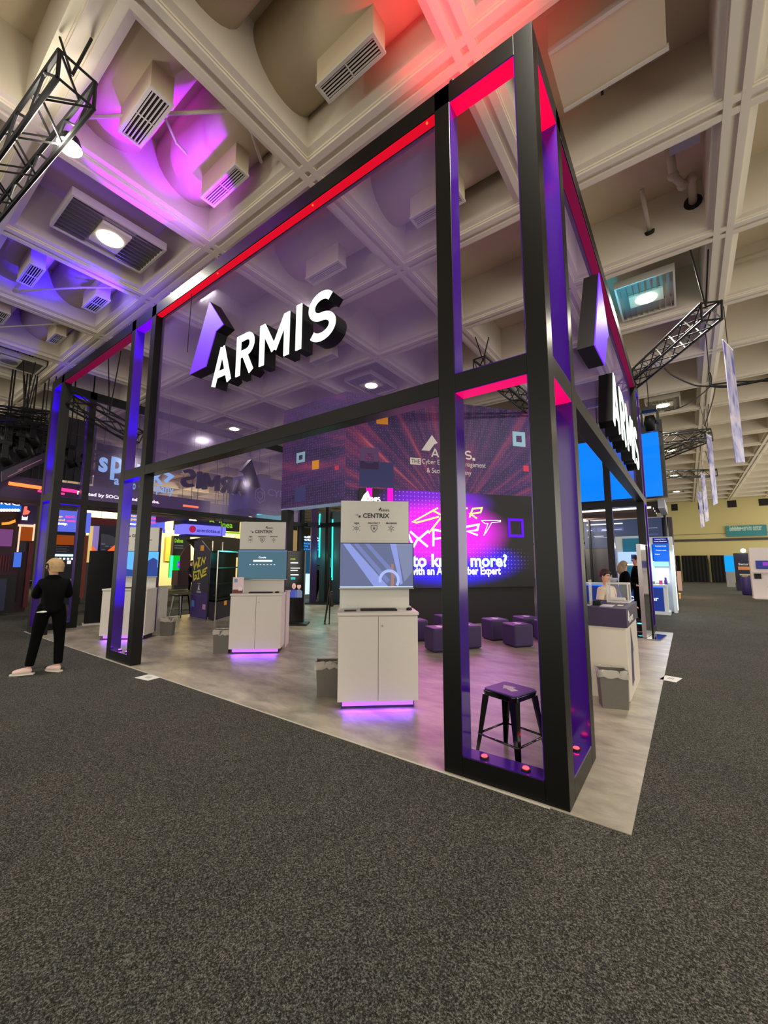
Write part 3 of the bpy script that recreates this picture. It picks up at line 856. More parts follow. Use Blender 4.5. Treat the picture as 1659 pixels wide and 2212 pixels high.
mb.box(WFm, c_[0] - 0.05, c_[0] + 0.03, c_[1] - 0.03, c_[1] + 0.05, 0, 0.005); mb.build('lettering', mpw, wall)
za = WFm.px(886, 1003)[1]; u886 = WFm.px(886, 997)[0]; u909 = WFm.px(909, 997)[0]; u1049 = WFm.px(1049, 1008)[0]
mb = MB(); mb.box(WFm, u886, u909, za, za + 0.19, 0, 0.004); mb.build('word_plate', mpw, wall)
text(WFm, 'THE', u886 + 0.03, u909 - 0.03, za + 0.04, za + 0.15, 0.004, mat('print_dark', (40, 30, 50), 0.6), wall)
text(WFm, 'Cyber Exposure Management', u909 + 0.03, u1049, za - 0.0, za + 0.18, 0.0, mpw, wall)
text(WFm, '& Security Company', WFm.px(922, 1018)[0], WFm.px(1018, 1022)[0], za - 0.24, za - 0.06, 0.0, mpw, wall)

# LED wall
def led_mat():
    m = bpy.data.materials.new('led_wall_image'); m.use_nodes = True
    nt = m.node_tree; b = nt.nodes['Principled BSDF']; L = nt.links.new
    b.inputs['Base Color'].default_value = (0.004, 0.004, 0.005, 1); b.inputs['Roughness'].default_value = 0.5
    tc = nt.nodes.new('ShaderNodeTexCoord')
    dp = nt.nodes.new('ShaderNodeVectorMath'); dp.operation = 'DOT_PRODUCT'; dp.inputs[1].default_value = (WFm.x.x, WFm.x.y, 0); L(tc.outputs['Object'], dp.inputs[0])
    sz = nt.nodes.new('ShaderNodeSeparateXYZ'); L(tc.outputs['Object'], sz.inputs[0])
    def M(op, a, b_=0.0, c_=None):
        n = nt.nodes.new('ShaderNodeMath'); n.operation = op
        for i, q in enumerate((a, b_)):
            if isinstance(q, (int, float)): n.inputs[i].default_value = q
            else: L(q, n.inputs[i])
        return n.outputs[0]
    def blob(px, py, ru, rv):
        cu, cv = WFm.px(px, py)
        u = M('DIVIDE', M('SUBTRACT', dp.outputs['Value'], dot_o(WFm, cu)), ru); v = M('DIVIDE', M('SUBTRACT', sz.outputs[2], cv), rv)
        r = M('SQRT', M('ADD', M('MULTIPLY', u, u), M('MULTIPLY', v, v)))
        mr = nt.nodes.new('ShaderNodeMapRange'); mr.interpolation_type = 'SMOOTHSTEP'; mr.inputs[1].default_value = 1.15; mr.inputs[2].default_value = 0.55
        L(r, mr.inputs[0]); return mr.outputs[0]
    k1 = blob(950, 1150, 1.95, 0.86); k2 = blob(970, 1215, 2.1, 0.62); k3 = blob(945, 1085, 1.6, 0.5)
    def layer(prev, fac, rgb):
        mx = nt.nodes.new('ShaderNodeMix'); mx.data_type = 'RGBA'; L(fac, mx.inputs[0])
        if isinstance(prev, tuple): mx.inputs[6].default_value = prev
        else: L(prev, mx.inputs[6])
        mx.inputs[7].default_value = (*rgb, 1); return mx.outputs[2]
    col = layer((0, 0, 0, 1), k3, lin((110, 0, 200)))
    col = layer(col, k2, lin((30, 0, 255)))
    col = layer(col, k1, lin((250, 0, 250)))
    mp = nt.nodes.new('ShaderNodeCombineXYZ'); L(M('MULTIPLY', dp.outputs['Value'], 9.5), mp.inputs[0]); L(M('MULTIPLY', sz.outputs[2], 9.5), mp.inputs[1])
    vo = nt.nodes.new('ShaderNodeTexVoronoi'); vo.inputs['Randomness'].default_value = 0.0; L(mp.outputs[0], vo.inputs['Vector']); vo.inputs['Scale'].default_value = 1.0
    k4 = M('MAXIMUM', blob(905, 1095, 1.2, 0.75), blob(1010, 1210, 1.9, 0.5))
    col = layer(col, M('MULTIPLY', M('MULTIPLY', M('LESS_THAN', vo.outputs['Distance'], 0.16), k4), 0.5), lin((225, 130, 255)))
    L(col, b.inputs['Emission Color']); b.inputs['Emission Strength'].default_value = 1.0
    return m
led = thing('video_screen', 'big LED video wall glowing magenta and blue with lettering', 'screen', tuple(WFm.P((led0 + led1) / 2, ledb, 0)))
mb = MB(); mb.box(WFm, led0, led1, ledb, ledt, 0.0, 0.06); mb.build('screen', led_mat(), led)
LW = 0.062
gw = glow('screen_white', (255, 255, 255), 1.6); gc = glow('screen_cyan_white', (190, 240, 255), 1.5); gy = glow('screen_yellow', (255, 236, 120), 1.3); gpk = glow('screen_pink', (255, 0, 190), 1.1)
def W2(x, y): return WFm.px(x, y, LW)
def strokes(pts_list, t, m, w=LW, name='lettering', closed=False):
    mb = MB()
    for st in pts_list: mb.stroke(WFm, [W2(*p) for p in st], t, w, w + 0.006, closed)
    return mb.build(name, m, led)
# CYBER brush lettering
strokes([[(946, 1097), (892, 1127), (900, 1129), (948, 1116)], [(934, 1102), (952, 1112)], [(968, 1098), (926, 1152)],
         [(962, 1100), (950, 1122), (975, 1118), (980, 1108), (962, 1108)], [(1010, 1098), (985, 1098), (978, 1120), (1003, 1120)], [(984, 1109), (1005, 1108)],
         [(1014, 1118), (1021, 1099), (1041, 1097), (1038, 1107), (1016, 1110), (1030, 1120)]], 0.045, gy)
strokes([[(893, 1180), (880, 1150)], [(886, 1148), (905, 1165), (924, 1181)], [(926, 1146), (900, 1168), (893, 1182)], [(936, 1180), (936, 1144), (958, 1148), (955, 1162), (938, 1164)],
         [(1000, 1134), (978, 1136), (974, 1158), (1002, 1160)], [(1006, 1138), (1034, 1133), (1031, 1145), (1010, 1148), (1032, 1156)]], 0.055, gw)
strokes([[(1041, 1126), (1048, 1131), (1054, 1131), (1045, 1157), (1050, 1150), (1062, 1129), (1081, 1127), (1081, 1124), (1041, 1124)]], 0.018, gw, closed=True)
def ltext(s, x0, x1, yb0, yb1, capx, m, weight):
    a = W2(x0, yb0); b = W2(x1, yb1); c = W2(x1, capx)
    v0 = (a[1] + b[1]) / 2
    text(WFm, s, a[0], b[0], v0, v0 + (c[1] - b[1]), LW, m, led, weight=weight)
ltext('Want to know more?', 795, 1096, 1224, 1226, 1198, gc, 0.035)
ltext('Speak with an Armis Cyber Expert', 838, 1082, 1246, 1248, 1226, gw, 0.03)
a, b = W2(1098, 1160), W2(1130, 1121)
mb = MB(); q = 0.07; mq = glow('screen_violet', (92, 0, 255), 1.1)
for (p0, p1, p2, p3) in ((a[0], b[0], a[1], a[1] + q), (a[0], b[0], b[1] - q, b[1]), (a[0], a[0] + q, a[1] + q, b[1] - q), (b[0] - q, b[0], a[1] + q, b[1] - q)): mb.box(WFm, p0, p1, p2, p3, LW, LW + 0.01)
mb.build('violet_ring', mq, led)
# small lit logo in the upper left of the LED wall and pink bars (screen content)
strokes([[(783, 1083), (789, 1071), (793, 1067), (796, 1075)]], 0.09, gw)
a = W2(788, 1083); b = W2(821, 1085)
mb = MB(); armis_strokes(lambda i, c, pl, th: [mb.stroke(WFm, q, th, LW + 0.004, LW + 0.008) for q in pl], WFm, a[0], b[0], a[1], a[1] + 0.12, 0.24); mb.build('lettering', gw, led)
for (xa, xb) in ((791, 804), (837, 849)):
    a = W2(xa, 1086); b = W2(xb, 1056); mb = MB(); mb.box(WFm, a[0], b[0], a[1] - 0.05, b[1] + 0.02, LW - 0.0, LW + 0.003); mb.build('pink_bar', gpk, led)
a = W2(791, 1087); b = W2(849, 1087); mb = MB(); mb.box(WFm, a[0], b[0], a[1] - 0.05, a[1] - 0.02, LW, LW + 0.003); mb.build('pink_bar', gpk, led)
for q_ in (0.33, 0.72):
    q = WFm.P(led0 + (led1 - led0) * q_, (ledb + ledt) / 2 - 0.2, 0.12)
    lamp('AREA', 'video_glow', q, 55, (1.0, 0.2, 0.62) if q_ < 0.5 else (0.85, 0.25, 0.85), q + WFm.n * 2 + Vector((0, 0, -1.1)), 1.6)
# ------------------------------------------------------------------ demo kiosks
KD = (0.7564, 0.6541); KW = 0.90; KH = 1.055
KF = Frame((-2.484, 0.470, 0), KD)
mvi = glow('violet_toe_led', (150, 84, 255), 2.2)
mdark = mat('kiosk_print_dark', (28, 24, 36), 0.5); mgrey = mat('kiosk_print_grey', (96, 94, 100), 0.5)
kc = KF.P(KW / 2, 0, -0.5)
kiosk = thing('demo_kiosk', 'nearest white demo kiosk, its television showing a blue grey abstract picture', 'kiosk', (kc.x, kc.y, 0), 'white demo kiosks')
TW0, TW1 = -0.58, -0.45
def kb(name, u0, u1, v0, v1, w0, w1_, m, par=kiosk, bev=0.0):
    mb = MB(); mb.box(KF, u0, u1, v0, v1, w0, w1_); return mb.build(name, m, par, bevel=bev, seg=1)
kb('cabinet_body', 0, KW, 0.09, KH - 0.035, -0.449, -0.022, M_WHITE)
for (a, b) in ((0.0, KW / 2 - 0.003), (KW / 2 + 0.003, KW)):
    d = kb('door', a, b, 0.09, KH - 0.045, -0.021, 0.0, M_WHITE, bev=0.002)
    if a > 0:
        mb = MB(); c = KF.P(KW / 2 + 0.045, KH - 0.15, 0.0); mb.tube([c, KF.P(KW / 2 + 0.045, KH - 0.15, 0.006)], 0.012, 10); mb.build('lock', M_ALU, d)
kb('worktop', -0.012, KW + 0.012, KH - 0.034, KH, -0.449, 0.012, M_WHITE, bev=0.003)
kb('toe_kick', 0.04, KW - 0.04, 0.0, 0.089, -0.449, -0.07, mat('toe_kick_black', (30, 26, 34), 0.5))
kb('toe_light', 0.05, KW - 0.05, 0.03, 0.085, -0.069, -0.058, mvi)
kb('rear_cabinet', 0.0, KW, 0.0, KH - 0.035, -1.03, TW0 - 0.001, M_WHITE)
kb('rear_worktop', -0.012, KW + 0.012, KH - 0.034, KH, -1.04, TW0 - 0.001, M_WHITE)
kb('tower_core', 0.008, KW - 0.03, 0.10, 2.395, TW0, TW1 - 0.012, mat('kiosk_side_purple', (70, 34, 104), 0.4))
kb('tower_panel', 0.0, KW - 0.035, KH + 0.001, 2.40, TW1 - 0.011, TW1, M_WHITE2)
WP = TW1
def kt(s, u0, u1, v0, v1, m=mdark, wt=0.0): return text(KF, s, u0, u1, v0, v1, WP, m, kiosk, weight=wt)
def kpx(x, y): return KF.px(x, y, WP)
kt('CENTRIX', kpx(779, 1113)[0] + 0.03, kpx(841, 1113)[0], kpx(810, 1119)[1], kpx(810, 1109)[1], wt=0.02)
mb = MB(); a = kpx(822, 1105); b = kpx(841, 1105.5); armis_strokes(lambda i, c, pl, th: [mb.stroke(KF, q, th, WP, WP + 0.003) for q in pl], KF, a[0], b[0], a[1], a[1] + 0.03, 0.14); mb.build('lettering', mdark, kiosk)
mb = MB(); mb.poly(KF, [kpx(817, 1102.5), kpx(822, 1096), kpx(824, 1098.5), kpx(820.5, 1102.5)], WP, WP + 0.003); mb.build('logo_arrow', mdark, kiosk)
for (x, y, s_, m) in ((774.5, 1118, 0.026, mdark), (770, 1114, 0.022, mat('kiosk_print_blue', (120, 150, 180), 0.5)), (767, 1113, 0.014, mat('kiosk_print_pale', (160, 175, 190), 0.5))):
    u, v = kpx(x, y); mb = MB(); mb.box(KF, u, u + s_, v, v + s_, WP, WP + 0.003); mb.build('logo_square', m, kiosk)
for (w_, xa, xb) in (('SEE', 765, 776), ('PROTECT', 795, 821), ('MANAGE', 834, 857)):
    kt(w_, kpx(xa, 1131)[0], kpx(xb, 1131)[0], kpx((xa + xb) / 2, 1132)[1], kpx((xa + xb) / 2, 1128.5)[1], wt=0.03)
def icon(kind, cx, cy):
    mb = MB(); u, v = kpx(cx, cy); r = 0.038
    circ = lambda rr, n=14, su=1.0, sv=1.0, ou=0, ov=0: [(u + ou + rr * su * math.cos(2 * PI * k / n), v + ov + rr * sv * math.sin(2 * PI * k / n)) for k in range(n)]
    if kind == 'eye':
        mb.stroke(KF, circ(r * 0.62, 14, 1.25, 0.7), 0.006, WP, WP + 0.003, True); mb.stroke(KF, circ(r * 0.2), 0.006, WP, WP + 0.003, True)
        for k in range(6):
            a = PI / 6 + k * PI / 3; mb.stroke(KF, [(u + 1.05 * r * math.cos(a), v + 1.05 * r * math.sin(a)), (u + 1.4 * r * math.cos(a), v + 1.4 * r * math.sin(a))], 0.008, WP, WP + 0.003)
    elif kind == 'shield':
        mb.stroke(KF, [(u - r, v + r), (u + r, v + r), (u + r, v - 0.2 * r), (u, v - 1.3 * r), (u - r, v - 0.2 * r)], 0.008, WP, WP + 0.003, True)
        mb.box(KF, u - 0.35 * r, u + 0.35 * r, v - 0.35 * r, v + 0.25 * r, WP, WP + 0.003); mb.stroke(KF, circ(0.26 * r, 10, 1, 1, 0, 0.3 * r), 0.005, WP, WP + 0.003, True)
    else:
        mb.stroke(KF, circ(r * 0.45, 12, 1, 1, 0, 0.25 * r), 0.006, WP, WP + 0.003, True)
        mb.box(KF, u - 0.1 * r, u + 0.1 * r, v - 1.2 * r, v - 0.2 * r, WP, WP + 0.003)
        for a in (-0.5, 0.5, 1.57, 2.64, 3.64): mb.stroke(KF, [(u + 0.6 * r * math.cos(a), v + 0.6 * r * math.sin(a)), (u + 1.15 * r * math.cos(a), v + 1.15 * r * math.sin(a))], 0.007, WP, WP + 0.003)
    mb.build('icon', mgrey, kiosk)
icon('eye', 770, 1141); icon('shield', 808, 1141.5); icon('tools', 845, 1142)
lamp('AREA', 'toe_glow', KF.P(KW / 2, 0.06, 0.02), 3.2, (0.26, 0.05, 1.0), KF.P(KW / 2, -1.0, 0.25), KW * 0.85, size_y=0.03)
k2p = place(kiosk, kiosk.location + Vector((-5.921 + 2.484, 1.384 - 0.470, 0)), 0, 'white demo kiosk behind the nearest one, its television showing a search page', 'white demo kiosks')
k3p = place(kiosk, kiosk.location + Vector((-9.262 + 2.484, 0.562 - 0.470, 0)), 0, 'white demo kiosk farthest left, seen through the middle tower', 'white demo kiosks')
for dx, dy in ((-5.921 + 2.484, 0.914), (-9.262 + 2.484, 0.092)):
    p = KF.P(KW / 2, 0.06, 0.02) + Vector((dx, dy, 0))
    lamp('AREA', 'toe_glow', p, 3.2, (0.26, 0.05, 1.0), p + Vector((0.16, -0.19, -1.06)), KW * 0.85, size_y=0.03)
KF2 = Frame((-5.921, 1.384, 0), KD); KF3 = Frame((-9.262, 0.562, 0), KD)

def tv(F, label):
    c = F.P(KW / 2, 1.29, -0.42)
    t = thing('television', label, 'television', tuple(c), 'televisions on the demo kiosks')
    mb = MB(); mb.box(F, -0.01, KW + 0.02, 1.29, 1.862, -0.445, -0.395); mb.build('housing', M_BLKPL, t, bevel=0.004, seg=1)
    mb = MB(); mb.box(F, -0.01, KW + 0.02, 1.292, 1.302, -0.394, -0.391); mb.build('bottom_trim', M_ALU, t)
    return t
def scr(F, t, m, u0=0.0, u1=None, v0=1.31, v1=1.852):
    mb = MB(); mb.box(F, u0, KW + 0.01 if u1 is None else u1, v0, v1, -0.394, -0.3915); return mb.build('screen', m, t)
t1 = tv(KF, 'television on the nearest kiosk with a blue grey abstract picture')
scr(KF, t1, glow('tv_slate', (96, 104, 138), 0.9))
def shape(F, t, pts, m, w=-0.3912, name='picture_shape'):
    mb = MB(); mb.poly(F, [(p[0], max(1.311, min(1.851, p[1]))) for p in pts], w, w + 0.0006); return mb.build(name, m, t)
mA = glow('tv_peri', (134, 148, 214), 0.9); mB = glow('tv_peri2', (110, 122, 176), 0.9); mC = glow('tv_copper', (164, 120, 108), 0.8); mD = glow('tv_pale', (160, 176, 232), 0.95)
shape(KF, t1, [(0.03, 1.85), (0.12, 1.85), (0.60, 1.32), (0.42, 1.32)], mA); shape(KF, t1, [(0.16, 1.85), (0.22, 1.85), (0.62, 1.40), (0.58, 1.36)], mB)
shape(KF, t1, [(0.30, 1.85), (0.36, 1.85), (0.70, 1.48), (0.68, 1.42)], mB); shape(KF, t1, [(0.62, 1.85), (0.70, 1.85), (0.78, 1.36), (0.75, 1.34)], mA)
shape(KF, t1, [(0.70, 1.85), (0.9, 1.85), (0.9, 1.5), (0.80, 1.38)], glow('tv_blue_grey', (120, 128, 160), 0.9))
shape(KF, t1, [(0.635, 1.60), (0.665, 1.60), (0.67, 1.315), (0.63, 1.315)], mC, -0.3905)
for r0 in (0,):
    mb = MB()
    arc = [(0.61 + 0.115 * math.cos(math.radians(a)), 1.40 + 0.115 * math.sin(math.radians(a))) for a in range(-35, 200, 12)]
    mb.stroke(KF, arc, 0.035, -0.390, -0.389); mb.build('picture_shape', mD, t1)
mb = MB(); mb.box(KF, 0.0, KW + 0.01, 1.311, 1.322, -0.391, -0.3895); mb.build('task_bar', glow('tv_bar', (200, 220, 255), 1.2), t1)
t2 = tv(KF2, 'television on the middle kiosk showing a search page')
scr(KF2, t2, glow('tv_search', (74, 108, 124), 0.8))
gwt = glow('tv_white', (236, 244, 246), 1.1)
mb = MB(); mb.box(KF2, 0.0, KW + 0.01, 1.815, 1.852, -0.391, -0.390); mb.build('browser_bar', glow('tv_bar_blue', (88, 116, 150), 0.8), t2)
text(KF2, 'Google', 0.38, 0.52, 1.685, 1.73, -0.391, gwt, t2, weight=0.02)
mb = MB(); mb.box(KF2, 0.28, 0.64, 1.63, 1.665, -0.391, -0.390); mb.build('search_box', gwt, t2)
for k in range(8):
    mb = MB(); u = 0.21 + k * 0.065; mb.box(KF2, u, u + 0.03, 1.57, 1.578, -0.391, -0.390); mb.build('shortcut', gwt, t2)
t3 = tv(KF3, 'television on the far left kiosk showing a blue sky photograph')
scr(KF3, t3, glow('tv_sky', (90, 170, 236), 1.0))
shape(KF3, t3, [(0, 1.31), (0.91, 1.31), (0.91, 1.50), (0.55, 1.42), (0.3, 1.46), (0, 1.52)], glow('tv_sea', (40, 70, 150), 0.8)); shape(KF3, t3, [(0.68, 1.45), (0.9, 1.45), (0.9, 1.66), (0.80, 1.72), (0.68, 1.64)], glow('tv_house', (50, 70, 150), 0.7), -0.390); shape(KF3, t3, [(0, 1.36), (0.16, 1.36), (0.16, 1.45), (0, 1.5)], glow('tv_warm', (210, 120, 130), 0.9), -0.390)

# keyboards, mice and papers on the worktops
def keyboard(F, u0, u1, label):
    t = thing('keyboard', label, 'keyboard', tuple(F.P((u0 + u1) / 2, KH, -0.2)), 'keyboards on the kiosks')
    mb = MB(); mb.box(F, u0, u1, KH, KH + 0.018, -0.26, -0.13); mb.build('base', M_BLKPL, t, bevel=0.003, seg=1)
    mb = MB()
    n = 14
    for r in range(4):
        for k in range(n):
            a = u0 + 0.008 + (u1 - u0 - 0.016) * k / n
            mb.box(F, a, a + (u1 - u0 - 0.016) / n - 0.004, KH + 0.018, KH + 0.024, -0.25 + r * 0.028, -0.25 + r * 0.028 + 0.023)
    o = mb.build('keys', mat('key_grey', (46, 46, 48), 0.5), t); o['kind'] = 'stuff'
    return t
def mouse(F, u, label):
    t = thing('computer_mouse', label, 'mouse', tuple(F.P(u, KH, -0.2)), 'computer mice on the kiosks')
    mb = MB(); c = F.P(u, KH + 0.012, -0.2); mb.ball((c.x, c.y, c.z), 0.04, 12, 8, (0.8, 1.2, 0.5)); mb.v = [(x, y, max(z, KH)) for x, y, z in mb.v]
    o = mb.build('shell', M_BLKPL, t, smooth=True)
    mb = MB(); mb.tube([F.P(u, KH + 0.03, -0.18), F.P(u, KH + 0.03, -0.165)], 0.006, 8); mb.build('wheel', mgrey, t)
keyboard(KF, 0.25, 0.68, 'black keyboard on the nearest kiosk'); mouse(KF, 0.83, 'black mouse on the nearest kiosk')
keyboard(KF2, 0.28, 0.70, 'black keyboard on the middle kiosk'); mouse(KF2, 0.78, 'black mouse on the middle kiosk')
keyboard(KF3, 0.28, 0.70, 'black keyboard on the far left kiosk')
mb = MB(); mb.box(KF, 0.06, 0.2, KH, KH + 0.012, -0.18, -0.11); tag(mb.build('phone', M_BLKPL, bevel=0.003), 'dark phone lying on the left of the nearest kiosk top', 'phone')
t = thing('acrylic_tray', 'clear acrylic tray at the back left of the nearest kiosk top', 'tray', tuple(KF.P(0.15, KH, -0.32)))
macr = mat('clear_acrylic', (220, 226, 226), 0.05, alpha=0.25)
mb = MB(); mb.box(KF, 0.02, 0.22, KH, KH + 0.006, -0.40, -0.25); mb.build('base', macr, t)
mb = MB(); mb.box(KF, 0.02, 0.22, KH + 0.006, KH + 0.05, -0.40, -0.394); mb.build('back', macr, t)
mb = MB(); mb.box(KF, 0.64, 0.88, KH, KH + 0.006, -0.38, -0.28); tag(mb.build('acrylic_tray', macr), 'flat acrylic tray behind the mouse on the nearest kiosk', 'tray')
t = thing('sign_card', 'small pink and white sign card standing on the middle kiosk', 'sign', tuple(KF2.P(0.09, KH, -0.1)))
mb = MB(); mb.box(KF2, -0.005, 0.19, KH, KH + 0.29, -0.12, -0.11); mb.build('card', mat('card_pink', (216, 196, 204), 0.5), t)
mb = MB(); mb.box(KF2, 0.0, 0.18, KH + 0.005, KH + 0.07, -0.109, -0.107); mb.build('shoe_print', mat('card_brown', (110, 50, 44), 0.6), t)
mb = MB(); mb.box(KF2, 0.10, 0.17, KH + 0.05, KH + 0.11, -0.106, -0.104); mb.build('white_box_print', mat('card_white', (226, 220, 222), 0.6), t)
mb = MB(); mb.box(KF2, 0.02, 0.08, KH + 0.2, KH + 0.26, -0.109, -0.107); mb.build('blue_print', mat('card_blue', (120, 150, 170), 0.6), t)
mb = MB(); mb.box(KF2, -0.005, 0.19, KH, KH + 0.004, -0.11, -0.05); mb.build('foot', macr, t)

# ------------------------------------------------------------------ waste bins
mbin = mat('grey_textured_bin', (98, 94, 86), 0.6, noise=0.12, nscale=60)
mbag = mat('clear_bag', (206, 198, 186), 0.25, alpha=0.55)
def bin_(cx, cy, rz, label, s=1.0, wx=0.29, wy=0.2, h=0.40):
    t = thing('waste_bin', label, 'bin', (cx, cy, 0), 'grey waste bins in the booth')
    F = Frame((cx, cy, 0), (math.cos(rz), math.sin(rz)))
    mb = MB(); a, b = wx / 2 * s, wy / 2 * s; ka = 0.88; H = h * s
    def ring(k, z, e=0.0): return [F.P(-a * k + e, z, -b * k + e), F.P(a * k - e, z, -b * k + e), F.P(a * k - e, z, b * k - e), F.P(-a * k + e, z, b * k - e)]
    V = ring(ka, 0.0) + ring(1, H) + ring(1, H, 0.006) + ring(ka, 0.012, 0.006)
    fs = [(0, 1, 2, 3)]
    for g in range(3):
        for k in range(4): fs.append((g * 4 + k, g * 4 + (k + 1) % 4, (g + 1) * 4 + (k + 1) % 4, (g + 1) * 4 + k))
    fs.append((12, 13, 14, 15)); mb.add(V, fs); mb.build('body', mbin, t, label=None)
    # folded bag over the rim
    mb = MB(); n = 28; V = []; rnd = random.Random(int(abs(cx) * 100))
    for lev, (k, z) in enumerate(((0.93, H - 0.07), (1.0, H + 0.012), (1.06, H + 0.008), (1.085, H - 0.075))):
        for i in range(n):
            q = 4.0 * i / n; sd = int(q) % 4; f = q - int(q)
            c = [(-a, -b), (a, -b), (a, b), (-a, b)]
            x = c[sd][0] * (1 - f) + c[(sd + 1) % 4][0] * f; y = c[sd][1] * (1 - f) + c[(sd + 1) % 4][1] * f
            j = rnd.uniform(-0.012, 0.012)
            V.append(F.P(x * k + j * (lev in (2, 3)), z + j * (1.6 if lev in (0, 3) else 0.6), y * k + j * (lev in (2, 3))))
    fs = []
    for l in range(3):
        for i in range(n): fs.append((l * n + i, l * n + (i + 1) % n, (l + 1) * n + (i + 1) % n, (l + 1) * n + i))
    mb.add(V, fs); mb.build('bag', mbag, t, smooth=True)
    return t
bin_(-2.98, 0.84, math.radians(41), 'waste bin beside the left edge of the nearest kiosk')
bin_(-6.16, 1.42, math.radians(41), 'waste bin just left of the middle kiosk')
bin_(-8.75, 1.72, math.radians(41), 'waste bin right of the far left kiosk', 0.95)
bin_(-0.06, 2.44, math.radians(20), 'waste bin in front of the white counter on the right', 1.02)

# ------------------------------------------------------------------ stool with arrow seat cover
mstool = mat('gloss_black_steel', (10, 10, 11), 0.14, 0.2, coat=0.5)
mseat = mat('violet_seat_cover', (66, 44, 116), 0.45)
def stool(cx, cy, rz, H, label, seat=True, group='black metal bar stools'):
    t = thing('bar_stool', label, 'stool', (cx, cy, 0), group)
    F = Frame((cx, cy, 0), (math.cos(rz), math.sin(rz)))
    s0, s1 = 0.155, 0.215
    for su in (-1, 1):
        for sw in (-1, 1):
            mb = MB(); V = []
            for (k, z, wd) in ((s1, 0.0, 0.026), (s1 - 0.02, 0.16, 0.036), (s0 + 0.005, H - 0.05, 0.062)):
                for (du, dw) in ((0, 0), (-wd * su, 0), (-wd * su, -0.006 * sw), (-0.006 * su, -0.006 * sw), (-0.006 * su, -wd * sw), (0, -wd * sw)):
                    V.append(F.P(su * k + du, z, sw * k + dw))
            fs = []
            for l in range(2):
                for i in range(6): fs.append((l * 6 + i, l * 6 + (i + 1) % 6, (l + 1) * 6 + (i + 1) % 6, (l + 1) * 6 + i))
            fs.append(tuple(range(6))); fs.append(tuple(range(12, 18)))
            mb.add(V, fs); lg_ = mb.build('leg', mstool, t)
            mb = MB(); c = F.P(su * (s1 - 0.008), 0, sw * (s1 - 0.008)); mb.lathe((c.x, c.y, 0), [(0.016, 0), (0.014, 0.02)], 8); mb.build('foot', M_BLKPL, lg_)
    r = s1 - 0.025; zb_s = 0.19
    for k in range(4):
        a = [(-r, -r), (r, -r), (r, r), (-r, r)][k]; b = [(r, -r), (r, r), (-r, r), (-r, -r)][k]
        mb = MB(); mb.tube([F.P(a[0], zb_s, a[1]), F.P((a[0] + b[0]) / 2, zb_s - 0.0, (a[1] + b[1]) / 2), F.P(b[0], zb_s, b[1])], 0.009, 8); mb.build('foot_rail', mstool, t, smooth=True)
    def rr(s, c, n=4): return [(sx * (s - c) + c * math.cos(a), sy * (s - c) + c * math.sin(a)) for (sx, sy, a0) in ((1, 1, 0), (-1, 1, 90), (-1, -1, 180), (1, -1, 270)) for a in [math.radians(a0 + 90.0 * i / n) for i in range(n + 1)]]
    def slab(s_lo, s_hi, z0, z1, c, m, nm):
        mb = MB(); lo = rr(s_lo, c); hi = rr(s_hi, c); n = len(lo)
        V = [F.P(p[0], z0, p[1]) for p in lo] + [F.P(p[0], z1, p[1]) for p in hi]
        mb.add(V, [tuple(range(n)), tuple(range(2 * n - 1, n - 1, -1))] + [(i, i + n, (i + 1) % n + n, (i + 1) % n) for i in range(n)]); return mb.build(nm, m, t, bevel=0.004)
    slab(0.160, 0.168, H - 0.055, H - 0.012, 0.04, mstool, 'seat')
    if seat:
        cov = slab(0.160, 0.158, H - 0.012, H, 0.035, mseat, 'seat_cover')
        mb = MB(); G2 = lambda p: F.P(p[0], H + 0.0015, p[1])
        A = [(-0.02, 0.10), (0.055, 0.02), (0.03, 0.015), (0.045, -0.075), (-0.02, -0.085), (-0.03, 0.005), (-0.065, 0.0)]
        A = [(0.26 * y - 0.966 * x, -0.966 * y - 0.26 * x) for x, y in A]
        V = [G2(p) for p in A] + [F.P(p[0], H, p[1]) for p in A]; n = len(A)
        mb.add(V, [tuple(range(n)), tuple(range(2 * n - 1, n - 1, -1))] + [(i, i + n, (i + 1) % n + n, (i + 1) % n) for i in range(n)]); mb.build('arrow_logo', mat('logo_white', (214, 210, 214), 0.5), cov)
    return t
ps = at(1101, 1487, 0.56)
stool(ps.x, ps.y, math.radians(75), 0.56, 'glossy black metal stool with violet arrow seat, behind the corner tower')
stool(-11.7, 3.55, math.radians(20), 0.66, 'black metal stool beside the shelf tower on the left', False)

# ------------------------------------------------------------------ cube ottomans
mott = mat('violet_leatherette', (62, 44, 92), 0.5, noise=0.05, nscale=30)
def ottoman(cx, cy, rz, label):
    t = thing('cube_ottoman', label, 'ottoman', (cx, cy, 0), 'violet cube ottomans')
    F = Frame((cx, cy, 0), (math.cos(rz), math.sin(rz)))
    mb = MB(); mb.box(F, -0.215, 0.215, 0.012, 0.43, -0.215, 0.215); mb.build('cushion', mott, t, smooth=False, bevel=0.035, seg=4)
    mb = MB(); mb.box(F, -0.17, 0.17, 0.0, 0.0118, -0.17, 0.17); mb.build('base', M_BLKPL, t)
    mb = MB(); A = [(-0.02, 0.12), (0.10, 0.0), (0.05, 0.0), (0.04, -0.10), (-0.05, -0.09), (-0.04, 0.02), (-0.09, 0.03)]
    n = len(A); V = [F.P(p[0], 0.4325, p[1]) for p in A] + [F.P(p[0], 0.4302, p[1]) for p in A]
    mb.add(V, [tuple(range(n)), tuple(range(2 * n - 1, n - 1, -1))] + [(i, i + n, (i + 1) % n + n, (i + 1) % n) for i in range(n)]); mb.build('arrow_logo', mat('logo_white', (214, 210, 214), 0.5), t)
r0 = math.radians(42)
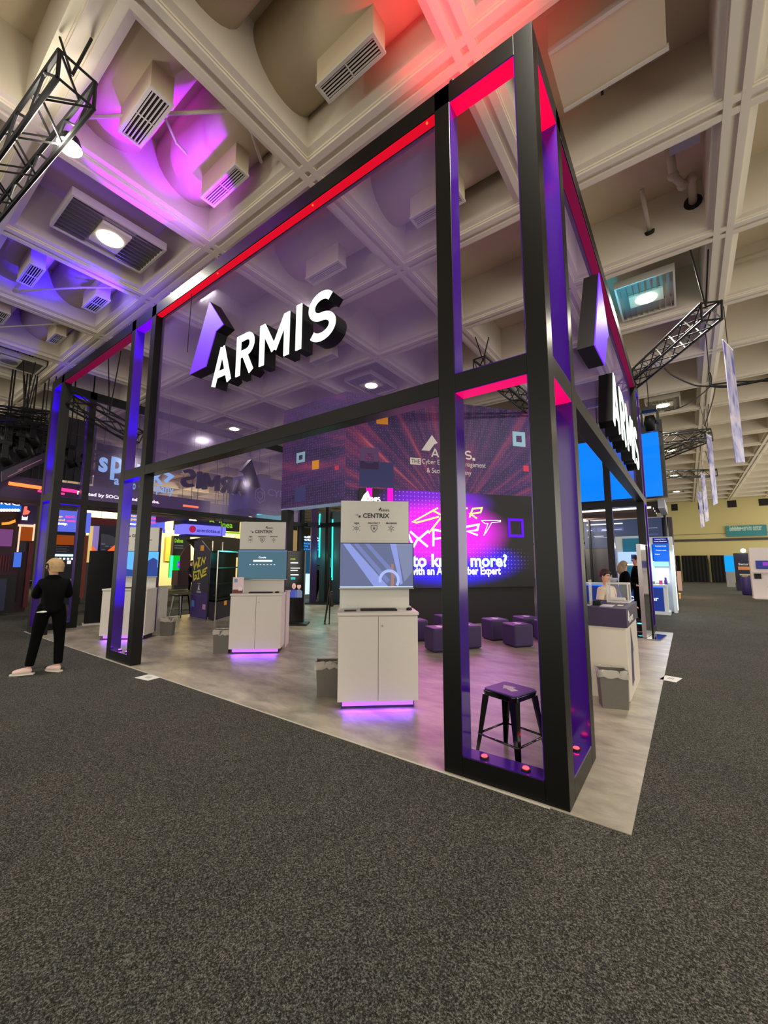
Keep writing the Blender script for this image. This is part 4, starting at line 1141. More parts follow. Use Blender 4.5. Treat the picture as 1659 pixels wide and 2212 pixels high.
def oc(px, py, du=0.0, dw=0.0, r=r0):   # centre from the nearest bottom corner
    p = at(px, py, 0.012); c, s_ = math.cos(r), math.sin(r)
    return p.x + (c * du - s_ * -dw) if False else p.x + c * du - s_ * dw, p.y + s_ * du + c * dw
for (px, py, lab, k) in ((937, 1410, 'violet cube ottoman right of the nearest kiosk, in front', 0), (1113, 1399, 'violet cube ottoman nearest the corner post, right of the tower opening', 0), (1063, 1384, 'violet cube ottoman in the second row by the black wall', 0)):
    x, y = oc(px, py, 0.215, 0.215, math.radians(54)); ottoman(x, y, math.radians(54), lab)
ottoman(-2.83, 4.52, math.radians(54), 'violet cube ottoman mostly hidden behind the left tower post')
ottoman(-2.28, 6.45, math.radians(54), 'violet cube ottoman at the back, right of the second row')
ottoman(-4.02, 4.55, math.radians(54), 'violet cube ottoman half hidden by the nearest kiosk')
ottoman(-1.72, 6.15, math.radians(54), 'violet cube ottoman peeking out behind the corner post, in front')
ottoman(-1.85, 7.3, math.radians(54), 'violet cube ottoman peeking out behind the corner post, at the back')
ottoman(-3.85, 5.6, math.radians(54), 'violet cube ottoman peeking out left of the tower post')

# ------------------------------------------------------------------ counter on the right
CF = Frame((-1.25, 2.72, 0), (1, 0)); CWd = 1.33; CH = 1.07
ct = thing('reception_counter', 'white counter with dark purple top band at the right side of the booth', 'counter', (-0.6, 3.3, 0))
mb = MB(); mb.box(CF, 0.82, CWd, 0.0, 0.845, -1.22, 0.0); mb.build('body', mat('warm_white_laminate', (206, 196, 180), 0.5), ct, bevel=0.004, seg=1)
mb = MB(); mb.box(CF, 0.80, CWd + 0.02, 0.846, CH, -1.24, 0.02); mb.build('top_band', M_DKPUR, ct, bevel=0.004, seg=1)
CS = Frame((-1.25 + CWd, 2.72, 0), (0, 1))
mb = MB(); mb.poly(CS, [(0.28, 0.12), (0.46, 0.80), (0.62, 0.50), (0.55, 0.46), (0.50, 0.14)], 0.0, 0.004); mb.build('arrow_logo', mat('logo_purple', (60, 40, 90), 0.5), ct)
mb = MB(); mb.poly(CS, [(0.10, 0.92), (0.16, 1.04), (0.24, 0.98), (0.21, 0.97), (0.17, 0.92)], 0.02, 0.024); mb.build('logo_arrow', mpw, ct)
mb = MB(); armis_strokes(lambda i, c, pl, th: [mb.stroke(CS, q, th, 0.02, 0.024) for q in pl], CS, 0.18, 0.62, 0.885, 0.95); mb.build('lettering', mpw, ct)
# glass display box
bc = CF.P(1.15, CH, -0.9)
gbx = thing('display_box', 'white framed clear display box on the right counter', 'box', tuple(bc))
u0, u1, v0, v1, wa, wb2 = 1.025, 1.30, CH, CH + 0.27, -1.12, -0.84
mfr = mat('white_frame', (206, 204, 198), 0.4)
tt = 0.018
for (a, b, c, d, e_, f_) in ((u0, u1, v0, v0 + tt, wb2 - tt, wb2), (u0, u1, v1 - tt, v1, wb2 - tt, wb2), (u0, u1, v0, v0 + tt, wa, wa + tt), (u0, u1, v1 - tt, v1, wa, wa + tt),
    (u0, u0 + tt, v0 + tt, v1 - tt, wb2 - tt, wb2), (u1 - tt, u1, v0 + tt, v1 - tt, wb2 - tt, wb2), (u0, u0 + tt, v0 + tt, v1 - tt, wa, wa + tt), (u1 - tt, u1, v0 + tt, v1 - tt, wa, wa + tt),
    (u0, u0 + tt, v0, v0 + tt, wa + tt, wb2 - tt), (u1 - tt, u1, v0, v0 + tt, wa + tt, wb2 - tt), (u0, u0 + tt, v1 - tt, v1, wa + tt, wb2 - tt), (u1 - tt, u1, v1 - tt, v1, wa + tt, wb2 - tt)):
    mb = MB(); mb.box(CF, a, b, c, d, e_, f_); mb.build('frame_bar', mfr, gbx)
for (a, b, c, d, e_, f_) in ((u0 + tt, u1 - tt, v0 + tt, v1 - tt, wb2 - 0.010, wb2 - 0.007), (u1 - 0.010, u1 - 0.007, v0 + tt, v1 - tt, wa + tt, wb2 - tt)):
    mb = MB(); mb.box(CF, a, b, c, d, e_, f_); mb.build('pane', mat('pane_acrylic', (225, 230, 232), 0.03, alpha=0.12), gbx)
mb = MB(); mb.box(CF, u0 + 0.05, u1 - 0.06, CH + 0.02, CH + 0.06, -1.05, -0.92); tag(mb.build('folded_cloth', mat('cream_cloth', (214, 208, 190), 0.8), bevel=0.012), 'cream folded cloth inside the clear display box', 'cloth')
def bowl(cx, cy, z, label):
    mb = MB(); mb.lathe((cx, cy, z), [(0.03, 0.0), (0.035, 0.004), (0.065, 0.04), (0.075, 0.065), (0.072, 0.065), (0.06, 0.04), (0.03, 0.008)], 18)
    return tag(mb.build('glass_bowl', mat('bowl_glass', (190, 200, 210), 0.05, alpha=0.35), smooth=True), label, 'bowl')
q = CF.P(1.10, CH + 0.27, -1.0); bowl(q.x, q.y, q.z, 'small glass bowl standing on top of the display box')
mb = MB(); mb.box(CF, 0.93, 1.03, CH, CH + 0.05, -0.42, -0.30); tag(mb.build('black_box', M_BLKPL, bevel=0.004), 'small black box on the right counter left of the display box', 'box')
mb = MB(); mb.box(CF, 1.04, 1.18, CH, CH + 0.006, -0.42, -0.14); tag(mb.build('paper_sheet', mat('paper', (190, 186, 190), 0.7)), 'loose papers on the right counter in front of the display box', 'paper')
mb = MB(); mb.box(CF, 1.21, 1.27, CH, CH + 0.003, -0.50, -0.36); tag(mb.build('paper_card', mat('card_cream', (220, 214, 170), 0.7)), 'small cream card at the right end of the counter top', 'card')
t = thing('acrylic_holder', 'tall clear acrylic leaflet holder at the left of the right counter', 'holder', tuple(CF.P(0.9, CH, -0.2)))
for (a, b, c) in ((0.84, 0.846, 'side'), (0.93, 0.936, 'side')):
    mb = MB(); mb.box(CF, a, b, CH, CH + 0.33, -0.30, -0.12); mb.build(c, mat('holder_acrylic', (226, 226, 222), 0.1, alpha=0.45), t)
mb = MB(); mb.box(CF, 0.846, 0.93, CH, CH + 0.012, -0.28, -0.14); mb.build('foot', mfr, t)
# ------------------------------------------------------------------ slim mirror-finish display totem on the right
tp = at(1403, 1379)
t = thing('display_totem', 'tall slim silver edged display totem with glossy base plate at the right rear', 'totem', (tp.x, tp.y, 0))
TF = Frame((at(1397, 1381).x, at(1397, 1381).y, 0), (0.10, 1.0))
mb = MB(); mb.box(TF, 0, 0.70, 0.03, 2.02, -0.06, 0.0); mb.build('screen_body', mat('totem_black_glass', (14, 14, 18), 0.06, coat=1.0), t)
mb = MB(); mb.box(TF, -0.012, 0, 0.03, 2.03, -0.07, 0.01); mb.build('edge_trim', mat('totem_silver', (176, 170, 170), 0.25, 0.8), t)
mb = MB(); mb.box(TF, 0.0, 0.72, 2.02, 2.035, -0.07, 0.01); mb.build('edge_trim', mat('totem_silver', (176, 170, 170), 0.25, 0.8), t)
mb = MB(); mb.box(TF, -0.06, 0.76, 0.0, 0.025, -0.32, 0.26); mb.build('base_plate', mat('totem_base', (196, 196, 200), 0.05, 1.0), t)
p = at(1383, 1362)
t = thing('floor_uplight', 'small black floor light with a cyan lens left of the silver totem', 'light', (p.x, p.y, 0))
mb = MB(); mb.lathe((p.x, p.y, 0), [(0.09, 0), (0.09, 0.02), (0.07, 0.05), (0.075, 0.16)], 14); mb.build('body', M_BLKPL, t)
mb = MB(); mb.lathe((p.x, p.y, 0.16), [(0.06, 0.0), (0.05, 0.012)], 14); mb.build('lens', glow('cyan_lens', (90, 220, 255), 3), t)

# ------------------------------------------------------------------ shelf tower on the left
sc0 = at(445, 1337)
SF = Frame((sc0.x - 0.62, sc0.y, 0), (1, 0))
# printed face looks to the right-front; shelves open to its right
a = at(410, 1331); b = at(446, 1338)
SF = Frame((a.x, a.y, 0), (b.x - a.x, b.y - a.y)); SW = math.hypot(b.x - a.x, b.y - a.y)
sh = thing('shelf_tower', 'tall dark printed shelf tower with yellow brush lettering and chrome shelves', 'shelf', tuple(a))
hs = SF.px(450, 1190)[1]; hl = SF.px(425, 1168)[1]
print('shelf', a, b, SW, hs, hl)
mb = MB(); mb.poly(SF, [(0, 0), (SW, 0), (SW, hs), (SW * 0.45, hl), (0.02, hl)], -0.03, 0); mb.build('printed_panel', mat('panel_print', (34, 24, 52), 0.5, noise=0.3, nscale=2), sh)
mb = MB(); mb.poly(SF, [(0.01, 0.01), (SW - 0.01, 0.01), (SW - 0.01, 0.72), (SW * 0.8, 0.75), (0.01, 0.62)], 0.001, 0.003); mb.build('print_violet', mat('panel_violet', (58, 32, 110), 0.5), sh)
my = mat('brush_yellow', (214, 206, 44), 0.6)
def sk(pl, t_, m=my, nm='lettering'):
    mb = MB()
    for st in pl: mb.stroke(SF, [SF.px(x, y, 0.004) for x, y in st], t_, 0.003, 0.006)
    mb.build(nm, m, sh)
sk([[(418, 1211), (420, 1229), (424, 1215), (427, 1225), (430, 1206)], [(427, 1206), (434, 1205)], [(431, 1206), (429, 1223)], [(426, 1224), (433, 1222)], [(435, 1221), (437, 1206), (441, 1216), (444, 1203)]], 0.05)
sk([[(425, 1235), (418, 1236), (419, 1253), (424, 1248), (424, 1243), (421, 1243)], [(426, 1234), (433, 1232)], [(430, 1233), (428, 1250)], [(425, 1251), (431, 1249)], [(432, 1232), (435, 1246), (441, 1229)], [(448, 1226), (438, 1232), (437, 1245), (446, 1240)], [(438, 1238), (445, 1233)]], 0.05)
mwh = mat('print_white2', (210, 206, 214), 0.6)
u, v = SF.px(429, 1271, 0.004); text(SF, 'benefiting', u - 0.08, u + 0.12, SF.px(429, 1262, 0.004)[1], SF.px(429, 1259, 0.004)[1], 0.003, mwh, sh)
mb = MB(); mb.poly(SF, [(u - 0.06, v - 0.04), (u + 0.09, v - 0.04), (u + 0.03, v + 0.02), (u + 0.05, v + 0.08), (u + 0.0, v + 0.12), (u - 0.02, v + 0.06)], 0.003, 0.005); mb.build('figure_emblem', mwh, sh)
mb = MB(); mb.box(SF, u - 0.12, u + 0.16, v - 0.13, v - 0.07, 0.003, 0.005); mb.build('print_block', mat('print_grey3', (150, 146, 156), 0.6), sh)
for (xa, xb, ya, yb_, mm) in ((413, 420, 1297, 1310, mat('print_blue4', (70, 110, 190), 0.6)), (437, 444, 1306, 1316, mat('print_rose', (190, 140, 170), 0.6)), (433, 441, 1178, 1190, mor)):
    A_ = SF.px(xa, yb_, 0.004); B_ = SF.px(xb, ya, 0.004); mb = MB(); mb.box(SF, A_[0], B_[0], A_[1], B_[1], 0.003, 0.005); mb.build('printed_square', mm, sh)
# open shelving behind the panel's right edge
q0 = Vector((b.x, b.y, 0)); qd = (0.30, 0.954)
QF = Frame(tuple(q0), (0.90, -0.05)); 
p2 = at(463, 1341); p3 = at(500, 1330)
QF = Frame((p2.x, p2.y, 0), (p3.x - p2.x, p3.y - p2.y)); QW = 2.3
mchr = mat('chrome', (190, 186, 176), 0.15, 1.0); mshelf = mat('black_shelf', (10, 10, 10), 0.2)
def plan(z0, z1, ins=0.0):
    A_ = QF.P(0, 0, -ins); B_ = QF.P(QW, 0, -ins); C_ = QF.P(QW, 0, -0.47); D_ = Vector((b.x, b.y, 0)) + Vector((0.02, 0.03, 0))
    V = [Vector((q.x, q.y, z)) for z in (z0, z1) for q in (A_, B_, C_, D_)]
    return MB().add(V, [(3, 2, 1, 0), (4, 5, 6, 7), (0, 1, 5, 4), (1, 2, 6, 5), (2, 3, 7, 6), (3, 0, 4, 7)])
bq = Frame((b.x + 0.02, b.y + 0.03, 0), tuple((QF.P(QW, 0, -0.47) - Vector((b.x, b.y, 0)))[:2])); bL = (QF.P(QW, 0, -0.47) - Vector((b.x, b.y, 0))).length
mb = MB(); mb.box(bq, 0.0, bL, 0.06, hs, -0.03, -0.005); mb.build('back_panel', mshelf, sh)
plan(0.0, 0.5, 0.03).build('base_cabinet', mat('shelf_base', (36, 22, 46), 0.4), sh)
for z in (0.55, 1.0, 1.45, hs - 0.02):
    plan(z, z + 0.02).build('shelf_board', mshelf, sh)
    mb = MB(); mb.box(QF, 0.0, QW, z - 0.008, z + 0.028, 0.0, 0.014); mb.build('shelf_edge', mchr, sh)
for (u_, w_, h_) in ((0.0, 0.015, hs), (QW, 0.015, hs), (0.50, -0.40, hs + 0.3), (1.15, -0.40, hs + 0.3)):
    mb = MB(); c = QF.P(u_, 0, w_); mb.tube([(c.x, c.y, 0), (c.x, c.y, h_)], 0.018, 8); mb.build('upright', mchr, sh)
mb = MB(); mb.box(QF, 0.62, 0.80, 0.36, 0.49, -0.029, -0.025); mb.build('printed_square', mor, sh)

# ------------------------------------------------------------------ digital totem and tripod in the middle gap
p0 = at(628, 1349); p1 = at(655, 1353)
DF = Frame((p0.x, p0.y, 0), (0.80, 0.60)); DW = 0.62
t = thing('digital_totem', 'black digital poster totem with two heads on its screen, right of the middle kiosk', 'totem', (p0.x, p0.y, 0))
dh = DF.px(650, 1190)[1]; print('totem h', dh, p0)
DF = Frame(tuple(DF.P(-0.02, 0, 0)), (0.80, 0.60)); DW = DF.px(657.5, 1270)[0]; print('DW', DW)
mb = MB(); mb.box(DF, DW - 0.75, DW, 0.05, dh, -0.06, 0); mb.build('screen_body', mat('totem_screen', (6, 6, 7), 0.15), t, bevel=0.02)
mb = MB(); mb.box(DF, DW, DW + 0.012, 0.05, dh, -0.06, 0.0); mb.build('edge_trim', M_ALU, t)
mb = MB(); mb.box(DF, DW - 0.85, DW + 0.12, 0, 0.04, -0.3, 0.25); mb.build('base_plate', mat('totem_base_dark', (50, 46, 44), 0.3, 0.5), t)
def dt(s, xa, xb, y0_, y1_, m): 
    A_ = DF.px(xa, y0_, 0.001); B_ = DF.px(xb, y1_, 0.001); text(DF, s, A_[0], B_[0], A_[1], B_[1], 0.001, m, t, weight=0.02)
def db(xa, xb, yb_, ya):
    A_ = DF.px(xa, yb_ - 1, 0.001); B_ = DF.px(xb, ya + 0.5, 0.001); mb = MB(); mb.box(DF, A_[0], B_[0], A_[1], B_[1], 0.001, 0.003); mb.build('text_line', gwt, t)
dt('armis', 627.5, 638, 1209, 1205.5, glow('totem_green', (180, 220, 40), 0.9)); db(627.5, 644, 1218, 1214); db(627.5, 648, 1229, 1226); db(627.5, 643, 1234, 1231); db(627.5, 645, 1244, 1240)
A_ = DF.px(628, 1252, 0.001); B_ = DF.px(638, 1247, 0.001); mb = MB(); mb.box(DF, A_[0], B_[0], A_[1], B_[1], 0.001, 0.004); mb.build('button', glow('totem_cyan', (60, 190, 200), 0.9), t)
for (x, col) in ((635, (70, 80, 170)), (646, (110, 120, 150))):
    u, v = DF.px(x, 1266, 0.001)
    mb = MB(); mb.poly(DF, [(u - 0.10, v - 0.30), (u + 0.09, v - 0.30), (u + 0.09, v - 0.14), (u + 0.035, v - 0.09), (u - 0.035, v - 0.09), (u - 0.10, v - 0.14)], 0.001, 0.003); mb.build('portrait_suit', glow('suit%d' % x, col, 0.8), t)
    mb = MB(); mb.poly(DF, [(u + 0.052 * math.cos(k * PI / 8), v + 0.078 * math.sin(k * PI / 8)) for k in range(16)], 0.003, 0.005); mb.build('portrait_face', glow('face_skin', (214, 170, 160), 0.8), t)
    mb = MB(); mb.poly(DF, [(u + 0.054 * math.cos(k * PI / 8), v + 0.08 * math.sin(k * PI / 8)) for k in range(0, 9)] + [(u - 0.045, v + 0.03), (u + 0.045, v + 0.03)], 0.005, 0.006) if x == 646 else mb.box(DF, u - 0.02, u + 0.02, v - 0.03, v - 0.02, 0.005, 0.006); mb.build('portrait_detail', glow('hair_dark', (40, 26, 26), 0.6), t)
pt = at(712, 1347)
t = thing('tripod', 'folded black tripod leaning beside the left edge of the nearest kiosk', 'tripod', (pt.x, pt.y, 0))
c = Vector((pt.x, pt.y, 0))
for k, (dx, dy) in enumerate(((-0.33, 0.15), (0.08, -0.1), (-0.03, -0.15))):
    mb = MB(); mb.tube([c + Vector((0, 0, 1.0)), c + Vector((dx * 0.5, dy * 0.5, 0.5)), c + Vector((dx, dy, 0.02))], [0.03, 0.022, 0.014], 8); lgm = mb.build('leg', M_BLKMET, t)
    mb = MB(); mb.ball(c + Vector((dx, dy, 0.02)), 0.022, 8, 6); mb.build('foot', M_BLKPL, lgm)
mb = MB(); mb.tube([c + Vector((0, 0, 0.95)), c + Vector((0, 0, 1.22))], 0.035, 10); mb.build('column', M_BLKMET, t)
mb = MB(); mb.tube([c + Vector((0.04, 0, 0.85)), c + Vector((0.05, 0.02, 0.45))], 0.05, 10); mb.build('soft_case', mat('brown_leather', (60, 48, 42), 0.6), t)
# ------------------------------------------------------------------ rigging
def truss(p0, p1, s, label, straps=(), step=None):
    p0 = Vector(p0); p1 = Vector(p1); d = (p1 - p0); L = d.length; d.normalize()
    e1 = d.cross(Vector((0, 0, 1))).normalized(); e2 = e1.cross(d).normalized(); h = s / 2
    c = (p0 + p1) / 2
    t = thing('lighting_truss', label, 'truss', tuple(c), 'black lighting trusses')
    cs = [(-h, -h), (h, -h), (h, h), (-h, h)]
    for a, b in cs:
        mb = MB(); o = e1 * a + e2 * b; mb.tube([p0 + o, p1 + o], 0.026, 6); mb.build('chord', M_SILVER, t)
    mb = MB(); n = max(2, int(L / (step or s * 1.05)))
    for i in range(n):
        q0 = p0 + d * (L * i / n); q1 = p0 + d * (L * (i + 1) / n)
        for k in range(4):
            a, b = cs[k], cs[(k + 1) % 4]
            if i % 2: a, b = b, a
            mb.tube([q0 + e1 * a[0] + e2 * a[1], q1 + e1 * b[0] + e2 * b[1]], 0.014, 4, False)
    for q in (p0, p1):
        for k in range(4):
            a, b = cs[k], cs[(k + 1) % 4]; mb.tube([q + e1 * a[0] + e2 * a[1], q + e1 * b[0] + e2 * b[1]], 0.018, 4, False)
    o = mb.build('lattice', M_SILVER, t); o['kind'] = 'stuff'
    for f in straps:
        q = p0 + d * (L * f) + e2 * h
        mb = MB(); mb.tube([q, Vector((q.x + 0.12, q.y + 0.1, ZC + 0.02))], 0.014, 6); mb.build('sling', M_BLKPL, t)
        mb = MB(); mb.tube([q, Vector((q.x - 0.14, q.y - 0.1, ZC + 0.02))], 0.014, 6); mb.build('sling', M_BLKPL, t)
    return t
def moving_head(p, label, up=0.0, tilt=0.3):
    t = thing('moving_head_light', label, 'light', p, 'black moving head stage lights')
    x, y, z = p
    mb = MB(); mb.bx(x - 0.18, x + 0.18, y - 0.14, y + 0.14, z - 0.12, z); mb.build('base', M_BLKPL, t, bevel=0.01)
    for s in (-1, 1):
        mb = MB(); mb.bx(x + s * 0.19 - 0.03, x + s * 0.19 + 0.03, y - 0.07, y + 0.07, z - 0.52, z - 0.12); mb.build('yoke_arm', M_BLKPL, t, bevel=0.01)
    mb = MB(); mb.tube([Vector((x, y - 0.12 * tilt, z - 0.25)), Vector((x, y, z - 0.42)), Vector((x, y + 0.2 * tilt, z - 0.68))], [0.11, 0.15, 0.13], 14); hd = mb.build('head', M_BLKPL, t, smooth=True)
    mb = MB(); mb.tube([Vector((x, y + 0.2 * tilt, z - 0.68)), Vector((x, y + 0.205 * tilt, z - 0.69))], 0.11, 14); mb.build('lens', mat('lens_glass', (60, 60, 66), 0.05), hd)
    return t
truss((1.36, 5.45, 5.85), (-0.35, 9.2 + 0.3, 6.35), 0.30, 'long black truss slanting down to the side beam at the right', (0.04,))
moving_head((0.15, 10.6, 6.05), 'moving head light hanging at the far right corner of the booth', 0, 0.4)
mb = MB(); mb.tube([(0.15, 10.6, 6.05), (0.15, 10.6, 7.3)], 0.012, 6); tag(mb.build('hanger_cable', M_BLKPL), 'cable holding the moving head at the far right corner', 'cable')
truss((0.2, 13.85, 5.9), (1.62, 14.6, 6.0), 0.32, 'second black truss above the blue hanging screen', (0.98,))
truss((-0.5, 17.6, 5.9), (1.62, 14.9, 6.02), 0.30, 'third black truss meeting the second one at a corner', (0.1,))
truss((-0.4, 20.5, 5.9), (2.1, 22.5, 6.0), 0.32, 'farthest black truss down the right aisle', (0.95,))
truss((-7.4, -2.3, 6.35), (-3.95, -1.98, 6.5), 0.32, 'black truss poking in at the top left corner of the picture', (0.96,))
p = (-4.75, -1.80, 6.42)
t = thing('hall_spotlight', 'very bright white spotlight under the truss at the top left', 'light', p)
mb = MB(); mb.tube([Vector(p) + Vector((0, 0, 0.12)), Vector(p)], [0.09, 0.13], 16); mb.build('housing', M_BLKPL, t)
mb = MB(); mb.tube([Vector(p) - Vector((0, 0, 0.001)), Vector(p) - Vector((0, 0, 0.03))], [0.125, 0.10], 16); mb.build('lens', glow('spot_lens', (255, 252, 240), 30), t)
lamp('POINT', 'spotlight_glow', (p[0] + 0.1, p[1] - 0.15, p[2] - 0.12), 60, (1, 0.93, 0.78), None, 0.12)
# truss and gear seen through the corner tower
a = at(1035, 790, 6.3); b = at(1150, 880, 6.2)
truss((a.x, a.y, 6.35), (b.x + (b.x - a.x) * 0.25, b.y + (b.y - a.y) * 0.25, 6.15), 0.30, 'black truss crossing behind the header, seen through the corner tower', (0.05,))
# dark rigging over the left
def tz(px, py, z): q = at(px, py, z); return (q.x, q.y, z)
LT_ = [((-6, 893), (108, 905), 5.9, 'black truss at the left edge ending at the far tower top'), ((-6, 905), (112, 920), 5.5, 'upper truss of the dark rigging at the left edge'), ((-6, 962), (330, 1000), 4.9, 'lower truss of the dark rigging behind the far tower'),
       ((150, 860), (300, 948), 5.9, 'black truss inside the left booth bay near the top'), ((-6, 930), (110, 948), 5.2, 'middle truss of the dark rigging at the left edge')]
for k, (pa, pb, z, lab) in enumerate(LT_):
    X = (-13.6, -14.6, -16.2, -11.0, -15.4)[k]
    F = Frame((X, 0, 0), (0, 1)); a = F.px(*pa); b = F.px(*pb)
    truss((X, a[0], a[1]), (X, b[0], b[1]), 0.34, lab, (0.5,), 0.55)
HW = ('at the left edge, leftmost of the row', 'second from the left edge', 'near the far tower, upper one', 'near the far tower, lower one', 'placed highest at the left', 'placed lowest at the left edge', 'just right of the far tower', 'further right of the far tower')
for k, (x, y) in enumerate(((20, 940), (45, 960), (70, 935), (85, 968), (58, 905), (10, 975), (150, 985), (190, 1003))):
    X = -14.9 + 0.12 * (k % 3); F = Frame((X, 0, 0), (0, 1)); a = F.px(x, y - 22)
    moving_head((X, a[0], a[1]), 'dark moving head stage light ' + HW[k], 0, 0.8)
    mb = MB(); mb.tube([(X, a[0], a[1]), (X, a[0], ZC + CD)], 0.02, 6); tag(mb.build('hanger_pipe', M_BLKPL), 'thin black pipe holding the stage light %s' % HW[k], 'pipe', 'pipes holding the lights on the left')
# power cables swagged on the right
def cable(pts, r, label):
    P = [Vector(p) for p in pts]; out = []
    for i in range(len(P) - 1):
        for k in range(6):
            f = k / 6; a = P[max(i - 1, 0)]; b = P[i]; c = P[i + 1]; d = P[min(i + 2, len(P) - 1)]
            out.append(0.5 * ((2 * b) + (c - a) * f + (2 * a - 5 * b + 4 * c - d) * f * f + (3 * b - a - 3 * c + d) * f ** 3))
    out.append(P[-1]); mb = MB(); mb.tube(out, r, 6); return tag(mb.build('power_cable', M_BLKPL, smooth=True), label, 'cable')
cr = Frame((0, 9.0, 0), (1, 0))
def c3(px, py, Y): F = Frame((0, Y, 0), (1, 0)); u, v = F.px(px, py); return (u, Y, v)
cable([c3(1435, 795, 9), c3(1455, 812, 9), c3(1500, 832, 9), c3(1535, 834, 9)], 0.018, 'black power cable sagging from the long truss')
cable([c3(1535, 834, 9), c3(1580, 834, 9), c3(1665, 818, 9)], 0.03, 'thick black cable bundle running out at the right edge')
cable([c3(1535, 831, 9), c3(1590, 825, 9), c3(1665, 823, 9)], 0.018, 'thin black cable above the cable bundle at the right edge')
cable([c3(1533, 836, 9), c3(1505, 860, 9), c3(1470, 880, 9), c3(1435, 888, 9)], 0.014, 'black cable running down left from the cable junction')
cable([c3(1545, 836, 9), c3(1538, 870, 9), c3(1522, 920, 9)], 0.014, 'black cable dropping straight down from the cable junction')
cable([c3(1532, 806, 9), c3(1535, 818, 9), c3(1534, 834, 9)], 0.03, 'black sling holding the cable junction to the ceiling')
cable([c3(1532, 806, 9), (c3(1530, 770, 9)[0], 9.0, ZC + CD)], 0.012, 'thin line from the cable junction up to the ceiling')

# hanging narrow banners over the right aisle
def banner_mat():
    m = bpy.data.materials.new('banner_print'); m.use_nodes = True; nt = m.node_tree; b = nt.nodes['Principled BSDF']
    tc = nt.nodes.new('ShaderNodeTexCoord'); n = nt.nodes.new('ShaderNodeTexNoise'); n.inputs['Scale'].default_value = 1.6; n.inputs['Distortion'].default_value = 1.5
    r = nt.nodes.new('ShaderNodeValToRGB'); e = r.color_ramp.elements
    e[0].position = 0.35; e[0].color = (*lin((80, 76, 160)), 1); e[1].position = 0.72; e[1].color = (*lin((206, 192, 206)), 1); q = e.new(0.5); q.color = (*lin((150, 152, 196)), 1)
    nt.links.new(tc.outputs['Object'], n.inputs['Vector']); nt.links.new(n.outputs['Fac'], r.inputs[0]); nt.links.new(r.outputs[0], b.inputs['Base Color']); b.inputs['Roughness'].default_value = 0.4
    return m
mban = banner_mat()
def banner(pt, pb, wpx, Y, label):
    F = Frame((0, Y, 0), (1, 0)); a = F.px(*pt); b = F.px(*pb); w = wpx / FPX * (Y + 3)
    BF = Frame((b[0], Y, 0), (0.30, 1.0)); Wd = w * 5.5
    t = thing('hanging_banner', label, 'banner', (b[0], Y, a[1]), 'long narrow banners hanging over the right aisle')
    mb = MB(); mb.poly(BF, [(0, b[1]), (Wd, b[1] + 0.12), (Wd, a[1]), (0, a[1])], 0, 0.012); mb.build('fabric', mban, t)
    mb = MB(); mb.tube([BF.P(0, a[1] + 0.01, 0.005), BF.P(Wd, a[1] + 0.01, 0.005)], 0.015, 6); mb.build('pole', M_ALU, t)
    mb = MB(); q = BF.P(Wd / 2, 0, 0.005); mb.tube([(q.x, q.y, a[1]), (q.x, q.y, ZC + CD)], 0.008, 5); mb.build('cable', M_BLKPL, t)
banner((1560, 735), (1588, 1000), 11, 7.6, 'nearest narrow banner with blue pattern over the right aisle')
banner((1526, 938), (1540, 1092), 5, 13.5, 'second narrow banner over the right aisle')
banner((1514, 1022), (1523, 1128), 4, 21, 'third narrow banner over the right aisle')
banner((1507, 1062), (1514, 1140), 3.5, 29, 'farthest narrow banner over the right aisle')

# ------------------------------------------------------------------ booths beyond on the right
Y1 = 12.9
RB = Frame((0, Y1, 0), (1, 0))
def panel(F, x0, x1, yt, yb, w0, w1_, m, name, par, bev=0.0):
    mb = MB(); prect(mb, F, x0, x1, yt, yb, w0, w1_); return mb.build(name, m, par, bevel=bev)
# hanging LED cube
u0, v0 = RB.px(1246, 1085); u1, v1 = RB.px(1429, 931)
u1 = RB.px(1427, 1000)[0]
t = thing('hanging_screen', 'big hanging box screen glowing plain blue behind the side beam', 'screen', tuple(RB.P((u0 + u1) / 2, v0, 0)))
mb = MB(); mb.box(RB, u0, u1, v0, v1, -0.05, 0.0); mb.build('screen', glow('plain_blue', (0, 122, 255), 1.0), t)
mb = MB(); mb.box(RB, u0, u1 + 0.12, v0 - 0.02, v1 + 0.4, -0.4, -0.051); mb.build('housing', mat('housing_black', (20, 20, 22), 0.4), t)
mb = MB(); mb.box(RB, u0, u1 + 0.12, v1, v1 + 0.4, -0.05, 0.0); mb.build('fascia', mat('housing_black', (20, 20, 22), 0.4), t)
for k in (0.3, 0.8):
    mb = MB(); q = RB.P(u0 + (u1 - u0) * k, v1 + 0.4, -0.2); mb.tube([q, (q.x, q.y, ZC + CD)], 0.02, 6); mb.build('sling', M_BLKPL, t)
# slatted canopy with white light lines under it
t = thing('canopy', 'dark canopy with white light lines below the blue hanging screen', 'canopy', tuple(RB.P(-1.2, 3.4, -1)))
mb = MB(); mb.box(RB, -2.6, 0.05, 3.55, 3.7, -3.2, -0.6); mb.build('roof', mat('canopy_brown', (34, 24, 22), 0.6), t)
for k in range(6):
    mb = MB(); mb.box(RB, -2.6, -0.15 + 0.05 * (k % 2), 3.49, 3.549, -0.75 - 0.42 * k - 0.06, -0.75 - 0.42 * k); mb.build('light_line', glow('line_white', (255, 250, 240), 1.6), t)
    mb = MB(); mb.box(RB, -2.6, -0.1, 3.40, 3.548, -0.9 - 0.42 * k - 0.05, -0.9 - 0.42 * k); mb.build('slat', mat('slat_brown', (58, 38, 34), 0.6), t)
mb = MB(); mb.box(RB, 0.06, 0.25, 3.45, 3.75, -3.2, -0.55); mb.build('end_fascia', mat('fascia_pale', (176, 180, 196), 0.5), t)
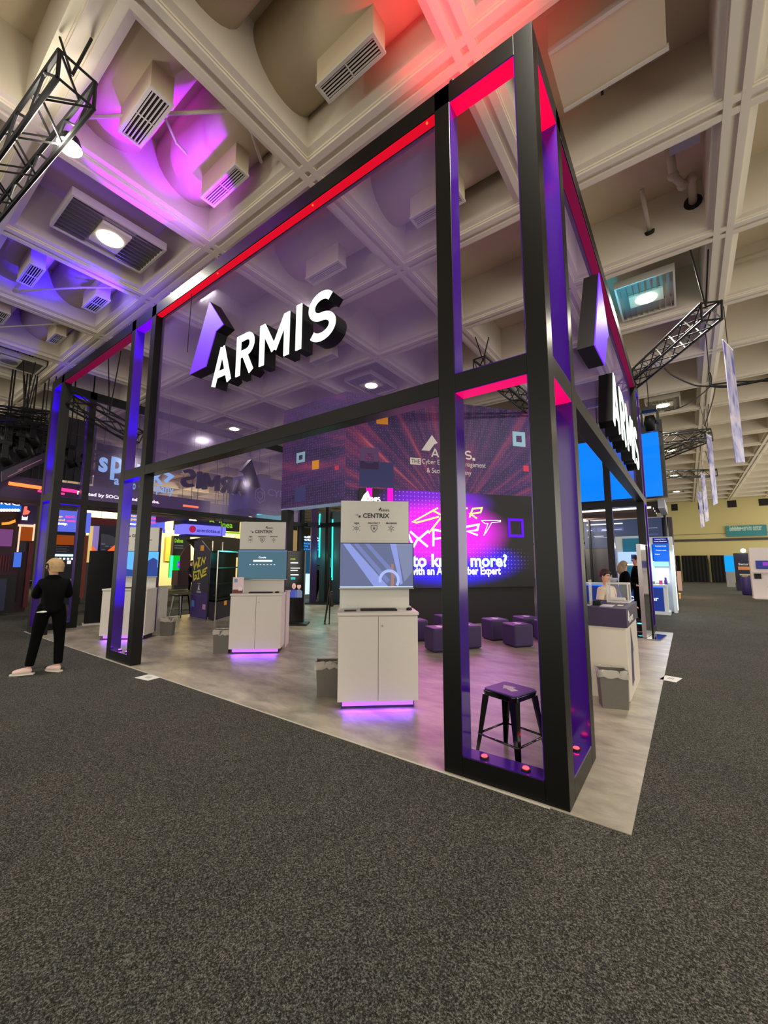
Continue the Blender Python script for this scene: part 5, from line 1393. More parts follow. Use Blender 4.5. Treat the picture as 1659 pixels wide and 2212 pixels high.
for k in ((-2.5, -3.1), (0.15, -3.1)):
    mb = MB(); q = RB.P(k[0], 0, k[1]); mb.tube([(q.x, q.y, 0), (q.x, q.y, 3.5)], 0.05, 8); mb.build('post', M_BLKMET, t)
# dark LED wall
Y2 = 16.2; RD = Frame((0, Y2, 0), (1, 0))
t = thing('slate_screen', 'wide slate coloured screen with white words behind the aisle counter', 'screen', tuple(RD.P(-1.0, 0, 0)))
u0 = RD.px(1262, 1150)[0]; u1 = RD.px(1431, 1150)[0]; v1 = RD.px(1350, 1122)[1]; v0 = RD.px(1350, 1183)[1]
mb = MB(); mb.box(RD, u0, u1, v0, v1, -0.1, 0.0); mb.build('screen', glow('slate_screen', (56, 66, 92), 0.8), t)
mb = MB(); mb.box(RD, u0, u1 + 0.1, v1, v1 + 0.12, -0.3, 0.02); mb.build('top_rail', mat('rail_white', (200, 200, 206), 0.5), t)
mb = MB(); mb.box(RD, u0, u1 - 0.02, 0, v0, -0.12, -0.02); mb.build('lower_wall', mat('low_dark', (30, 30, 36), 0.6), t)
mb = MB(); c = RD.P(u1 + 0.16, 0, -0.15); mb.lathe((c.x, c.y, 0), [(0.18, 0), (0.18, v1)], 20); mb.build('rounded_end', mat('round_end', (44, 40, 46), 0.35), t, smooth=True)
def rt(s, xa, xb, yb0, yt0, m, F=RD, w=0.002, wt=0.02): A_ = F.px(xa, yb0, w); B_ = F.px(xb, yt0, w); text(F, s, A_[0], B_[0], A_[1], A_[1] + abs(B_[1] - F.px(xb, yb0, w)[1]), w, m, t, weight=wt)
gsw = glow('dark_wall_white', (220, 228, 244), 1.0)

for (xa, xb, y) in ((1267, 1345, 1133), (1268, 1279, 1147), (1300, 1312, 1144), (1299, 1312, 1147), (1325, 1343, 1144), (1270, 1272, 1161), (1283, 1304, 1159), (1285, 1318, 1162), (1400, 1420, 1141)):
    A_ = RD.px(xa, y, 0.01); B_ = RD.px(xb, y - 1.3, 0.01); mb = MB(); mb.box(RD, A_[0], B_[0], A_[1], B_[1], 0.0, 0.01); mb.build('text_line', gsw, t)
for (xa, xb, ya, yb_) in ((1266, 1286, 1140, 1150), (1290, 1313, 1139, 1149), (1323, 1347, 1138, 1148), (1400, 1422, 1152, 1156)):
    A_ = RD.px(xa, yb_, 0.004); B_ = RD.px(xb, ya, 0.004); mb = MB(); mb.box(RD, A_[0], B_[0], A_[1], B_[1], 0.0, 0.004); mb.build('text_box', glow('box_slate', (72, 84, 130), 0.8), t)
# blue counter with white base
t = thing('blue_counter', 'bright blue aisle counter with white base and edge lights', 'counter', tuple(RB.P(-1.0, 0, 0)))
mblue = mat('counter_blue', (16, 64, 186), 0.35); mw = mat('counter_white', (214, 222, 226), 0.4)
u0 = RB.px(1260, 1300)[0]; u1 = RB.px(1443, 1300)[0]
mb = MB(); mb.box(RB, u0, u1 - 0.1, 0.1, 0.84, -0.6, 0.0); mb.build('front_panel', mblue, t)
mb = MB(); mb.box(RB, u0, u1, 0.88, 0.93, -0.7, 0.05); mb.build('worktop', mw, t)
mb = MB(); mb.box(RB, u0, u1 + 0.05, 0.0, 0.1, -0.7, 0.06); mb.build('base', mw, t)
mb = MB(); mb.box(RB, u1 - 0.1, u1, 0.1, 0.88, -0.6, 0.0); mb.build('end_panel', mw, t)
mb = MB(); mb.box(RB, u0, u1 - 0.1, 0.84, 0.88, -0.55, 0.005); mb.build('light_edge', glow('edge_blue', (40, 110, 255), 1.3), t)
mb = MB(); u, v = RB.px(1355, 1292, 0.004)
pts = [(u + 0.10 * math.cos(a) - 0.02, v + 0.055 * math.sin(a) + 0.01) for a in [k * PI / 6 for k in range(12)]]; mb.poly(RB, pts, 0, 0.006)
pts = [(u + 0.11 + 0.10 * math.cos(a), v + 0.06 * math.sin(a)) for a in [k * PI / 6 for k in range(12)]]; mb.stroke(RB, pts, 0.035, 0, 0.006, True); mb.build('cloud_logo', glow('logo_white_lit', (226, 236, 255), 0.9), t)
text(RB, 'zscaler', u + 0.25, u + 0.25 + 0.62, v - 0.05, v + 0.09, 0.001, MATS['logo_white_lit'], t, weight=0.03)
# lit kiosk tower on the counter end
t = thing('lit_display_tower', 'white framed display tower with blue sign and glowing shelf at the counter end', 'kiosk', tuple(RB.P(0.05, 0, -0.9)))
a0 = RB.px(1401, 1200)[0]; a1 = RB.px(1449, 1200)[0]; v1 = RB.px(1425, 1157)[1]
KB = RB.sh(0, 0, -0.75)
mb = MB(); mb.box(KB, a0, a0 + 0.1, 0, v1, -0.5, 0); mb.build('frame_side', mw, t); mb = MB(); mb.box(KB, a1 - 0.05, a1 + 0.05, 0, v1, -0.5, 0); mb.build('frame_side', mw, t)
mb = MB(); mb.box(KB, a0 + 0.1, a1 - 0.05, v1 - 0.1, v1, -0.5, 0); mb.build('frame_top', mw, t); mb = MB(); mb.box(KB, a0 + 0.1, a1 - 0.05, 0.0, v1 - 0.1, -0.5, -0.4); mb.build('back_panel', mw, t)
mb = MB(); mb.box(KB, a1 + 0.05, a1 + 0.07, 0.1, v1 - 0.3, -0.1, 0.0); mb.build('light_edge', glow('edge_white', (255, 250, 255), 2.2), t)
def kr(F, m, xa, xb, ya, yb_, w, nm): A_ = F.px(xa, yb_, w); B_ = F.px(xb, ya, w); mb = MB(); mb.box(F, A_[0], B_[0], A_[1], B_[1], w - 0.02, w); return mb.build(nm, m, t)
kr(KB, glow('sign_navy', (30, 28, 130), 0.8), 1410, 1442, 1161, 1174, 0.0, 'sign_header'); kr(KB, glow('sign_blue', (0, 96, 220), 0.9), 1410, 1443, 1175, 1212, 0.0, 'sign_panel'); kr(KB, glow('sign_mint', (150, 240, 224), 1.1), 1411, 1444, 1214, 1223, 0.0, 'sign_band')
kr(KB, glow('shelf_glow', (246, 240, 255), 1.8), 1413, 1444, 1228, 1258, -0.1, 'shelf_light')
def ktx(s, xa, xb, yb0, yt0): A_ = KB.px(xa, yb0, 0.001); B_ = KB.px(xb, yt0, 0.001); text(KB, s, A_[0], B_[0], A_[1], B_[1], 0.001, gsw, t, weight=0.03)
ktx('Unified Zero', 1414, 1438, 1166, 1163); ktx('Trust Platform', 1412, 1440, 1171, 1168); ktx('Workload Access', 1415, 1439, 1181, 1178); ktx('Private Access', 1417, 1439, 1190, 1187); ktx('Digital', 1415, 1425, 1199, 1196)
lamp('AREA', 'booth_wash', RB.P(0.1, 2.2, -0.1), 25, (0.7, 0.85, 1.0), RB.P(0.1, 0, 0.4), 0.5)
for k, (x, col, h, lab) in enumerate(((1437, (70, 50, 150), 0.24, 'small violet figurine on the far counter'), (1426, (190, 60, 110), 0.13, 'small red cup on the far counter'), (1409, (110, 130, 110), 0.09, 'small green plant bowl on the far counter'))):
    q = RB.P(RB.px(x, 1255)[0], 0.93, -0.35)
    mb = MB(); mb.lathe((q.x, q.y, 0.93), [(0.04, 0), (0.05, h * 0.4), (0.03, h * 0.7), (0.035, h * 0.85), (0.01, h)] if k == 0 else [(0.045, 0), (0.055, h)], 10); tag(mb.build(('figurine', 'cup', 'plant_bowl')[k], mat('trinket%d' % k, col, 0.5), smooth=(k == 0)), lab, ('figurine', 'cup', 'bowl')[k])
# teal wall and monitor behind
t = thing('teal_partition', 'white framed teal partition behind the people at the blue counter', 'partition', tuple(RB.P(-0.6, 0, -1.6)))
TB = RB.sh(0, 0, -1.6)
kr(TB, mw, 1340, 1402, 1157, 1330, -0.03, 'frame'); kr(TB, mat('teal_board', (24, 132, 172), 0.5), 1346, 1396, 1162, 1192, 0.0, 'board'); kr(TB, mat('teal_board', (24, 132, 172), 0.5), 1346, 1398, 1221, 1300, 0.0, 'board')
kr(TB, glow('pale_monitor', (170, 200, 240), 1.0), 1336, 1385, 1192, 1215, 0.06, 'monitor'); kr(TB, mblue, 1364, 1374, 1198, 1213, 0.065, 'monitor_picture'); kr(TB, glow('strip_white', (255, 255, 255), 1.5), 1350, 1373, 1219, 1221, 0.03, 'light_strip')
# white patterned lounge wall far left of the gap
t = thing('lounge_backdrop', 'warm white backdrop with slanted black lines seen behind the counter', 'backdrop', tuple(RB.P(-2.6, 0, -4)))
LBk = RB.sh(0, 0, -4.0)
kr(LBk, mat('lounge_white', (226, 204, 184), 0.7), 1262, 1322, 1186, 1300, 0.0, 'panel')
for (xa, xb) in ((1275, 1277.5), (1297, 1300), (1265, 1268)): kr(LBk, M_BLKMET, xa, xb, 1186, 1300, 0.05, 'mullion')
kr(LBk, M_BLKMET, 1262, 1322, 1226, 1229, 0.05, 'rail'); kr(LBk, M_BLKMET, 1262, 1340, 1178, 1186, 0.05, 'top_rail')
mb = MB()
for k in range(6):
    p0 = LBk.px(1302 + 3 * k, 1200 + 4 * k, 0.03); mb.stroke(LBk, [p0, (p0[0] + 0.35, p0[1] - 0.35)], 0.05, 0.02, 0.03)
mb.build('slanted_line', M_BLKMET, t)['kind'] = 'stuff'
lamp('AREA', 'booth_wash', LBk.P(-3.0, 3.0, 2.0), 120, (1, 0.86, 0.72), LBk.P(-3.0, 1.4, 0), 1.5)
# pink pillar block, orange stand
p = at(1463, 1276); t = thing('pink_panel', 'pale pink standing panel at the left side of the far aisle', 'panel', (p.x, p.y, 0)); F = Frame((p.x, p.y, 0), (1, 0))
mb = MB(); mb.box(F, -0.1, 0.25, 0, 1.15, -0.3, 0); mb.build('board', mat('pale_pink', (232, 190, 178), 0.5), t)
p = at(1458, 1293); t = thing('lit_plinth', 'low orange lit plinth at the left side of the far aisle', 'plinth', (p.x, p.y, 0)); F = Frame((p.x, p.y, 0), (1, 0))
mb = MB(); mb.box(F, -0.4, 0.22, 0, 0.22, -0.8, 0); mb.build('plinth', mat('plinth_orange', (240, 180, 100), 0.5), t)
lamp('POINT', 'plinth_glow', (p.x + 0.9, p.y + 1.5, 1.4), 60, (1.0, 0.62, 0.42), None, 0.3)
# far right booths
p = at(1640, 1292); t = thing('white_exhibit_stand', 'white exhibit stand with a monitor at the right edge', 'stand', (p.x, p.y, 0)); F = Frame((p.x - 0.35, p.y, 0), (1, 0.02)); hW = F.px(1640, 1183)[1]
q0_ = F.px(1623, 1240)[0]
mb = MB(); mb.box(F, q0_, q0_ + 3.2, 0, hW, -0.4, 0); mb.build('wall_panel', mat('exhibit_white', (206, 198, 200), 0.5), t)
mb = MB(); mb.box(F, q0_ - 0.05, q0_ + 3.2, 0, 0.04, 0.0, 0.8); mb.build('floor_board', mat('exhibit_white', (206, 198, 200), 0.5), t)
kr(F, glow('night_monitor', (50, 56, 130), 0.7), 1634, 1700, 1211, 1229, 0.04, 'monitor'); kr(F, glow('night_monitor2', (150, 60, 190), 0.8), 1648, 1662, 1214, 1222, 0.05, 'monitor_picture'); kr(F, M_BLKPL, 1630, 1644, 1239, 1250, 0.04, 'small_screen'); kr(F, mat('shelf_line', (180, 170, 175), 0.5), 1630, 1700, 1237, 1239, 0.15, 'shelf')
p = at(1600, 1276); t = thing('navy_exhibit_stand', 'navy exhibit stand with orange panel and a bright lamp on top', 'stand', (p.x, p.y, 0)); F = Frame((p.x, p.y, 0), (1, 0)); hW = F.px(1605, 1195)[1]
q0_ = F.px(1589, 1240)[0]; q1_ = F.px(1628, 1240)[0]
mb = MB(); mb.box(F, q0_, q1_, 0, hW, -0.3, 0); mb.build('wall_panel', mat('exhibit_navy', (26, 28, 64), 0.5), t)
A_ = F.px(1595, 1221, 0.001); B_ = F.px(1622, 1216, 0.001); text(F, 'Secure', A_[0], B_[0], A_[1], B_[1], 0.001, mpw, t, weight=0.03)
kr(F, mat('panel_orange', (226, 150, 90), 0.6), 1595, 1624, 1224, 1231, 0.01, 'orange_panel'); kr(F, mat('table_cream', (190, 182, 140), 0.6), 1598, 1622, 1240, 1243, 0.5, 'table_top'); kr(F, mat('table_cream', (190, 182, 140), 0.6), 1604, 1616, 1243, 1249, 0.45, 'table_skirt')
mb = MB(); mb.ball(F.P(F.px(1605, 1191)[0], hW + 0.15, 0.1), 0.12, 10, 8); mb.build('lamp', glow('far_lamp', (255, 246, 190), 12), t)
p = at(1633, 1286); mb = MB(); mb.lathe((p.x - 0.25, p.y + 0.1, 0), [(0.24, 0), (0.27, 0.05), (0.27, 0.92), (0.24, 0.94)], 18); tag(mb.build('trash_drum', mat('violet_drum', (52, 40, 110), 0.5), smooth=True), 'violet round bin in front of the far right booths', 'bin')
p = at(1577, 1268); t = thing('blue_exhibit_screen', 'bright sky blue screen wall near the far drapes', 'screen', (p.x, p.y, 0)); F = Frame((p.x, p.y, 0), (1, 0))
kr(F, glow('sky_screen', (0, 150, 226), 1.0), 1567, 1586, 1200, 1235, 0.0, 'screen'); kr(F, mat('grey_base', (150, 150, 150), 0.6), 1571, 1586, 1235, 1269, 0.0, 'base')
# ------------------------------------------------------------------ booths beyond on the left
def LF(X): return Frame((X, 0, 0), (0, 1))
def lp(F, name, x0, x1, yt, yb, w0, w1_, m, par): return panel(F, x0, x1, yt, yb, w0, w1_, m, name, par)
def lt(F, s, xa, xb, yb0, yt0, m, par, w=0.002, wt=0.02):
    A_ = F.px(xa, yb0, w); xm = (xa + xb) / 2
    B_ = F.px(xb, yt0, w); v1 = F.px(xa, yt0 - (yb0 - yt0) * 0.0, w)[1]
    text(F, s, A_[0], B_[0], A_[1], A_[1] + abs(F.px(xa, yb0 - (yb0 - yt0), w)[1] - A_[1]), w, m, par, weight=wt)
mar = mat('dark_maroon', (52, 14, 28), 0.5); dvi = mat('ring_violet', (52, 26, 76), 0.5); dkb = mat('booth_near_black', (12, 10, 14), 0.5); org = glow('rust_screen', (150, 66, 14), 0.8)
sky = glow('peri_screen', (96, 108, 226), 0.9); wht = glow('neon_white', (255, 246, 250), 2.0); orn = glow('neon_orange', (255, 120, 60), 1.8); pnk = glow('neon_pink', (255, 50, 130), 1.6); gld = glow('text_gold', (255, 190, 60), 1.2); ros = glow('text_rose', (255, 70, 150), 1.1)
# hanging ring sign
F1 = LF(-14.4)
t = thing('hanging_ring_sign', 'violet hanging ring sign with white words behind the left bay', 'sign', tuple(F1.P(3, 4.2, 0)))
a = F1.px(-4, 1050); b = F1.px(430, 1100)
vt = F1.px(200, 1050)[1]; vb = F1.px(200, 1092)[1]
mb = MB(); mb.box(F1, a[0], b[0] + 0.3, vb, vt, -0.15, 0); mb.build('front_band', dvi, t)
mb = MB(); mb.box(F1, a[0], b[0] + 0.3, vb - 0.1, vb, -0.6, 0); mb.build('underside', mar, t)
RS = Frame(tuple(F1.P(b[0] + 0.3, 0, 0)), (-1, 0.0))
mb = MB(); mb.box(Frame(tuple(F1.P(b[0] + 0.3, 0, 0)), (1, 0)), -4.5, 0, vb, vt, -0.15, 0); mb.build('side_band', mat('ring_magenta', (74, 20, 60), 0.5), t)
lt(F1, 'Trusted by SOCs around the globe.', 163, 346, 1070, 1060, wht, t, 0.003, 0.03)
def neon(F, xa, xb, y0_, y1_, m, par, r=0.035):
    A_ = F.px(xa, y0_, 0.05); B_ = F.px(xb, y1_, 0.05); mb = MB(); mb.tube([F.P(A_[0], A_[1], 0.05), F.P(B_[0], B_[1], 0.05)], r, 8); mb.build('neon_tube', m, par)
neon(F1, 19, 89, 1044, 1054, orn, t, 0.05); neon(F1, 82, 90, 1060, 1062, pnk, t, 0.03); neon(F1, 132, 166, 1057, 1062, pnk, t, 0.05); neon(F1, 131, 139, 1066, 1067, pnk, t, 0.03); neon(F1, 285, 368, 1091, 1101, pnk, t, 0.02); neon(F1, 396, 428, 1092, 1096, orn, t, 0.04)
for k in (0.15, 0.6, 0.95):
    q = F1.P(a[0] + (b[0] - a[0]) * k, vt, -0.08); mb = MB(); mb.tube([q, (q.x, q.y, ZC + CD)], 0.012, 6); mb.build('hanger', M_BLKPL, t)
# sloping dark fascia at the left edge
t = thing('sloping_fascia', 'dark sloping fascia with thin light lines at the left edge', 'fascia', tuple(F1.P(0.3, 4.8, 0.4)))
mb = MB(); mb.poly(F1, [F1.px(-4, 1044), F1.px(-4, 1022), F1.px(96, 978), F1.px(96, 998)], 0.3, 0.4); mb.build('fascia', mat('fascia_plum', (44, 26, 56), 0.5), t)
for (p, q) in (((30, 1020), (80, 997)), ((8, 1034), (40, 1018))):
    mb = MB(); mb.stroke(F1, [F1.px(*p), F1.px(*q)], 0.02, 0.4, 0.41); mb.build('light_line', glow('line_dim', (150, 100, 120), 0.6), t)
q = F1.P(F1.px(96, 985)[0], F1.px(96, 985)[1], 0.35); mb = MB(); mb.tube([q, (q.x, q.y, ZC + CD)], 0.015, 6); mb.build('hanger', M_BLKPL, t)
# lettering "sparks"
F2 = LF(-13.2)
t = thing('lit_word_sign', 'pale blue lit lettering hanging behind the middle tower', 'sign', tuple(F2.P(2.8, 4.2, 0)))
lbl = glow('letter_ice', (150, 200, 255), 1.1)
A_ = F2.px(211, 1030); B_ = F2.px(374, 1056)
def ic(s, xa, xb, yb_, h, wt): 
    u0 = F2.px(xa, yb_)[0]; u1 = F2.px(xb, yb_)[0]; v = F2.px(xa, yb_)[1]; text(F2, s, u0, u1, v, v + h, 0, lbl, t, depth=0.03, weight=wt)
ic('s', 211, 231, 1019, 0.46, 0.035); ic('p', 236, 264, 1036, 0.72, 0.035); ic('l', 270, 276, 1024, 0.66, 0.03); ic('u', 281, 300, 1030, 0.44, 0.03); ic('n', 304, 322, 1036, 0.44, 0.03); ic('k', 327, 352, 1044, 0.62, 0.03)
mb = MB(); mb.stroke(F2, [F2.px(354, 1020), F2.px(370, 1029), F2.px(356, 1041)], 0.12, 0, 0.03); mb.build('lettering', lbl, t)
ic('a', 245, 256, 1047, 0.2, 0.03); ic('Cisco', 262, 292, 1054, 0.28, 0.02); ic('company', 298, 374, 1064, 0.30, 0.02)
for x in (222, 360):
    u, v = F2.px(x, 1000); q = F2.P(u, v, 0); mb = MB(); mb.tube([q, (q.x, q.y, ZC + CD)], 0.008, 5); mb.build('hanger', M_BLKPL, t)
# left-most dark booth with screens
F3 = LF(-17.0)
t = thing('maroon_booth', 'dark maroon booth wall with screens and neon emblem at the left edge', 'booth', tuple(F3.P(1.5, 0, 0)))
u0 = F3.px(-8, 1200)[0]; u1 = F3.px(66, 1200)[0]; v1 = F3.px(40, 1080)[1]
mb = MB(); mb.box(F3, u0, u1, 0, v1, -0.3, 0); mb.build('wall_panel', mar, t)
lp(F3, 'led_header', -8, 46, 1090, 1104, 0, 0.05, glow('header_blue', (20, 110, 210), 1.0), t)
for k in range(7):
    A_ = F3.px(3 + 6 * k, 1102, 0.06); mb = MB(); mb.poly(F3, [(A_[0] + 0.05 * math.cos(j * PI / 4), A_[1] + 0.05 * math.sin(j * PI / 4)) for j in range(8)], 0.05, 0.07); mb.build('bulb', wht, t)
lt(F3, 'RIC', 1, 44, 1089, 1080, wht, t, 0.06)
lp(F3, 'violet_header', 46, 80, 1080, 1136, 0, 0.1, mat('header_violet', (58, 40, 96), 0.5), t)
mb = MB(); mb.poly(F3, [F3.px(49, 1112, 0.11), F3.px(53, 1094, 0.11), F3.px(59, 1094, 0.11), F3.px(58, 1101, 0.11), F3.px(65, 1105, 0.11), F3.px(60, 1111, 0.11)], 0.1, 0.13); mb.build('emblem', glow('emblem_coral', (255, 96, 80), 1.5), t)
lt(F3, 'Intel', 47, 60, 1123, 1114, wht, t, 0.11, 0.04)
lp(F3, 'rust_panel', -8, 34, 1106, 1150, 0, 0.04, mat('rust_wall', (66, 30, 20), 0.6), t)
mb = MB(); mb.poly(F3, [F3.px(4, 1134, 0.06), F3.px(4, 1129, 0.06), F3.px(20, 1127, 0.06), F3.px(33, 1122, 0.06), F3.px(34, 1128, 0.06), F3.px(20, 1133, 0.06)], 0.04, 0.06); mb.build('orange_logo', glow('logo_orange', (255, 150, 50), 1.2), t)
lp(F3, 'tilted_screen', -8, 27, 1143, 1180, 0.05, 0.1, glow('mauve_screen', (118, 66, 122), 0.8), t)
for (a0, a1_, b0, b1) in ((40, 43, 1136, 1192), (72, 75, 1132, 1168), (40, 75, 1133, 1138)): lp(F3, 'white_frame', a0, a1_, b0, b1, 0.1, 0.16, glow('frame_cream', (255, 214, 180), 0.9), t)
lp(F3, 'orange_screen', 44, 72, 1139, 1168, 0.05, 0.08, org, t); lp(F3, 'dark_panel', 40, 56, 1168, 1192, 0.06, 0.1, mat('panel_charcoal', (44, 40, 48), 0.5), t)
lp(F3, 'red_strip', 56, 66, 1172, 1312, 0.03, 0.08, mat('strip_crimson', (96, 16, 34), 0.5), t)
lp(F3, 'blue_tablet', 30, 46, 1193, 1225, 0.5, 0.53, glow('tablet_blue', (66, 108, 214), 0.9), t)
lp(F3, 'tablet_post', 36, 40, 1225, 1300, 0.48, 0.5, M_BLKMET, t)
lp(F3, 'desk', -8, 32, 1244, 1322, 0.2, 0.9, dkb, t)
lp(F3, 'desk_end', -8, 12, 1250, 1320, 0.9, 0.95, mat('desk_blue_grey', (40, 44, 74), 0.5), t)
for k in range(5): lp(F3, 'slat', -6 + 6 * k, -4 + 6 * k, 1200, 1232, 0.0, 0.03, mat('slat_red', (120, 34, 28), 0.6), t)
# panels seen between the far and middle tower
F4 = LF(-18.5)
def hang(F, t, x, y, m=M_BLKPL):
    u, v = F.px(x, y); q = F.P(u, v, -0.05); mb = MB(); mb.tube([q, (q.x, q.y, ZC + CD)], 0.012, 5); mb.build('hanger', m, t)
t = thing('periwinkle_screen', 'periwinkle hanging screen with gold and rose words left of the middle tower', 'screen', tuple(F4.P(3, 3.2, 0)))
lp(F4, 'screen', 106, 165, 1102, 1148, -0.1, 0, sky, t); hang(F4, t, 140, 1100)
def l4(s, xa, xb, yb_, yt_, m): lt(F4, s, xa, xb, yb_, yt_, m, t, 0.003, 0.03)
l4('Engage', 110, 136, 1117, 1112, gld); l4('SOC', 141, 162, 1118, 1113, ros); l4('and', 125, 140, 1125, 1120, gld); l4('assets', 144, 164, 1127, 1122, ros); l4('away.', 124, 146, 1135, 1129, wht)
t = thing('periwinkle_screen', 'narrow periwinkle screen edge just right of the far tower inner post', 'screen', tuple(F4.P(3.4, 3.2, 0)))
lp(F4, 'screen', 179, 196, 1107, 1151, -0.1, 0, sky, t); hang(F4, t, 188, 1106)
t = thing('periwinkle_screen', 'periwinkle hanging screen with gold and rose words right of the middle tower', 'screen', tuple(F4.P(5.5, 3.2, 0)))
lp(F4, 'screen', 270, 357, 1108, 1143, -0.1, 0, sky, t); hang(F4, t, 310, 1104); lp(F4, 'screen_leg', 353, 357, 1143, 1151, -0.1, 0, sky, t)
l4('Smart', 276, 300, 1116, 1110, gld); l4('faster.', 318, 344, 1121, 1115, ros); l4('open', 276, 298, 1125, 1119, gld); l4('linked', 318, 336, 1130, 1124, ros); l4('every.', 279, 300, 1135, 1130, wht)
t = thing('rust_booth', 'dark booth column with rust screen, white light bar and small icons', 'booth', tuple(F4.P(3, 0, 0)))
lp(F4, 'column', 112, 178, 1149, 1330, -0.5, -0.1, mat('navy_black', (16, 14, 34), 0.5), t)
lp(F4, 'rust_screen', 121, 160, 1156, 1177, -0.1, -0.05, org, t); lp(F4, 'light_bar', 118, 158, 1197, 1202, -0.1, -0.04, glow('ice_bar', (190, 240, 255), 1.8), t)
for k in range(4): lp(F4, 'caption_line', 121, 150 - 6 * (k % 2), 1180 + 3.6 * k, 1181.5 + 3.6 * k, -0.1, -0.06, mat('caption_grey', (110, 110, 126), 0.6), t)
for k in range(5): lp(F4, 'icon', 120 + 8.5 * k, 124 + 8.5 * k, 1205, 1209, -0.1, -0.06, wht, t)
lp(F4, 'icon', 146, 153, 1211, 1218, -0.1, -0.06, wht, t)
lp(F4, 'rust_edge', 176, 186, 1156, 1290, -0.3, 0.0, mat('rust_edge', (130, 56, 40), 0.6), t)
lp(F4, 'white_cabinet', 151, 165, 1251, 1278, 0.3, 0.6, M_WHITE, t)
t = thing('black_monolith', 'tall plain black panel standing left of the far left kiosk', 'panel', (-11.95, 1.4, 0))
MF = Frame((-12.03, 1.19, 0), (0.30, 0.95)); hm = MF.px(214, 1190)[1]; um = MF.px(240, 1270)[0]
mb = MB(); mb.box(MF, 0, max(0.8, um), 0.03, hm, -0.06, 0); mb.build('panel', mat('monolith_black', (9, 8, 10), 0.35, spec=0.2), t)
mb = MB(); mb.box(MF, -0.03, max(0.8, um) + 0.03, 0, 0.03, -0.2, 0.15); mb.build('foot', mat('foot_white', (196, 190, 180), 0.4), t)
t = thing('poster_stand', 'lavender and black poster stand with orange triangles behind the black panel', 'stand', tuple(F4.P(4.3, 0, -1)))
F5 = LF(-20.5)
lp(F5, 'wall_panel', 190, 256, 1134, 1335, -0.3, 0, mat('poster_dark', (34, 30, 34), 0.5), t)
lp(F5, 'lavender_panel', 200, 213, 1136, 1190, 0, 0.04, glow('lavender', (150, 126, 196), 0.7), t); lp(F5, 'cream_edge', 190, 199, 1136, 1215, 0, 0.04, glow('cream_edge', (226, 196, 120), 0.8), t)
for tri in (((198, 1190), (198, 1178), (208, 1189)), ((232, 1190), (250, 1176), (250, 1190))):
    mb = MB(); mb.poly(F5, [F5.px(x, y, 0.05) for x, y in tri], 0.04, 0.06); mb.build('orange_triangle', glow('tri_orange', (255, 96, 40), 1.1), t)
pts = [(F5.px(216, 1189, 0.05)[0] + 1.0 * math.cos(a_), F5.px(216, 1189, 0.05)[1] + 0.75 * math.sin(a_)) for a_ in [k * PI / 24 for k in range(13)]] + [F5.px(216, 1189, 0.05)]
mb = MB(); mb.poly(F5, pts, 0.0, 0.03); mb.build('grey_arc', mat('arc_grey', (86, 90, 96), 0.5), t)
for (x, y) in ((219, 1174), (227, 1179), (238, 1180), (219, 1186)): lp(F5, 'caption_line', x, x + 8, y, y + 2.5, 0.03, 0.05, mat('caption_pale', (170, 176, 180), 0.6), t)
F6 = LF(-23.5)
t = thing('red_ring_banner', 'dark red curved hanging band behind the left bay', 'banner', tuple(F6.P(5, 3.6, 0)))
lp(F6, 'band', 186, 262, 1119, 1135, -0.1, 0, mat('band_red', (112, 6, 20), 0.5), t); hang(F6, t, 220, 1118)
F7 = LF(-29.0)
t = thing('warm_lit_hall', 'cream lit partition with a yellow partition far behind the left bay', 'partition', tuple(F7.P(8, 0, 0)))
lp(F7, 'wall_panel', 160, 545, 1094, 1330, -0.3, 0, mat('warm_cream', (226, 206, 150), 0.7), t)
lp(F7, 'yellow_panel', 358, 377, 1160, 1212, 0, 0.1, mat('warm_yellow', (196, 164, 50), 0.6), t)
for (x, y) in ((205, 1105), (225, 1120), (366, 1122), (372, 1140), (362, 1150), (540, 1152), (505, 1160)):
    A_ = F7.px(x, y, 0.1); mb = MB(); mb.lathe(tuple(F7.P(A_[0], A_[1], 0.1)), [(0.1, 0), (0.14, 0.05)], 10); mb.build('downlight', glow('warm_spot', (255, 240, 190), 6), t)
lamp('AREA', 'warm_wash', F7.P(F7.px(210, 1110)[0], 5.6, 2.5), 500, (1.0, 0.86, 0.55), F7.P(F7.px(210, 1110)[0], 3, 0), 2.0)
lamp('AREA', 'warm_wash', F7.P(F7.px(440, 1160)[0], 5.4, 2.5), 900, (1.0, 0.86, 0.5), F7.P(F7.px(420, 1160)[0], 2.4, 0), 2.0)
# black and green sign booth
F8 = LF(-24.5)
t = thing('green_word_booth', 'black booth signs with bright green words behind the shelf tower', 'booth', tuple(F8.P(9, 0, 0)))
grn = glow('word_green', (132, 196, 40), 0.9)
lp(F8, 'sign_board', 376, 408, 1120, 1146, -0.1, 0, mat('sign_black', (20, 18, 22), 0.5), t); lp(F8, 'sign_board', 426, 518, 1118, 1146, -0.1, 0, mat('sign_black', (20, 18, 22), 0.5), t)
lp(F8, 'green_band', 430, 518, 1147, 1151, -0.05, 0, grn, t)
lp(F8, 'column_sign', 374, 410, 1158, 1206, -0.3, 0, mat('sign_char', (42, 38, 44), 0.5), t); lp(F8, 'column_base', 376, 408, 1206, 1312, -0.3, -0.02, dkb, t)
lt(F8, 'Delinea', 377, 396, 1172, 1163, grn, t, 0.003, 0.03); lt(F8, 'Del', 390, 407, 1140, 1127, grn, t, 0.003, 0.02); lt(F8, 'Delinea', 452, 503, 1137, 1124, grn, t, 0.003, 0.02)
for y in (1178, 1183): lp(F8, 'caption_line', 377, 396, y, y + 1.6, 0, 0.02, mat('caption_pale', (170, 176, 180), 0.6), t)
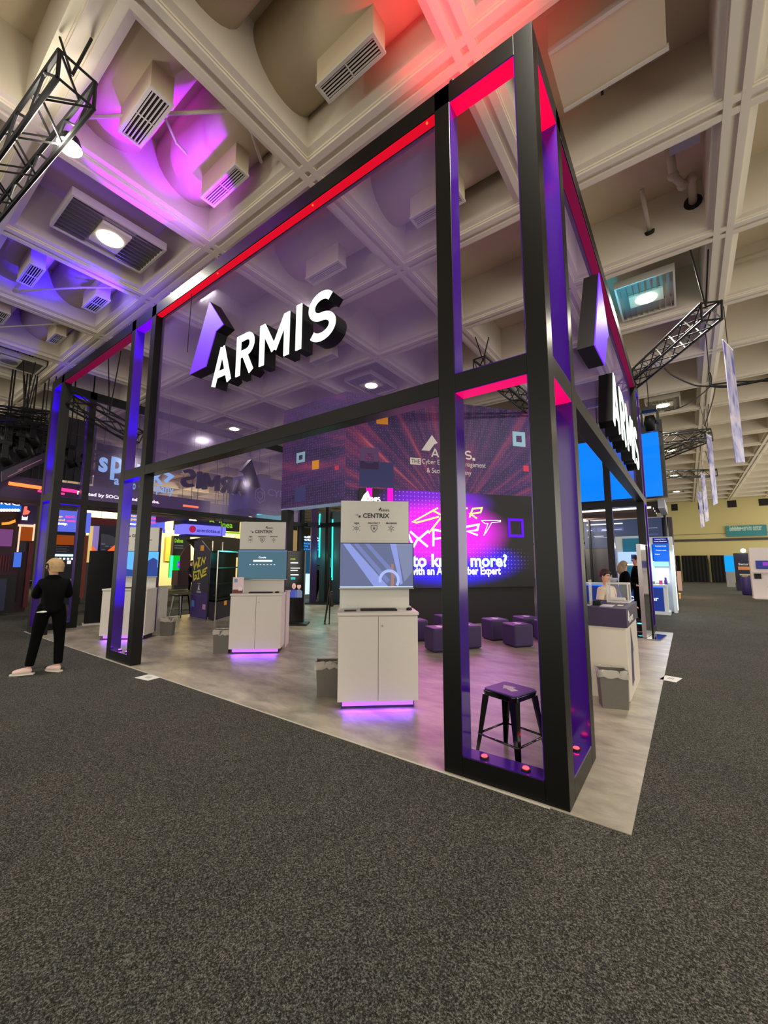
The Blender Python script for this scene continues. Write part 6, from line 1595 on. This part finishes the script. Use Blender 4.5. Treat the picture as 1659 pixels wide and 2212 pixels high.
lp(F8, 'green_light_panel', 368, 388, 1200, 1248, 0.3, 0.5, glow('panel_green', (0, 190, 40), 1.0), t); lp(F8, 'green_tube', 368, 373, 1200, 1248, 0.5, 0.55, glow('tube_mint', (60, 255, 170), 1.6), t)
lp(F8, 'pink_screen', 384, 399, 1212, 1227, 0.8, 0.85, glow('screen_indigo', (90, 70, 230), 1.0), t); lp(F8, 'pink_bar', 385, 398, 1217, 1222, 0.85, 0.87, glow('bar_pink', (240, 40, 170), 1.2), t)
lp(F8, 'red_desk', 384, 412, 1232, 1264, 0.9, 1.6, mat('desk_maroon', (58, 26, 36), 0.6), t)
mb = MB(); A_ = F8.px(404, 1200, 1.0); mb.poly(F8, [F8.px(388, 1230, 1.0), F8.px(390, 1200, 1.0), F8.px(400, 1184, 1.0), F8.px(412, 1176, 1.0), F8.px(412, 1230, 1.0)], 0.95, 1.0); mb.build('maroon_fin', mat('fin_maroon', (74, 34, 40), 0.6), t)
hang(F8, t, 392, 1120); hang(F8, t, 470, 1118)
F9 = LF(-17.5)
t = thing('lavender_header_sign', 'glowing lavender header box with a red round emblem above the shelf tower', 'sign', tuple(F9.P(8, 3.2, 0)))
lp(F9, 'header_box', 396, 488, 1135, 1155, -0.8, 0, glow('header_lavender', (122, 118, 255), 1.0), t); lp(F9, 'navy_top', 404, 478, 1127, 1134, -0.7, -0.1, mat('navy_top', (24, 26, 110), 0.5), t); lp(F9, 'navy_underside', 402, 482, 1156, 1160, -0.7, -0.05, mat('navy_top', (24, 26, 110), 0.5), t)
A_ = F9.px(416, 1143, 0.01); mb = MB(); mb.poly(F9, [(A_[0] + 0.16 * math.cos(k * PI / 9), A_[1] + 0.16 * math.sin(k * PI / 9)) for k in range(18)], 0, 0.02); mb.build('round_emblem', glow('emblem_red', (170, 30, 80), 0.9), t)
lt(F9, 'anecdotes.ai', 425, 476, 1149, 1141, mat('word_slate', (84, 84, 190), 0.5), t, 0.003, 0.02); hang(F9, t, 425, 1127); hang(F9, t, 465, 1127)
t = thing('dark_drum_shade', 'big dark olive tapering canopy behind the shelf tower', 'canopy', tuple(F9.P(8.6, 2.3, -1)))
FD = LF(-15.2)
mb = MB(); mb.poly(FD, [FD.px(424, 1164), FD.px(470, 1158), FD.px(540, 1166), FD.px(540, 1204), FD.px(456, 1200)], -0.8, 0); mb.build('shade', mat('olive_dark', (50, 42, 22), 0.6), t); hang(FD, t, 480, 1162)
# navy hanging cube sign
F10 = LF(-14.6)
t = thing('navy_cube_sign', 'navy hanging box sign with a hexagon emblem left of the printed header', 'sign', tuple(F10.P(10, 3.6, 0)))
mcy = mat('sign_navy_dark', (36, 30, 84), 0.5); mcl = mat('sign_line', (112, 106, 156), 0.5)
lp(F10, 'sign_face', 538, 640, 1034, 1104, -1.5, 0, mcy, t)
hx = F10.px(562, 1070, 0.01); R_ = 0.36
mb = MB(); hexp = [(hx[0] + R_ * 0.8 * math.cos(math.radians(30 + 60 * k)), hx[1] + R_ * math.sin(math.radians(30 + 60 * k))) for k in range(6)]
mb.stroke(F10, hexp, 0.035, 0, 0.01, True); mb.stroke(F10, [(hx[0] + (p[0] - hx[0]) * 0.5, hx[1] + (p[1] - hx[1]) * 0.5) for p in hexp], 0.03, 0, 0.01, True)
for p in hexp[::2]: mb.stroke(F10, [p, (hx[0] + (p[0] - hx[0]) * 0.5, hx[1] + (p[1] - hx[1]) * 0.5)], 0.03, 0, 0.01)
mb.build('hexagon_emblem', mcl, t)
lt(F10, 'CYBERARK', 578, 668, 1070, 1055, mcl, t, 0.003, 0.0); hang(F10, t, 560, 1040)
# teal lit canopy and grey soffit
F11 = LF(-16.5)
t = thing('teal_canopy', 'teal lit canopy with a bright neon line left of the header', 'canopy', tuple(F11.P(11, 2.9, 0)))
lp(F11, 'fascia', 553, 610, 1110, 1128, -0.3, 0, glow('teal_fascia', (10, 150, 150), 0.9), t); lp(F11, 'upper', 565, 610, 1098, 1110, -0.3, -0.1, glow('teal_upper', (56, 110, 160), 0.7), t); neon(F11, 556, 582, 1111, 1109, glow('neon_teal', (80, 255, 236), 1.6), t, 0.03); hang(F11, t, 580, 1098)
t = thing('grey_soffit', 'grey suspended soffit with small round lights above the shelf tower', 'soffit', tuple(F11.P(8, 3.2, 0)))
lp(F11, 'soffit', 425, 556, 1092, 1118, -2.0, 0.0, mat('soffit_grey', (104, 98, 98), 0.7), t)
for (x, y) in ((439, 1106), (541, 1117)):
    A_ = F11.px(x, y, 0.02); mb = MB(); mb.poly(F11, [(A_[0] + 0.1 * math.cos(k * PI / 6), A_[1] + 0.03 * math.sin(k * PI / 6)) for k in range(12)], 0.0, 0.02); mb.build('downlight', glow('soft_spot', (255, 240, 200), 2.5), t)
hang(F11, t, 490, 1094)
# teal neon booth in the gap between the kiosks
F12 = Frame((-10.9, 9.75, 0), (0.62, 0.78))
G0 = at(716, 1303); F12 = Frame((G0.x, G0.y, 0), (0.90, 0.43))
t = thing('neon_stand', 'dark teal stand with two bright vertical neon tubes between the kiosks', 'stand', (G0.x, G0.y, 0))
lp(F12, 'wall_panel', 690, 735, 1106, 1303, -0.2, 0, mat('teal_dark', (6, 44, 52), 0.4), t)
for (xa, ya, yb_) in ((718.5, 1122, 1253), (691, 1110, 1134), (691, 1140, 1204)):
    A_ = F12.px(xa, ya, 0.06); B_ = F12.px(xa - 1.5, yb_, 0.06); mb = MB(); mb.tube([F12.P(A_[0], A_[1], 0.06), F12.P(B_[0], B_[1], 0.06)], 0.028, 8); mb.build('neon_tube', glow('neon_turq', (50, 255, 226), 1.9), t)
lp(F12, 'white_tablet', 710, 714, 1205, 1226, 0.05, 0.08, mat('tablet_white', (170, 190, 196), 0.5), t)
mb = MB(); mb.box(F12, F12.px(620, 1300)[0], F12.px(735, 1300)[0], 0, 0.06, -1.0, 0.7); mb.build('plinth', dkb, t)
lamp('POINT', 'neon_glow', F12.P(F12.px(705, 1180)[0], 1.9, 0.5), 16, (0.1, 1.0, 0.85), None, 0.2)
F13 = LF(-15.5)
t = thing('blue_text_screen', 'tall blue screen with white words behind the digital totem', 'screen', tuple(F13.P(13, 0, 0)))
lp(F13, 'screen', 640, 690, 1158, 1240, -0.2, 0, glow('deep_teal_screen', (10, 64, 96), 0.9), t); lp(F13, 'warm_panel', 628, 648, 1146, 1190, -0.2, 0.01, mat('warm_tan', (196, 164, 106), 0.6), t)
lp(F13, 'light_box', 655, 672, 1240, 1286, 0.0, 0.3, glow('light_box', (170, 250, 255), 1.6), t); lp(F13, 'base', 640, 690, 1286, 1303, -0.2, 0.4, mat('teal_base', (20, 90, 100), 0.5), t)
bl2 = glow('word_blue', (70, 150, 255), 1.0)
for k, (s_, m) in enumerate((('Built in.', wht), ('Privilege for', wht), ('Secure all', bl2), ('the right', bl2), ('privilege', bl2))): lt(F13, s_, 651, 690, 1161.5 + 6.8 * k, 1156.5 + 6.8 * k, m, t, 0.02, 0.02)
t = thing('violet_column', 'dark violet square column right of the digital totem', 'column', tuple(G0 + Vector((-0.9, -0.6, 0))))
q = at(678, 1303); FV = Frame((q.x, q.y, 0), (0.62, 0.78))
lp(FV, 'column', 671, 684, 1100, 1303, -0.2, 0, mat('column_violet', (48, 22, 74), 0.4), t)
lp(FV, 'cross_rail', 620, 700, 1128, 1137, -0.1, 0.0, dkb, t); lp(FV, 'black_post', 641, 652, 1108, 1303, -0.1, 0.0, dkb, t)

# grid panel at the left edge, plus dark sheets added to darken the background
FG = LF(-16.0); mplum = mat('backing_plum', (24, 16, 30), 0.7); mgl = mat('backing_line', (66, 42, 60), 0.7)
for (xa, xb, ya, yb_, lab) in ((-8, 104, 905, 1034, 'dark plum backing panel with thin grid lines behind the stage lights at the left edge'), (128, 205, 905, 1040, 'added dark plum sheet darkening the view between the far tower posts'), (206, 330, 968, 1062, 'added dark plum sheet darkening the view behind the pale blue lettering')):
    t = thing('darkening_panel', lab, 'panel', tuple(FG.P(FG.px((xa + xb) / 2, ya)[0], 4.5, 0)))
    w_ = -0.9 if xa > 200 else 0.0
    lp(FG, 'panel', xa, xb, ya, yb_, w_ - 0.1, w_, mplum, t)
    for k in range(1, 4):
        xk = xa + (xb - xa) * k / 4; lp(FG, 'grid_line', xk - 0.5, xk + 0.5, ya, yb_, w_, w_ + 0.02, mgl, t)
        yk = ya + (yb_ - ya) * k / 4; lp(FG, 'grid_line', xa, xb, yk - 0.6, yk + 0.6, w_, w_ + 0.02, mgl, t)
    hang(FG, t, (xa + xb) / 2, ya)
# ------------------------------------------------------------------ people
mskin = mat('skin', (214, 160, 132), 0.5, noise=0.05, nscale=12)
def skin_mesh(name, verts, edges, radii, m, parent=None, root=0, sub=2):
    me = bpy.data.meshes.new(name + '_tmp'); me.from_pydata([tuple(v) for v in verts], edges, [])
    o = bpy.data.objects.new(name, me); COL.objects.link(o)
    md = o.modifiers.new('skin', 'SKIN')
    if not me.skin_vertices: 
        me.attributes.new('skin', 'FLOAT', 'POINT') if False else None
    lay = me.skin_vertices[0].data if me.skin_vertices else None
    if lay is None:
        bpy.context.view_layer.objects.active = o
        bpy.ops.object.skin_root_mark()
        lay = me.skin_vertices[0].data
    for i, r in enumerate(radii):
        lay[i].radius = (r, r) if not isinstance(r, tuple) else r
        lay[i].use_root = (i == root)
    md.use_smooth_shade = True
    sb = o.modifiers.new('sub', 'SUBSURF'); sb.levels = sub; sb.render_levels = sub
    dg = bpy.context.evaluated_depsgraph_get(); dg.update()
    me2 = bpy.data.meshes.new_from_object(o.evaluated_get(dg))
    for p in me2.polygons: p.use_smooth = True
    me2.materials.clear(); me2.materials.append(m)
    o2 = bpy.data.objects.new(name, me2); COL.objects.link(o2)
    bpy.data.objects.remove(o)
    if parent: adopt(o2, parent)
    return o2

def person(label, pos, heading, joints, h, top, bottom, shoe, hair, hair_style='short', collar=None, extras=None, group=None):
    """joints in a local frame: x right, y forward, z up, for a 1.7 m body; scaled by h/1.7, turned to heading (unit vector it faces)."""
    k = h / 1.7; fx_, fy_ = heading; L = math.hypot(fx_, fy_); fx_ /= L; fy_ /= L
    rx, ry = fy_, -fx_
    def W(p): return Vector((pos[0] + (rx * p[0] + fx_ * p[1]) * k, pos[1] + (ry * p[0] + fy_ * p[1]) * k, pos[2] + p[2] * k))
    J = dict(pelvis=(0, 0, 0.93), waist=(0, 0, 1.06), chest=(0, 0.0, 1.28), neck=(0, 0, 1.44), jaw=(0, 0.015, 1.52), skull=(0, 0.0, 1.61),
             sl=(-0.17, 0, 1.38), sr=(0.17, 0, 1.38), el=(-0.23, -0.02, 1.12), er=(0.23, -0.02, 1.12), wl=(-0.22, 0.14, 0.92), wr=(0.22, 0.14, 0.92),
             hl=(-0.095, 0, 0.90), hr=(0.095, 0, 0.90), kl=(-0.10, 0.02, 0.49), kr=(0.10, 0.02, 0.49), al=(-0.10, -0.02, 0.09), ar=(0.10, -0.02, 0.09), face=(0, 1))
    J.update(joints)
    t = thing('person', label, 'person', tuple(W((0, 0, 0))), group)
    V, E, R = [], [], []
    def add(p, r, prev=None):
        V.append(W(p)); R.append(r * k if not isinstance(r, tuple) else (r[0] * k, r[1] * k)); i = len(V) - 1
        if prev is not None: E.append((prev, i))
        return i
    pv = add(J['pelvis'], (0.115, 0.085)); wa = add(J['waist'], (0.11, 0.08), pv); ch = add(J['chest'], (0.11, 0.075), wa)
    nk = add(J['neck'], 0.052, ch); jw = add(J['jaw'], (0.066, 0.075), nk); sk = add(J['skull'], (0.082, 0.095), jw)
    hd = Vector(J['skull']) ; f = Vector((J['face'][0], J['face'][1], 0)).normalized()
    top_ = add(tuple(hd + Vector((0, 0, 0.055))), (0.06, 0.07), sk)
    def lm(a, b, u): return tuple(Vector(a) * (1 - u) + Vector(b) * u)
    for s, S, El, Wr in (('l', 'sl', 'el', 'wl'), ('r', 'sr', 'er', 'wr')):
        a = add(tuple(Vector(J[S]) - Vector((0, 0, 0.015))), 0.03, ch); b = add(lm(J[S], J[El], 0.5), 0.048, a); c = add(J[El], 0.04, b); d = add(J[Wr], 0.027, c)
        dv = (Vector(J[Wr]) - Vector(J[El])).normalized(); side = Vector((1 if s == 'l' else -1, 0, 0)); up = dv.cross(side).normalized() if dv.cross(side).length > 0.1 else Vector((0, 0, 1)); ac = dv.cross(up).normalized()
        palm = Vector(J[Wr]) + dv * 0.06; pm = add(tuple(palm), (0.034, 0.018), d)
        for q, (off, ln) in enumerate(((-0.027, 0.062), (-0.009, 0.074), (0.009, 0.078), (0.027, 0.070))):
            f0 = palm + ac * off + dv * 0.03; i1 = add(tuple(f0), 0.0095, pm); i2 = add(tuple(f0 + dv * ln * 0.55 + up * 0.008), 0.0085, i1); add(tuple(f0 + dv * ln + up * 0.03), 0.007, i2)
        t0 = Vector(J[Wr]) + dv * 0.03 - ac * 0.036 * (1 if s == 'l' else 1); j1 = add(tuple(t0), 0.011, d); add(tuple(t0 + dv * 0.04 - ac * 0.018 + up * 0.01), 0.009, j1)
    for Hh, Kk, Aa in (('hl', 'kl', 'al'), ('hr', 'kr', 'ar')):
        a = add(J[Hh], 0.085, pv); b = add(lm(J[Hh], J[Kk], 0.5), 0.072, a); c = add(J[Kk], 0.052, b); d = add(lm(J[Kk], J[Aa], 0.4), 0.05, c); e_ = add(J[Aa], 0.034, d)
        ft = J.get(Aa + '_toe', (J[Aa][0], J[Aa][1] + 0.15, 0.03)); hl = add((J[Aa][0], J[Aa][1], J[Aa][2] - 0.04), 0.026, e_); add(lm(J[Aa], ft, 0.6), (0.026, 0.02), hl)
    body = skin_mesh('body', V, E, R, mskin, t)
    # head in finer shape: nose, ears, brow, eyes and mouth on the skull
    fw = f; rt_ = Vector((f.y, -f.x, 0))
    def HP(a, b, c): return W(tuple(hd + rt_ * a + fw * b + Vector((0, 0, c))))
    mb = MB(); mb.tube([HP(0, 0.080, 0.005), HP(0, 0.103, -0.022), HP(0, 0.088, -0.034)], [0.008 * k, 0.014 * k, 0.008 * k], 8); mb.build('nose', mskin, t, smooth=True)
    for s in (-1, 1):
        mb = MB(); mb.ball(tuple(HP(0.083 * s, -0.005, -0.012)), 0.028 * k, 8, 6, (0.55, 0.55, 1.1)); mb.build('ear', mskin, t, smooth=True)
        mb = MB(); mb.ball(tuple(HP(0.032 * s, 0.080, 0.006)), 0.012 * k, 8, 6); e1 = mb.build('eye', mat('eye_white', (230, 226, 220), 0.3), t, smooth=True)
        mb = MB(); mb.ball(tuple(HP(0.032 * s, 0.089, 0.006)), 0.006 * k, 8, 6); mb.build('iris', mat('iris_dark', (40, 30, 26), 0.3), e1, smooth=True)
    mb = MB(); mb.tube([HP(-0.024, 0.082, -0.055), HP(0, 0.090, -0.057), HP(0.024, 0.082, -0.055)], 0.005 * k, 6); mb.build('mouth', mat('lips', (170, 90, 84), 0.5), t, smooth=True)
    # hair
    mh = mat(hair[0], hair[1], 0.7, noise=0.35, nscale=40, bump=0.4)
    hv = MB(); n, m_ = 22, 16; rnd = random.Random(3)
    low = {'short': -0.35, 'bob': -0.75, 'long': -0.8, 'crop': -0.15}[hair_style]
    Vh = []
    for i in range(m_ + 1):
        ph = PI * 0.5 - (PI * 0.5 - math.asin(low) if False else (PI * 0.5 - math.asin(max(-0.95, low)))) * i / m_
        for j in range(n):
            th = 2 * PI * j / n
            front = math.cos(th)
            z = math.sin(ph); c = math.cos(ph)
            zz = z if not (front > 0.22 and z < 0.32) else 0.32 + (z - 0.32) * 0.05
            g = 1.0 + rnd.uniform(-0.025, 0.025)
            rr = 0.104 if hair_style in ('short', 'crop') else 0.118
            if hair_style == 'bob' and z < 0: rr = 0.125
            cc = math.sqrt(max(0.0, 1 - min(1, abs(zz)) ** 2)) if zz > -0.2 else 0.94
            Vh.append(HP(rr * 0.90 * cc * math.sin(th) * g, rr * cc * front * g - 0.012, 0.012 + rr * zz * (1.08 if zz > 0 else 1.0)))
    fs = []
    for i in range(m_):
        for j in range(n): fs.append((i * n + j, (i + 1) * n + j, (i + 1) * n + (j + 1) % n, i * n + (j + 1) % n))
    fs.append(tuple(range(m_ * n, m_ * n + n)))
    hv.add(Vh, fs); hv.build('hair', mh, t, smooth=True)
    if hair_style == 'long':
        mb = MB(); mb.tube([HP(0, -0.07, 0.03), HP(0, -0.10, -0.06), HP(0.0, -0.10, -0.18), HP(0, -0.085, -0.28)], [0.07 * k, 0.095 * k, 0.09 * k, 0.03 * k], 12); mb.build('long_hair', mh, t, smooth=True)
    # clothes
    V, E, R = [], [], []
    hem = tuple(Vector(J['pelvis']) + Vector((0, 0, J.get('hem', 0.0))))
    am = add(tuple(Vector(hem) - Vector((0, 0, 0.10))), (0.19, 0.155)); a0 = add(hem, (0.19, 0.155), am); a1 = add(J['waist'], (0.172, 0.145), a0); a2 = add(J['chest'], (0.168, 0.14), a1); a3 = add(tuple(Vector(J['chest']) * 0.35 + Vector(J['neck']) * 0.65), (0.11, 0.10), a2)
    if collar: add(tuple(Vector(J['neck']) + Vector((0, 0, 0.03))), 0.085, a3)
    for S, El, Wr in (('sl', 'el', 'wl'), ('sr', 'er', 'wr')):
        a = add(J[S], 0.074, a2); b = add(lm(J[S], J[El], 0.5), 0.066, a); c = add(J[El], 0.058, b); add(lm(J[El], J[Wr], 0.86), 0.042, c)
    skin_mesh('jacket', V, E, R, top, t)
    V, E, R = [], [], []
    pt0 = add(J['waist'], (0.155, 0.125)); p0 = add(tuple(Vector(J['pelvis']) + Vector((0, 0, 0.0))), (0.165, 0.135), pt0)
    for Hh, Kk, Aa in (('hl', 'kl', 'al'), ('hr', 'kr', 'ar')):
        a = add(J[Hh], 0.105, p0); b = add(lm(J[Hh], J[Kk], 0.5), 0.094, a); c = add(J[Kk], 0.074, b); d = add(lm(J[Kk], J[Aa], 0.5), 0.068, c); dd = add(lm(J[Kk], J[Aa], 0.85), 0.062, d); add(lm(J[Kk], J[Aa], 0.99), 0.060, dd)
    skin_mesh('trousers', V, E, R, bottom, t)
    for Aa in ('al', 'ar'):
        A_ = Vector(J[Aa]); T_ = Vector(J.get(Aa + '_toe', (J[Aa][0], J[Aa][1] + 0.15, 0.03)))
        z0 = A_.z - 0.09
        V, E, R = [], [], []
        dr = (T_ - A_); dr.z = 0; dr.normalize()
        h0 = add(tuple(A_ - dr * 0.05 + Vector((0, 0, -0.045))), (0.050, 0.052)); h1 = add(tuple(A_ + dr * 0.05 + Vector((0, 0, -0.040))), (0.052, 0.056), h0); h2 = add(tuple(T_ + Vector((0, 0, 0.010))), (0.055, 0.042), h1); add(tuple(T_ + dr * 0.045 + Vector((0, 0, 0.006))), (0.045, 0.034), h2)
        sh_ = skin_mesh('shoe', V, E, R, shoe, t)
        mb = MB(); P4 = [A_ - dr * 0.07, A_ + dr * 0.05, T_ + dr * 0.0, T_ + dr * 0.07]; sd = Vector((dr.y, -dr.x, 0)); ws = (0.030, 0.040, 0.043, 0.02)
        L_ = [W((p.x + sd.x * w_, p.y + sd.y * w_, A_.z - 0.10)) for p, w_ in zip(P4, ws)] + [W((p.x - sd.x * w_, p.y - sd.y * w_, A_.z - 0.10)) for p, w_ in reversed(list(zip(P4, ws)))]
        n_ = len(L_); V_ = L_ + [q + Vector((0, 0, 0.022 * k)) for q in L_]
        mb.add(V_, [tuple(range(n_)), tuple(range(2 * n_ - 1, n_ - 1, -1))] + [(i, i + n_, (i + 1) % n_ + n_, (i + 1) % n_) for i in range(n_)]); mb.build('sole', mat('sole_white', (214, 210, 196), 0.6), sh_)
    if extras: extras(t, W, HP, k)
    return t
mjk = mat('black_jacket', (5, 5, 6), 0.85, spec=0.1, bump=0.3, nscale=9); mtr = mat('black_trousers', (4, 4, 5), 0.9, spec=0.1, bump=0.3, nscale=9); mshoe = mat('pale_sneaker', (226, 196, 184), 0.5); mdshoe = mat('dark_shoe', (16, 15, 15), 0.5)
# woman in black walking away to the left
pA = at(98, 1452)
sl_ = Vector((-RT.x, -RT.y, 0)).normalized(); aw = Vector((FW.x, FW.y, 0)).normalized()
hdg = sl_ * 0.62 + aw * 0.78
def ex_w(t, W, HP, k):
    mb = MB(); mb.tube([W((-0.17, -0.07, 0.905)), W((-0.10, -0.135, 0.912)), W((0.0, -0.145, 0.918))], [0.006, 0.016, 0.004], 8); mb.build('shirt_hem', mat('white_shirt', (224, 230, 224), 0.6), t, label='strip of white shirt')
    mb = MB(); mb.tube([W((0.02, 0.36, 1.13)), W((0.03, 0.37, 1.26))], 0.02, 8); mb.build('phone', M_BLKPL, t)
person('woman with short blond hair in black jacket and trousers, pale sneakers, seen from behind', (pA.x, pA.y, 0.0), (hdg.x, hdg.y),
       dict(pelvis=(0.0, 0.0, 0.95), waist=(0, 0.01, 1.08), chest=(-0.01, 0.03, 1.30), neck=(-0.01, 0.05, 1.44), jaw=(-0.02, 0.06, 1.50), skull=(-0.02, 0.055, 1.585), face=(-0.85, 0.35),
            sl=(-0.155, 0.03, 1.345), sr=(0.155, 0.03, 1.345), el=(-0.22, 0.10, 1.12), er=(0.21, 0.09, 1.12), wl=(-0.12, 0.28, 1.16), wr=(0.12, 0.27, 1.14),
            hl=(-0.10, 0, 0.90), hr=(0.10, 0, 0.90), kl=(-0.15, 0.05, 0.50), kr=(0.13, 0.0, 0.49), al=(-0.20, -0.02, 0.10), ar=(0.14, -0.06, 0.10), al_toe=(-0.34, 0.02, 0.03), ar_toe=(0.05, 0.06, 0.03), hem=0.0),
       1.66, mjk, mtr, mshoe, ('blond_hair', (172, 142, 98)), 'bob', True, ex_w)
# man at the right counter, seated on a stool
pB = Vector((-0.47, 5.3, 0))
mcr = mat('cream_shirt', (216, 198, 176), 0.7)
def ex_b(t, W, HP, k):
    mb = MB()
    mb.tube([HP(-0.075, 0.06, 0.008), HP(-0.052, 0.097, 0.006), HP(-0.012, 0.104, 0.004), HP(0.012, 0.104, 0.004), HP(0.052, 0.097, 0.006), HP(0.075, 0.06, 0.008)], 0.003, 6); mb.build('glasses', M_BLKPL, t)
    mb = MB(); mb.tube([W((-0.05, 0.09, 1.40)), W((-0.03, 0.15, 1.22)), W((0, 0.16, 1.08)), W((0.03, 0.15, 1.22)), W((0.05, 0.09, 1.40))], 0.007, 6); mb.build('lanyard', mat('lanyard_red', (190, 60, 50), 0.6), t)
person('man with dark hair and glasses in a cream shirt, seated at the right counter', (pB.x, pB.y, -0.26), (0.88, -0.30),
       dict(kl=(-0.14, 0.36, 0.84), kr=(0.14, 0.36, 0.84), al=(-0.14, 0.18, 0.50), ar=(0.14, 0.18, 0.50), al_toe=(-0.14, 0.30, 0.44), ar_toe=(0.14, 0.30, 0.44), wl=(-0.12, 0.30, 1.12), wr=(0.12, 0.30, 1.12), hem=0.04),
       1.74, mcr, mtr, mdshoe, ('dark_brown_hair', (52, 24, 22)), 'short', True, ex_b)
stool(pB.x, pB.y, math.radians(15), 0.60, 'black metal stool under the seated man at the right', False)
# pair at the blue counter
Y_ = 10.2
FY_ = Frame((0, Y_, 0), (1, 0)); u = FY_.px(1350, 1250)[0]
person('woman with long blond hair in black at the blue counter', (u, Y_, 0), (0.9, 0.4), dict(wl=(-0.2, 0.25, 1.05), wr=(0.2, 0.25, 1.05)), 1.64, mjk, mtr, mdshoe, ('ash_blond_hair', (158, 138, 108)), 'long', True, None, 'people at the blue counter')
u = FY_.px(1374, 1250)[0]
person('man in a dark jacket facing the blond woman at the blue counter', (u, Y_ + 0.3, 0), (-0.85, -0.2), dict(wl=(-0.15, 0.25, 1.10), wr=(0.15, 0.25, 1.10)), 1.80, mjk, mtr, mdshoe, ('dark_hair_two', (40, 26, 24)), 'short', True, None, 'people at the blue counter')
# person at the right edge
p = at(1655, 1322)
person('person in a loose cream shirt cut off by the right edge', (p.x + 0.42, p.y, 0), (-0.2, 1.0), dict(hem=-0.10), 1.72, mat('cream_shirt_two', (216, 190, 160), 0.7), mtr, mdshoe, ('black_hair', (20, 16, 16)), 'short', False)
# man in the teal booth, back to us
p = at(692, 1300)
wd = Vector((FW.x, FW.y, 0))
person('man with words on the back of his black shirt standing in the teal lit booth', (p.x, p.y, 0.06), (-0.55, 0.83), dict(al=(-0.2, 0, 0.09), kl=(-0.14, 0.02, 0.49), el=(-0.27, 0.1, 1.15), wl=(-0.2, 0.32, 1.28), wr=(0.1, 0.3, 1.3), er=(0.25, 0.1, 1.15)), 1.74, mjk, mtr, mdshoe, ('black_hair', (20, 16, 16)), 'short', False,
       lambda t, W, HP, k: [MB().box(Frame(tuple(W((-0.13, -0.145, 0)))[:2] + (0,), (0.83, 0.55)), 0, 0.26 - 0.03 * i_, W((0, 0, z_)).z, W((0, 0, z_)).z + 0.03, 0.0, 0.02).build('shirt_print', mat('shirt_print', (150, 150, 150), 0.7), t) for i_, z_ in enumerate((1.34, 1.28, 1.22))])
# two dim visitors at the left edge booth
for (x, y, h, lab) in ((14, 1312, 1.5, 'dark silhouetted visitor at the left edge desk'),):
    p = at(x, y); person(lab, (p.x + 0.9, p.y - 0.05, 0), (-0.6, 0.8), {}, 1.66, mjk, mtr, mdshoe, ('black_hair', (20, 16, 16)), 'short', False)
p = at(384, 1262)
person('dim visitor in dark clothes beside the green light panel', (p.x * 0.72, p.y * 0.72, 0), (1, 0.2), {}, 1.7, mat('navy_top2', (24, 24, 40), 0.7), mtr, mdshoe, ('black_hair', (20, 16, 16)), 'short', False)
